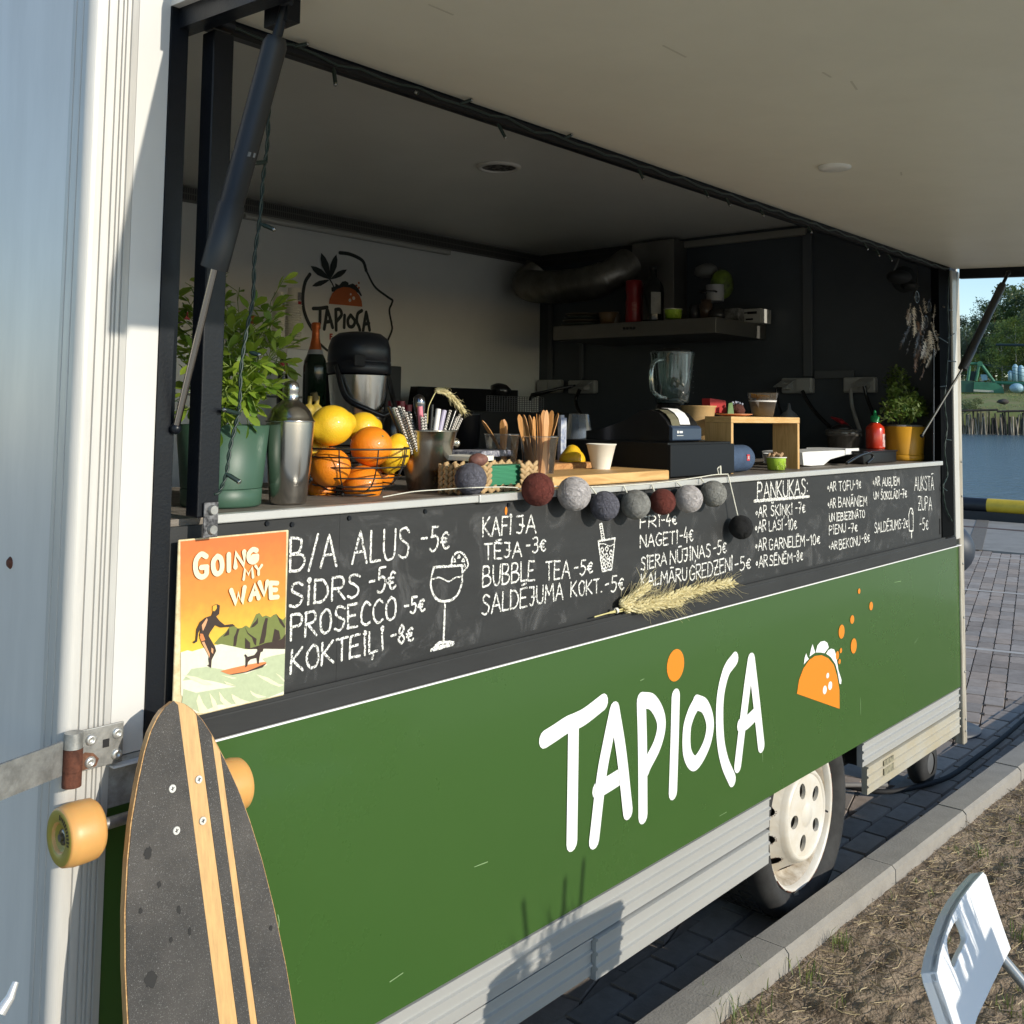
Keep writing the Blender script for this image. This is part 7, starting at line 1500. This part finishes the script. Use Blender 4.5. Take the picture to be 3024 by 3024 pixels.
part('logo_lettering', mb, lgk); mb = MB(); rl(mb, [(1527, 925), (1527, 970)], .008, False); rl(mb, [(1527, 925), (1545, 925)], .008, False); rl(mb, [(1527, 946), (1542, 946)], .008, False)
part('logo_strapline', mb, mat('logo_red', (.42, .05, .03), .5))
# ventilation strip, lamp tube, ceiling lamp
vm = mat('vent_dark', (.05, .048, .045), .6); vs_ = mat('vent_grey', (.15, .145, .13), .6)
vz0, vz1 = H(.872), ZR-.002
vt = part('vent_strip', bx(.80, XE, YW-.012, YW-.002, vz0, vz1), vs_)
mb = MB()
for i in range(230):
    x = 2.1+i*.0110
    for z0_ in (vz0+.010, vz0+.038): mb.box(x, x+.0055, YW-.0145, YW-.0125, z0_, z0_+.022)
setp(build('slot', mb, vm, vt), kind='stuff')
vt2 = part('vent_strip', bx(XE-.012, XE-.002, 1.62, YW-.013, vz0, vz1), mat('vent_grey_dark', (.07, .07, .07), .6)); mb = MB()
for i in range(60):
    y = 1.64+i*.0115
    for z0_ in (vz0+.010, vz0+.038): mb.box(XE-.0145, XE-.0125, y, y+.0055, z0_, z0_+.022)
setp(build('slot', mb, vm, vt2), kind='stuff')
lx0, lx1 = P(708, 635, 1, YW-.03).x, P(1330, 750, 1, YW-.03).x; lt_ = thing('tube_lamp', 'unlit tube lamp along the top of the rear wall', 'lamp', (lx0, YW-.03, H(.85)))
build('housing', bx(lx0, lx1, YW-.035, YW-.003, H(.842), H(.868)), mat('tube_housing', (.42, .41, .37), .4), lt_, bev=.004); build('tube', MB().cone((lx0+.02, YW-.04, H(.850)), (lx1-.02, YW-.04, H(.850)), .009, .009, 12), mat('tube_white', (.62, .61, .56), .3), lt_)
cl_ = P(1473, 491, 2, ZR); cz = thing('ceiling_spot', 'round perforated ceiling spot in the kitchen ceiling', 'lamp', (cl_.x, cl_.y, ZR)); build('bezel', MB().lathe((cl_.x, cl_.y, ZR), [(.085, -.001), (.082, -.010), (.068, -.011), (.066, -.004)], 40), mat('bezel', (.75, .73, .68), .4), cz)
build('grille', MB().lathe((cl_.x, cl_.y, ZR), [(.066, -.004), (0, -.004)], 30), vs_, cz); mb = MB()
for i in range(14): a = i*2.4; r = .013*math.sqrt(i+1)+.004; mb.lathe((cl_.x+math.cos(a)*r, cl_.y+math.sin(a)*r, ZR-.006), [(0, 0), (.009, 0), (.009, .001)], 10)
build('holes', mb, vm, cz, kind='stuff')
# dark end wall: conduits, sockets
ew = lambda x, y, d=.0: P(x, y, 0, XE-.003-d)
def condv(xa, ya, xb, yb_, w_=.022):
    a, b_ = ew(xa, ya), ew(xb, yb_)
    if abs(a.y-b_.y) < .08: part('conduit', bx(XE-.020, XE-.003, (a.y+b_.y)/2-w_, (a.y+b_.y)/2+w_, min(a.z, b_.z), max(a.z, b_.z)), conduit_m, bev=.002)
    else: part('conduit', bx(XE-.020, XE-.003, min(a.y, b_.y), max(a.y, b_.y), (a.z+b_.z)/2-w_, (a.z+b_.z)/2+w_), conduit_m, bev=.002)
condv(2388, 690, 2388, 1112); condv(2410, 1108, 2525, 1104, .018); condv(1628, 900, 1628, 1120, .014); condv(1720, 1010, 1720, 1120, .012)
a, b_ = ew(2040, 730), ew(2385, 685); part('conduit', bx(XE-.03, XE-.003, b_.y, a.y+.2, ZR-.055, ZR-.02), mat('pale_conduit', (.26, .25, .22), .5), bev=.003)
def socket(xl, yt_, xr, yb_, openf, lbl):
    a, b_ = ew(xl, (yt_+yb_)/2), ew(xr, (yt_+yb_)/2); zc = (a.z+b_.z)/2; k = MPP(a); hh = (yb_-yt_)*k/2; t = part('wall_socket', bx(XE-.045, XE-.0035, b_.y, a.y, zc-hh, zc+hh), socket_m, bev=.008)
    W = (a.y-b_.y)
    for i in range(2):
        yA = b_.y+W*(.05+.46*i); yB = yA+W*.42; yc = (yA+yB)/2
        if openf[i]:
            build('flap', MB().hexa([(XE-.047, yA, zc+hh*.7), (XE-.047, yB, zc+hh*.7), (XE-.125, yB+.01, zc-hh*.25), (XE-.125, yA+.01, zc-hh*.25)], [(XE-.047, yA, zc+hh*.8), (XE-.047, yB, zc+hh*.8), (XE-.128, yB+.01, zc-hh*.18), (XE-.128, yA+.01, zc-hh*.18)]), socket_m, t)
            build('plug', MB().cone((XE-.046, yc, zc-hh*.1), (XE-.095, yc, zc-hh*.1), .019, .016, 16), socket_m, t)
        else: build('flap', MB().hexa([(XE-.055, yA, zc-hh*.72), (XE-.055, yB, zc-hh*.72), (XE-.0455, yB, zc-hh*.72), (XE-.0455, yA, zc-hh*.72)], [(XE-.050, yA, zc+hh*.8), (XE-.050, yB, zc+hh*.8), (XE-.0455, yB, zc+hh*.8), (XE-.0455, yA, zc+hh*.8)]), socket_m, t)
    return t
socket(2318, 1117, 2408, 1162, (0, 1), ''); socket(2500, 1115, 2595, 1160, (1, 0), ''); socket(1598, 1122, 1666, 1160, (0, 0), ''); socket(1690, 1124, 1768, 1162, (1, 0), '')
def cable(lbl, pts, r, m): 
    q = crom([ew(x, y, d) for x, y, d in pts], 8); one('power_cable', lbl, 'cable', MB().tube(q, r, 8), m, tuple(q[0]), 'power cables below the wall sockets')
cable('black power cable curving down right from the paired wall socket', [(2370, 1155, .07), (2385, 1185, .09), (2410, 1220, .12), (2450, 1260, .2)], .009, bk_m)
cable('grey power cable hanging straight behind the smoked tub', [(2512, 1150, .07), (2515, 1190, .08), (2522, 1220, .10), (2540, 1275, .15)], .009, mat('cable_grey', (.28, .28, .27), .5))
cable('black power cable falling from the right socket to the sauce bottle', [(2552, 1140, .10), (2562, 1180, .10), (2580, 1225, .15), (2590, 1260, .2)], .008, bk_m)
cable('thin black cable behind the dessert cup', [(2318, 1145, .08), (2294, 1145, .08), (2298, 1190, .08), (2312, 1230, .1)], .005, bk_m)
cable('black cable from the left socket to the fryer', [(1700, 1140, .1), (1640, 1150, .14), (1590, 1165, .25), (1565, 1175, .3)], .009, bk_m)
cable('thick black cable dropping behind the clear cups', [(1712, 1150, .1), (1700, 1180, .1), (1705, 1205, .12), (1716, 1225, .15)], .011, bk_m)
# hood with things on it
hs = mat('hood_steel', (.20, .195, .18), .35, .7, var=.12, vscale=5)
hx1 = XE-.004; hy0 = 1.20
hd_x = P(1633, 983, 1, 2.05); 
hyb = P(2262, 941, 0, XE-.004).y; q = P(2114, 936, 1, hyb); hx0, hz1 = q.x, q.z
hya = P(1634, 968, 0, hx0).y; hz0 = P(2114, 983, 0, hx0).z
hood = thing('cooker_hood', 'flat steel cooker hood projecting from the dark end wall', 'cooker hood', (hx0, hyb, hz0))
build('canopy_box', bx(hx0, XE-.004, hyb, hya, hz0, hz1), hs, hood, bev=.002); build('chimney', bx(XE-.13, XE-.004, P(1990, 800, 0, XE-.13).y, P(1866, 800, 0, XE-.13).y, hz1+.001, ZR-.02), mat('chimney_steel', (.30, .29, .27), .3, .8, var=.25, vscale=3), hood, bev=.002)
bz_ = P(1858, 969, 0, hx0-.002)
for i in range(4): build('button', MB().cone((hx0-.006, bz_.y+.03-.02*i, bz_.z), (hx0, bz_.y+.03-.02*i, bz_.z), .006, .006, 10), bk_m, hood)
dct = thing('ventilation_duct', 'dark corrugated aluminium duct bending from the rear wall to the hood', 'duct', tuple(P(1700, 850, 0, 4.3)))
q = crom([P(1590, 800, 0, 4.35), P(1560, 838, 0, 4.30), P(1620, 848, 0, 4.25), P(1730, 838, 0, 4.25), P(1810, 810, 0, 4.3), P(1860, 775, 0, 4.4)], 16); k = MPP(q[30]); pts = []; rad = []
for i, p in enumerate(q[:-1]):
    for f in (0, .5): pts.append(p.lerp(q[i+1], f)); rad.append((49 if f == 0 else 43)*k*(1 if i < 60 else .95))
build('duct', MB().tube(pts, rad, 28), mat('duct_foil', (.36, .34, .30), .38, .8, var=.4, vscale=12), dct)
HY = (hya+hyb)/2
def onhood(px, py, xoff=.12):  # object base on hood top
    return P(px, py, 0, hx0+xoff)
def bottle(nm, lbl, cat, px, pyb, prof, m, xoff=.07, extra=None):
    b_ = P(px, pyb, 0, hx0+xoff); b_.z = hz1+.001; k = MPP(b_); t = thing(nm, lbl, cat, tuple(b_)); build('body', MB().lathe(b_, [(r*k, h*k) for r, h in prof], 28), m, t); return t, b_, k
t, b_, k = bottle('red_bottle', 'red plastic bottle on the cooker hood', 'bottle', 1872, 948, [(0, 0), (23, 0), (25, 4), (25, 60), (22, 80), (25, 100), (25, 122), (22, 126), (0, 126)], mat('bottle_red', (.26, .010, .014), .35)); build('printing', MB().add(*oncyl(b_, 25.5*k, 3.5, 4.1, b_.z+35*k, b_.z+60*k, 4)), mat('print_pale_red', (.40, .16, .13), .5, var=.8, vscale=90, dark=(.26, .010, .014)), t)
t, b_, k = bottle('wine_bottle', 'tall dark bottle with a pale label on the cooker hood', 'bottle', 1928, 945, [(0, 0), (31, 0), (32, 5), (32, 100), (24, 118), (11, 132), (10, 160), (11, 164), (0, 165)], mat('bottle_dark', (.008, .010, .009), .15)); build('label', MB().add(*oncyl(b_, 32.6*k, 3.55, 4.5, b_.z+22*k, b_.z+86*k, 8), True), mat('label_pale', (.30, .30, .28), .5, var=.2, vscale=60), t)
b_, h, k, t = limecup(1988, 941, 913, 56, P(1988, 941, 0, hx0+.07).y, 'lime green cup standing on the cooker hood')
for i, (px_, h_, w_, c_) in enumerate(((2052, 46, 17, (.03, .03, .035)), (2085, 60, 20, (.05, .03, .02)), (1816, 40, 16, (.16, .15, .13)), (2118, 30, 22, (.02, .02, .02)))):
    bottle('storage_jar', ['short dark jar right of the lime cup on the hood', 'taller brown jar on the hood below the hanging mug', 'pale jar behind the brown bowl on the hood', 'low black tin at the right part of the hood'][i], 'jar', px_, 942, [(0, 0), (w_, 0), (w_, h_*.8), (w_*.75, h_*.85), (w_*.8, h_), (0, h_)], mat('jar_%d' % i, c_, .3), .12)
bz2 = P(1796, 950, 0, hx0+.1); bz2.z = hz1+.001; k = MPP(bz2); one('wooden_bowl', 'brown bowl beside the red bottle on the hood', 'bowl', MB().lathe(bz2, [(0, 0), (22*k, 0), (30*k, 36*k), (29*k, 37*k), (0, 8*k)], 28), mat('bowl_brown', (.15, .095, .045), .5), tuple(bz2))
bz3 = P(1722, 955, 0, hx0+.12); bz3.z = hz1+.001; k = MPP(bz3); pls = thing('plate_stack', 'pile of flat plates and lids at the left of the hood', 'plate stack', tuple(bz3))
for i in range(4): build('plate', MB().lathe(bz3+Vector((0, 0, i*.018)), [(0, 0), (.05, 0), (.115-.008*i, .010), (.117-.008*i, .014), (0, .006)], 28), mat('plate_dark%d' % (i % 2), ((.05, .065, .06), (.10, .08, .06))[i % 2], .4), pls)
def hbox(nm, lbl, cat, x0, y0, x1, y1, xo, dp, m): 
    a, b_ = P(x0, y1, 0, hx0+xo), P(x1, y0, 0, hx0+xo); t = thing(nm, lbl, cat, tuple(a)); z0_ = hz1+.001; build('body', bx(hx0+xo, hx0+xo+dp, min(a.y, b_.y), max(a.y, b_.y), z0_, z0_+(b_.z-a.z)), m, t, bev=.002); return t, a, b_, z0_
t, a, b_, z0_ = hbox('white_carton', 'small white carton with black print at the end of the hood', 'carton', 2192, 896, 2246, 941, XE-hx0-.13, .11, mat('carton_pale', (.36, .36, .34), .5)); H_ = b_.z-a.z; yy0, yy1 = min(a.y, b_.y), max(a.y, b_.y); xo = XE-.13
build('print', MB().box(xo-.002, xo-.0005, yy0+.02, yy0+.07, z0_+H_*.62, z0_+H_*.80).box(xo-.002, xo-.0005, yy1-.06, yy1-.01, z0_+H_*.68, z0_+H_*.76).box(xo-.002, xo-.0005, yy0+.04, yy1-.02, z0_+H_*.2, z0_+H_*.32), bk_m, t)
hbox('white_carton', 'white carton with dark pattern left of the printed one on the hood', 'carton', 2140, 893, 2180, 938, XE-hx0-.19, .10, mat('carton_pattern', (.30, .30, .29), .5, var=.95, vscale=22, dark=(.02, .02, .02)))
gb_ = P(2132, 840, 0, 4.45); k = MPP(gb_); one('hanging_helmet', 'black and lime green cap hung above the hood', 'cap', MB().sphere(gb_, 34*k, 20, (1, 1, 1.3)), mat('lime_black', (.02, .022, .015), .6, var=.9, vscale=8, dark=(.20, .30, .03)), tuple(gb_))
mg = P(2112, 866, 0, 4.40); k = MPP(mg); mgt = thing('white_mug', 'white mug with a black loop hung above the hood', 'mug', tuple(mg)); build('mug', MB().cone(mg+Vector((0, 0, -24*k)), mg+Vector((0, 0, 24*k)), 25*k, 27*k, 24), mat('mug_white', (.34, .34, .34), .4), mgt); build('loop', ring(mg+Vector((-.07, 0, 0)), 26*k, .004), bk_m, mgt)
mk = P(2085, 800, 0, 4.45); one('hanging_cloth', 'crumpled grey cloth hanging beside the lime cap', 'cloth', MB().sphere(mk, .05, 16, (1, 1.2, .7), fn=lambda d: 1+.3*noise.noise(d*3)), mat('cloth_grey', (.16, .16, .15), .8), tuple(mk))
# fryer
fy_ = 1.60; fa, fb_ = P(1358, 1290, 1, fy_), P(1700, 1205, 1, fy_)
fry = thing('deep_fryer', 'black deep fryer with wire basket on the rear worktop', 'deep fryer', (fa.x, fy_, H(-.165)))
z_t = P(1400, 1147, 1, fy_+.3).z
build('back_panel', MB().prism([(fa.x, fy_+.32, H(-.165)), (fa.x+.75, fy_+.32, H(-.165)), (fa.x+.75, fy_+.32, z_t), (fa.x+.05, fy_+.32, z_t)], (0, .05, 0)), bk_m, fry, bev=.004)
build('tank', bx(fa.x+.08, fa.x+.85, fy_, fy_+.30, H(-.165), P(1500, 1215, 1, fy_).z), mat('fryer_steel', (.07, .07, .07), .3, .8), fry, bev=.004)
kk = P(1477, 1158, 1, fy_+.1); build('lid_knob', MB().lathe(kk, [(.02, -.04), (.045, -.01), (.05, .02), (.03, .035), (0, .035)], 20, (.3, 0, 1)), bk_m, fry)
ba0, ba1 = P(1437, 1215, 1, fy_-.01), P(1605, 1174, 1, fy_-.01); mb = MB()
for i in range(24): x = ba0.x+(ba1.x-ba0.x)*i/23; mb.tube([(x, fy_-.01, ba0.z), (x, fy_-.01, ba1.z)], .0016, 4, False)
for i in range(9): z = ba0.z+(ba1.z-ba0.z)*i/8; mb.tube([(ba0.x, fy_-.012, z), (ba1.x, fy_-.012, z)], .0016, 4, False)
build('wire_basket', mb, mat('wire_grey', (.16, .16, .17), .4, .7), fry, kind='stuff'); build('basket_handle', MB().tube([P(1565, 1180, 1, fy_-.02), P(1570, 1165, 1, fy_-.04), P(1640, 1150, 1, fy_-.1), P(1690, 1140, 1, fy_-.15)], .007, 8), bk_m, fry)
pan = P(1790, 1290, 1, .95); one('frying_pan', 'black steel pan standing left of the card terminal', 'pan', MB().lathe((pan.x, .95, CT-.02), [(0, 0), (.13, 0), (.16, .05), (.155, .05), (.125, .006), (0, .006)], 36), mat('pan_black', (.02, .02, .02), .25, .5), (pan.x, .95, CT-.02))
cl2 = P(1370, 1300, 1, .80); k = MPP(cl2); one('black_tub', 'black tub with teal rim behind the steel bucket', 'tub', MB().lathe((cl2.x, .8, CT), [(0, 0), (40*k, 0), (50*k, P(1370, 1225, 1, .8).z-CT), (52*k, P(1370, 1225, 1, .8).z-CT+.004), (48*k, P(1370, 1225, 1, .8).z-CT)], 28), black_plastic, (cl2.x, .8, CT))
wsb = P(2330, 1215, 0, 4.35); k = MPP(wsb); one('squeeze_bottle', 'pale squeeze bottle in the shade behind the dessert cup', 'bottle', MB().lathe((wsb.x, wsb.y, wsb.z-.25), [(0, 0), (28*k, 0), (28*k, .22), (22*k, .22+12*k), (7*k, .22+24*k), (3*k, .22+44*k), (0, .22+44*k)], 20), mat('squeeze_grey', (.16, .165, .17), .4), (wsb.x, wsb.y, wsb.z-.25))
# black cap and dreamcatcher hanging at the right
cpx = P(2670, 815, 1, .14); k = MPP(cpx); cap_t = thing('baseball_cap', 'black baseball caps hanging in the upper right corner', 'cap', tuple(cpx))
build('crown', MB().sphere(cpx+Vector((0, 0, -10*k)), 42*k, 24, (1.1, .8, .95)), mat('cap_cloth', (.010, .014, .015), .85), cap_t); build('peak', MB().sphere(P(2655, 818, 1, .12), 36*k, 24, (1.35, .9, .55)), mat('peak_cloth', (.006, .008, .009), .8), cap_t)
build('peak', MB().sphere(P(2690, 845, 1, .10), 30*k, 20, (1.2, .8, .5)), MATS['peak_cloth'], cap_t); build('cord', MB().tube([P(2640, 800, 1, .14), P(2656, 762, 1, .14)], .004, 6), mat('cord_grey', (.2, .2, .2), .7), cap_t)
dcY = .02; dc = thing('dreamcatcher', 'dreamcatcher with three hoops and pale and dark feathers hanging at the right post', 'dreamcatcher', tuple(P(2720, 900, 1, dcY)))
def hoop(x, y, r):
    c = P(x, y, 1, dcY); k = MPP(c); R2 = r*k; n = 28; build('hoop', MB().tube([c+Vector((math.cos(2*math.pi*i/n)*R2, 0, math.sin(2*math.pi*i/n)*R2)) for i in range(n+1)], .0035, 6, False), bk_m, dc)
    mb = MB()
    for i in range(7): a = 2*math.pi*i/7; a2 = a+2*math.pi*3/7; mb.tube([c+Vector((math.cos(a)*R2, 0, math.sin(a)*R2)), c+Vector((math.cos(a2)*R2, 0, math.sin(a2)*R2))], .0009, 4, False)
    build('web', mb, bk_m, dc)
hoop(2706, 877, 17); hoop(2743, 905, 15); hoop(2733, 950, 17)
build('cord', MB().tube([P(2751, 784, 1, .06), P(2749, 880, 1, .10), P(2743, 890, 1, dcY)], .0022, 5), mat('cord_blue', (.04, .05, .12), .5), dc); build('cord', MB().tube([P(2706, 860, 1, dcY), P(2710, 790, 1, dcY)], .002, 5), bk_m, dc)
fe = [leafmat('feather_pale', (.72, .66, .56), (.55, .44, .32), .3), leafmat('feather_dark', (.035, .028, .022), (.06, .045, .035), .1), leafmat('feather_brown', (.34, .20, .12), (.20, .12, .07), .2)]
rr = random.Random(11)
def feather(a, b_, w_, m):
    a, b_ = Vector(a), Vector(b_); d = b_-a; L = d.length; d.normalize(); s_ = d.cross(Vector((0, 1, 0))).normalized(); s_ = (s_+Vector((0, rr.uniform(-.7, .7), 0))).normalized(); cv = Vector((rr.gauss(0, .012), rr.gauss(0, .01), 0)); n = 22; mb = MB()
    for sg in (-1, 1):
        for i in range(n):
            f = i/n; p = a+d*L*f+cv*f*f; q = p+d*L*.10+s_*sg*w_*math.sin(math.pi*min(1, (f*.9+.12)))**.7*rr.uniform(.6, 1.1)+Vector((0, rr.gauss(0, .003), rr.gauss(0, .002))); p2 = a+d*L*(f+.055)+cv*(f+.05)**2
            mb.add([p, q, p2], [(0, 1, 2)])
    mb.tube([a, a.lerp(b_, .5)+cv*.25, b_+cv*.9], .0006, 4, False); build('feather', mb, m, dc)
for (x, y, dx, dy_, mi, w_) in ((2690, 895, -8, 45, 0, .016), (2700, 905, 0, 50, 0, .015), (2715, 900, 10, 45, 0, .016), (2728, 880, 4, 45, 0, .014), (2690, 925, -15, 35, 0, .018), (2700, 945, 6, 50, 0, .016), (2722, 930, 10, 45, 0, .018), (2755, 890, 12, 45, 0, .016), (2755, 925, 6, 55, 0, .018), (2765, 900, 22, 8, 0, .010), (2750, 950, 14, 55, 0, .018), (2745, 975, 8, 60, 0, .017), (2755, 1000, 12, 50, 0, .018), (2735, 1000, -6, 60, 0, .018), (2760, 1010, 10, 22, 0, .014), (2752, 1045, -18, 40, 0, .012),
    (2690, 960, -38, 72, 1, .011), (2700, 975, -28, 72, 1, .012), (2715, 970, -12, 80, 1, .013), (2725, 985, -25, 70, 1, .013), (2735, 960, -20, 80, 1, .012), (2712, 1000, -20, 60, 1, .010), (2720, 1010, -10, 50, 2, .013), (2735, 1030, -8, 50, 2, .014), (2705, 1040, 2, 60, 2, .010), (2728, 1080, 4, 40, 2, .008), (2686, 915, -10, 30, 2, .014), (2712, 950, 4, 40, 2, .015), (2745, 1010, -4, 60, 0, .016), (2768, 940, 6, 50, 0, .014), (2765, 975, 2, 50, 0, .016)):
    feather(P(x, y, 1, dcY+rr.uniform(-.015, .01)), P(x+dx, y+dy_, 1, dcY+rr.uniform(-.03, .0)), w_*(1.5 if mi != 1 else 1.2), fe[mi])
# thin rod in front of the right post
one('curtain_rod', 'thin dark vertical rod in front of the right frame post', 'rod', MB().cone(P(2757, 1030, 1, -.01), P(2757, 1372, 1, -.01), .0032, .0032, 8), mat('rod_dark', (.05, .055, .07), .3, .5), tuple(P(2757, 1372, 1, -.01)))

# ================================================================== AROUND THE TRAILER
jw = thing('jockey_wheel', 'small black jockey wheel below the far end of the trailer', 'wheel', (4.70, .16, 0)); jc = Vector((4.70, .14, .098))
build('tyre', MB().lathe(jc, [(.045, 0), (.086, .004), (.097, .018), (.097, .062), (.086, .076), (.045, .08)], 36, (0, 1, 0)), rubber, jw); build('hub', MB().lathe(jc, [(0, .002), (.025, 0), (.048, .006)], 24, (0, 1, 0)), mat('hub_grey', (.10, .10, .10), .6), jw); build('fork', MB().box(4.62, 4.80, .225, .25, .09, .34), mat('fork_green', (.05, .13, .06), .5), jw)
hz_ = P(4.7 and 2857, 1625, 0, 5.6); lp = Vector((hz_.x, hz_.y, hz_.z)); lq = lp+Vector((0, .115, 0)); bo_ = thing('bollard', 'dark blue round headed bollard just behind the far trailer corner', 'bollard', (lq.x, lq.y, 0)); cvm = mat('cover_blue', (.03, .038, .055), .5); build('head', MB().sphere(lq, .15, 24, (.8, 1.0, .95)), cvm, bo_); build('post', MB().lathe((lq.x, lq.y, 0), [(.16, 0), (.16, .02), (.085, .03), (.08, lq.z-.08)], 24), cvm, bo_)
hose = [P(2480, 2318, 2, .03), P(2600, 2338, 2, .025), P(2700, 2325, 2, .02), P(2800, 2295, 2, .02), P(2880, 2240, 2, .02), P(2960, 2180, 2, .02), P(3060, 2095, 2, .02), P(3200, 1990, 2, .02)]
one('black_hose', 'black hose lying on the paving along the kerb', 'hose', MB().tube(crom(hose, 8), .011, 10), black_matt, tuple(hose[0]))
one('grey_pipe', 'thin grey pipe running under the trailer to the black hose', 'pipe', MB().tube([P(2400, 2318, 2, .05), P(2500, 2318, 2, .05), P(2620, 2318, 2, .045)], .010, 8), mat('pipe_grey', (.20, .19, .18), .6), tuple(P(2500, 2318, 2, .05)))
# planter with reeds standing behind the viewer, its shadow falls on the skirt and the chair
plz = H(-1.30)+.35*1.87; pl_ = thing('planter', 'wooden planter of tall grass standing in the sun near the chair', 'planter', (2.02, -1.87, DZ))
build('box', bx(1.84, 2.20, -2.0, -1.75, DZ, plz), MATS['maple_ply'], pl_, bev=.004)
rr = random.Random(21); mb = MB()
for i in range(46):
    x = rr.uniform(1.90, 2.14); y = rr.uniform(-1.97, -1.78); hgt = rr.uniform(.08, .19); dx = rr.gauss(0, .04); dy_ = rr.gauss(0, .03); p = Vector((x, y, plz)); w_ = .0030 if i % 3 else .009
    mb.add([p-Vector((w_, 0, 0)), p+Vector((w_, 0, 0)), p+Vector((dx*.4+w_, dy_*.4, hgt*.6)), p+Vector((dx*.4-w_, dy_*.4, hgt*.6)), p+Vector((dx, dy_, hgt))], [(0, 1, 2, 3), (3, 2, 4)])
for x, hgt, dx in ((1.96, .25, -.04), (2.05, .25, .02), (2.11, .27, .03)):
    a_ = Vector((x, -1.88, plz)); b_ = a_+Vector((dx, 0, hgt)); mb.tube([a_, a_.lerp(b_, .55), a_.lerp(b_, .60), a_.lerp(b_, .95), b_], [.002, .002, .007, .007, .001], 6)
build('grass_blades', mb, blade_m, pl_, kind='stuff')
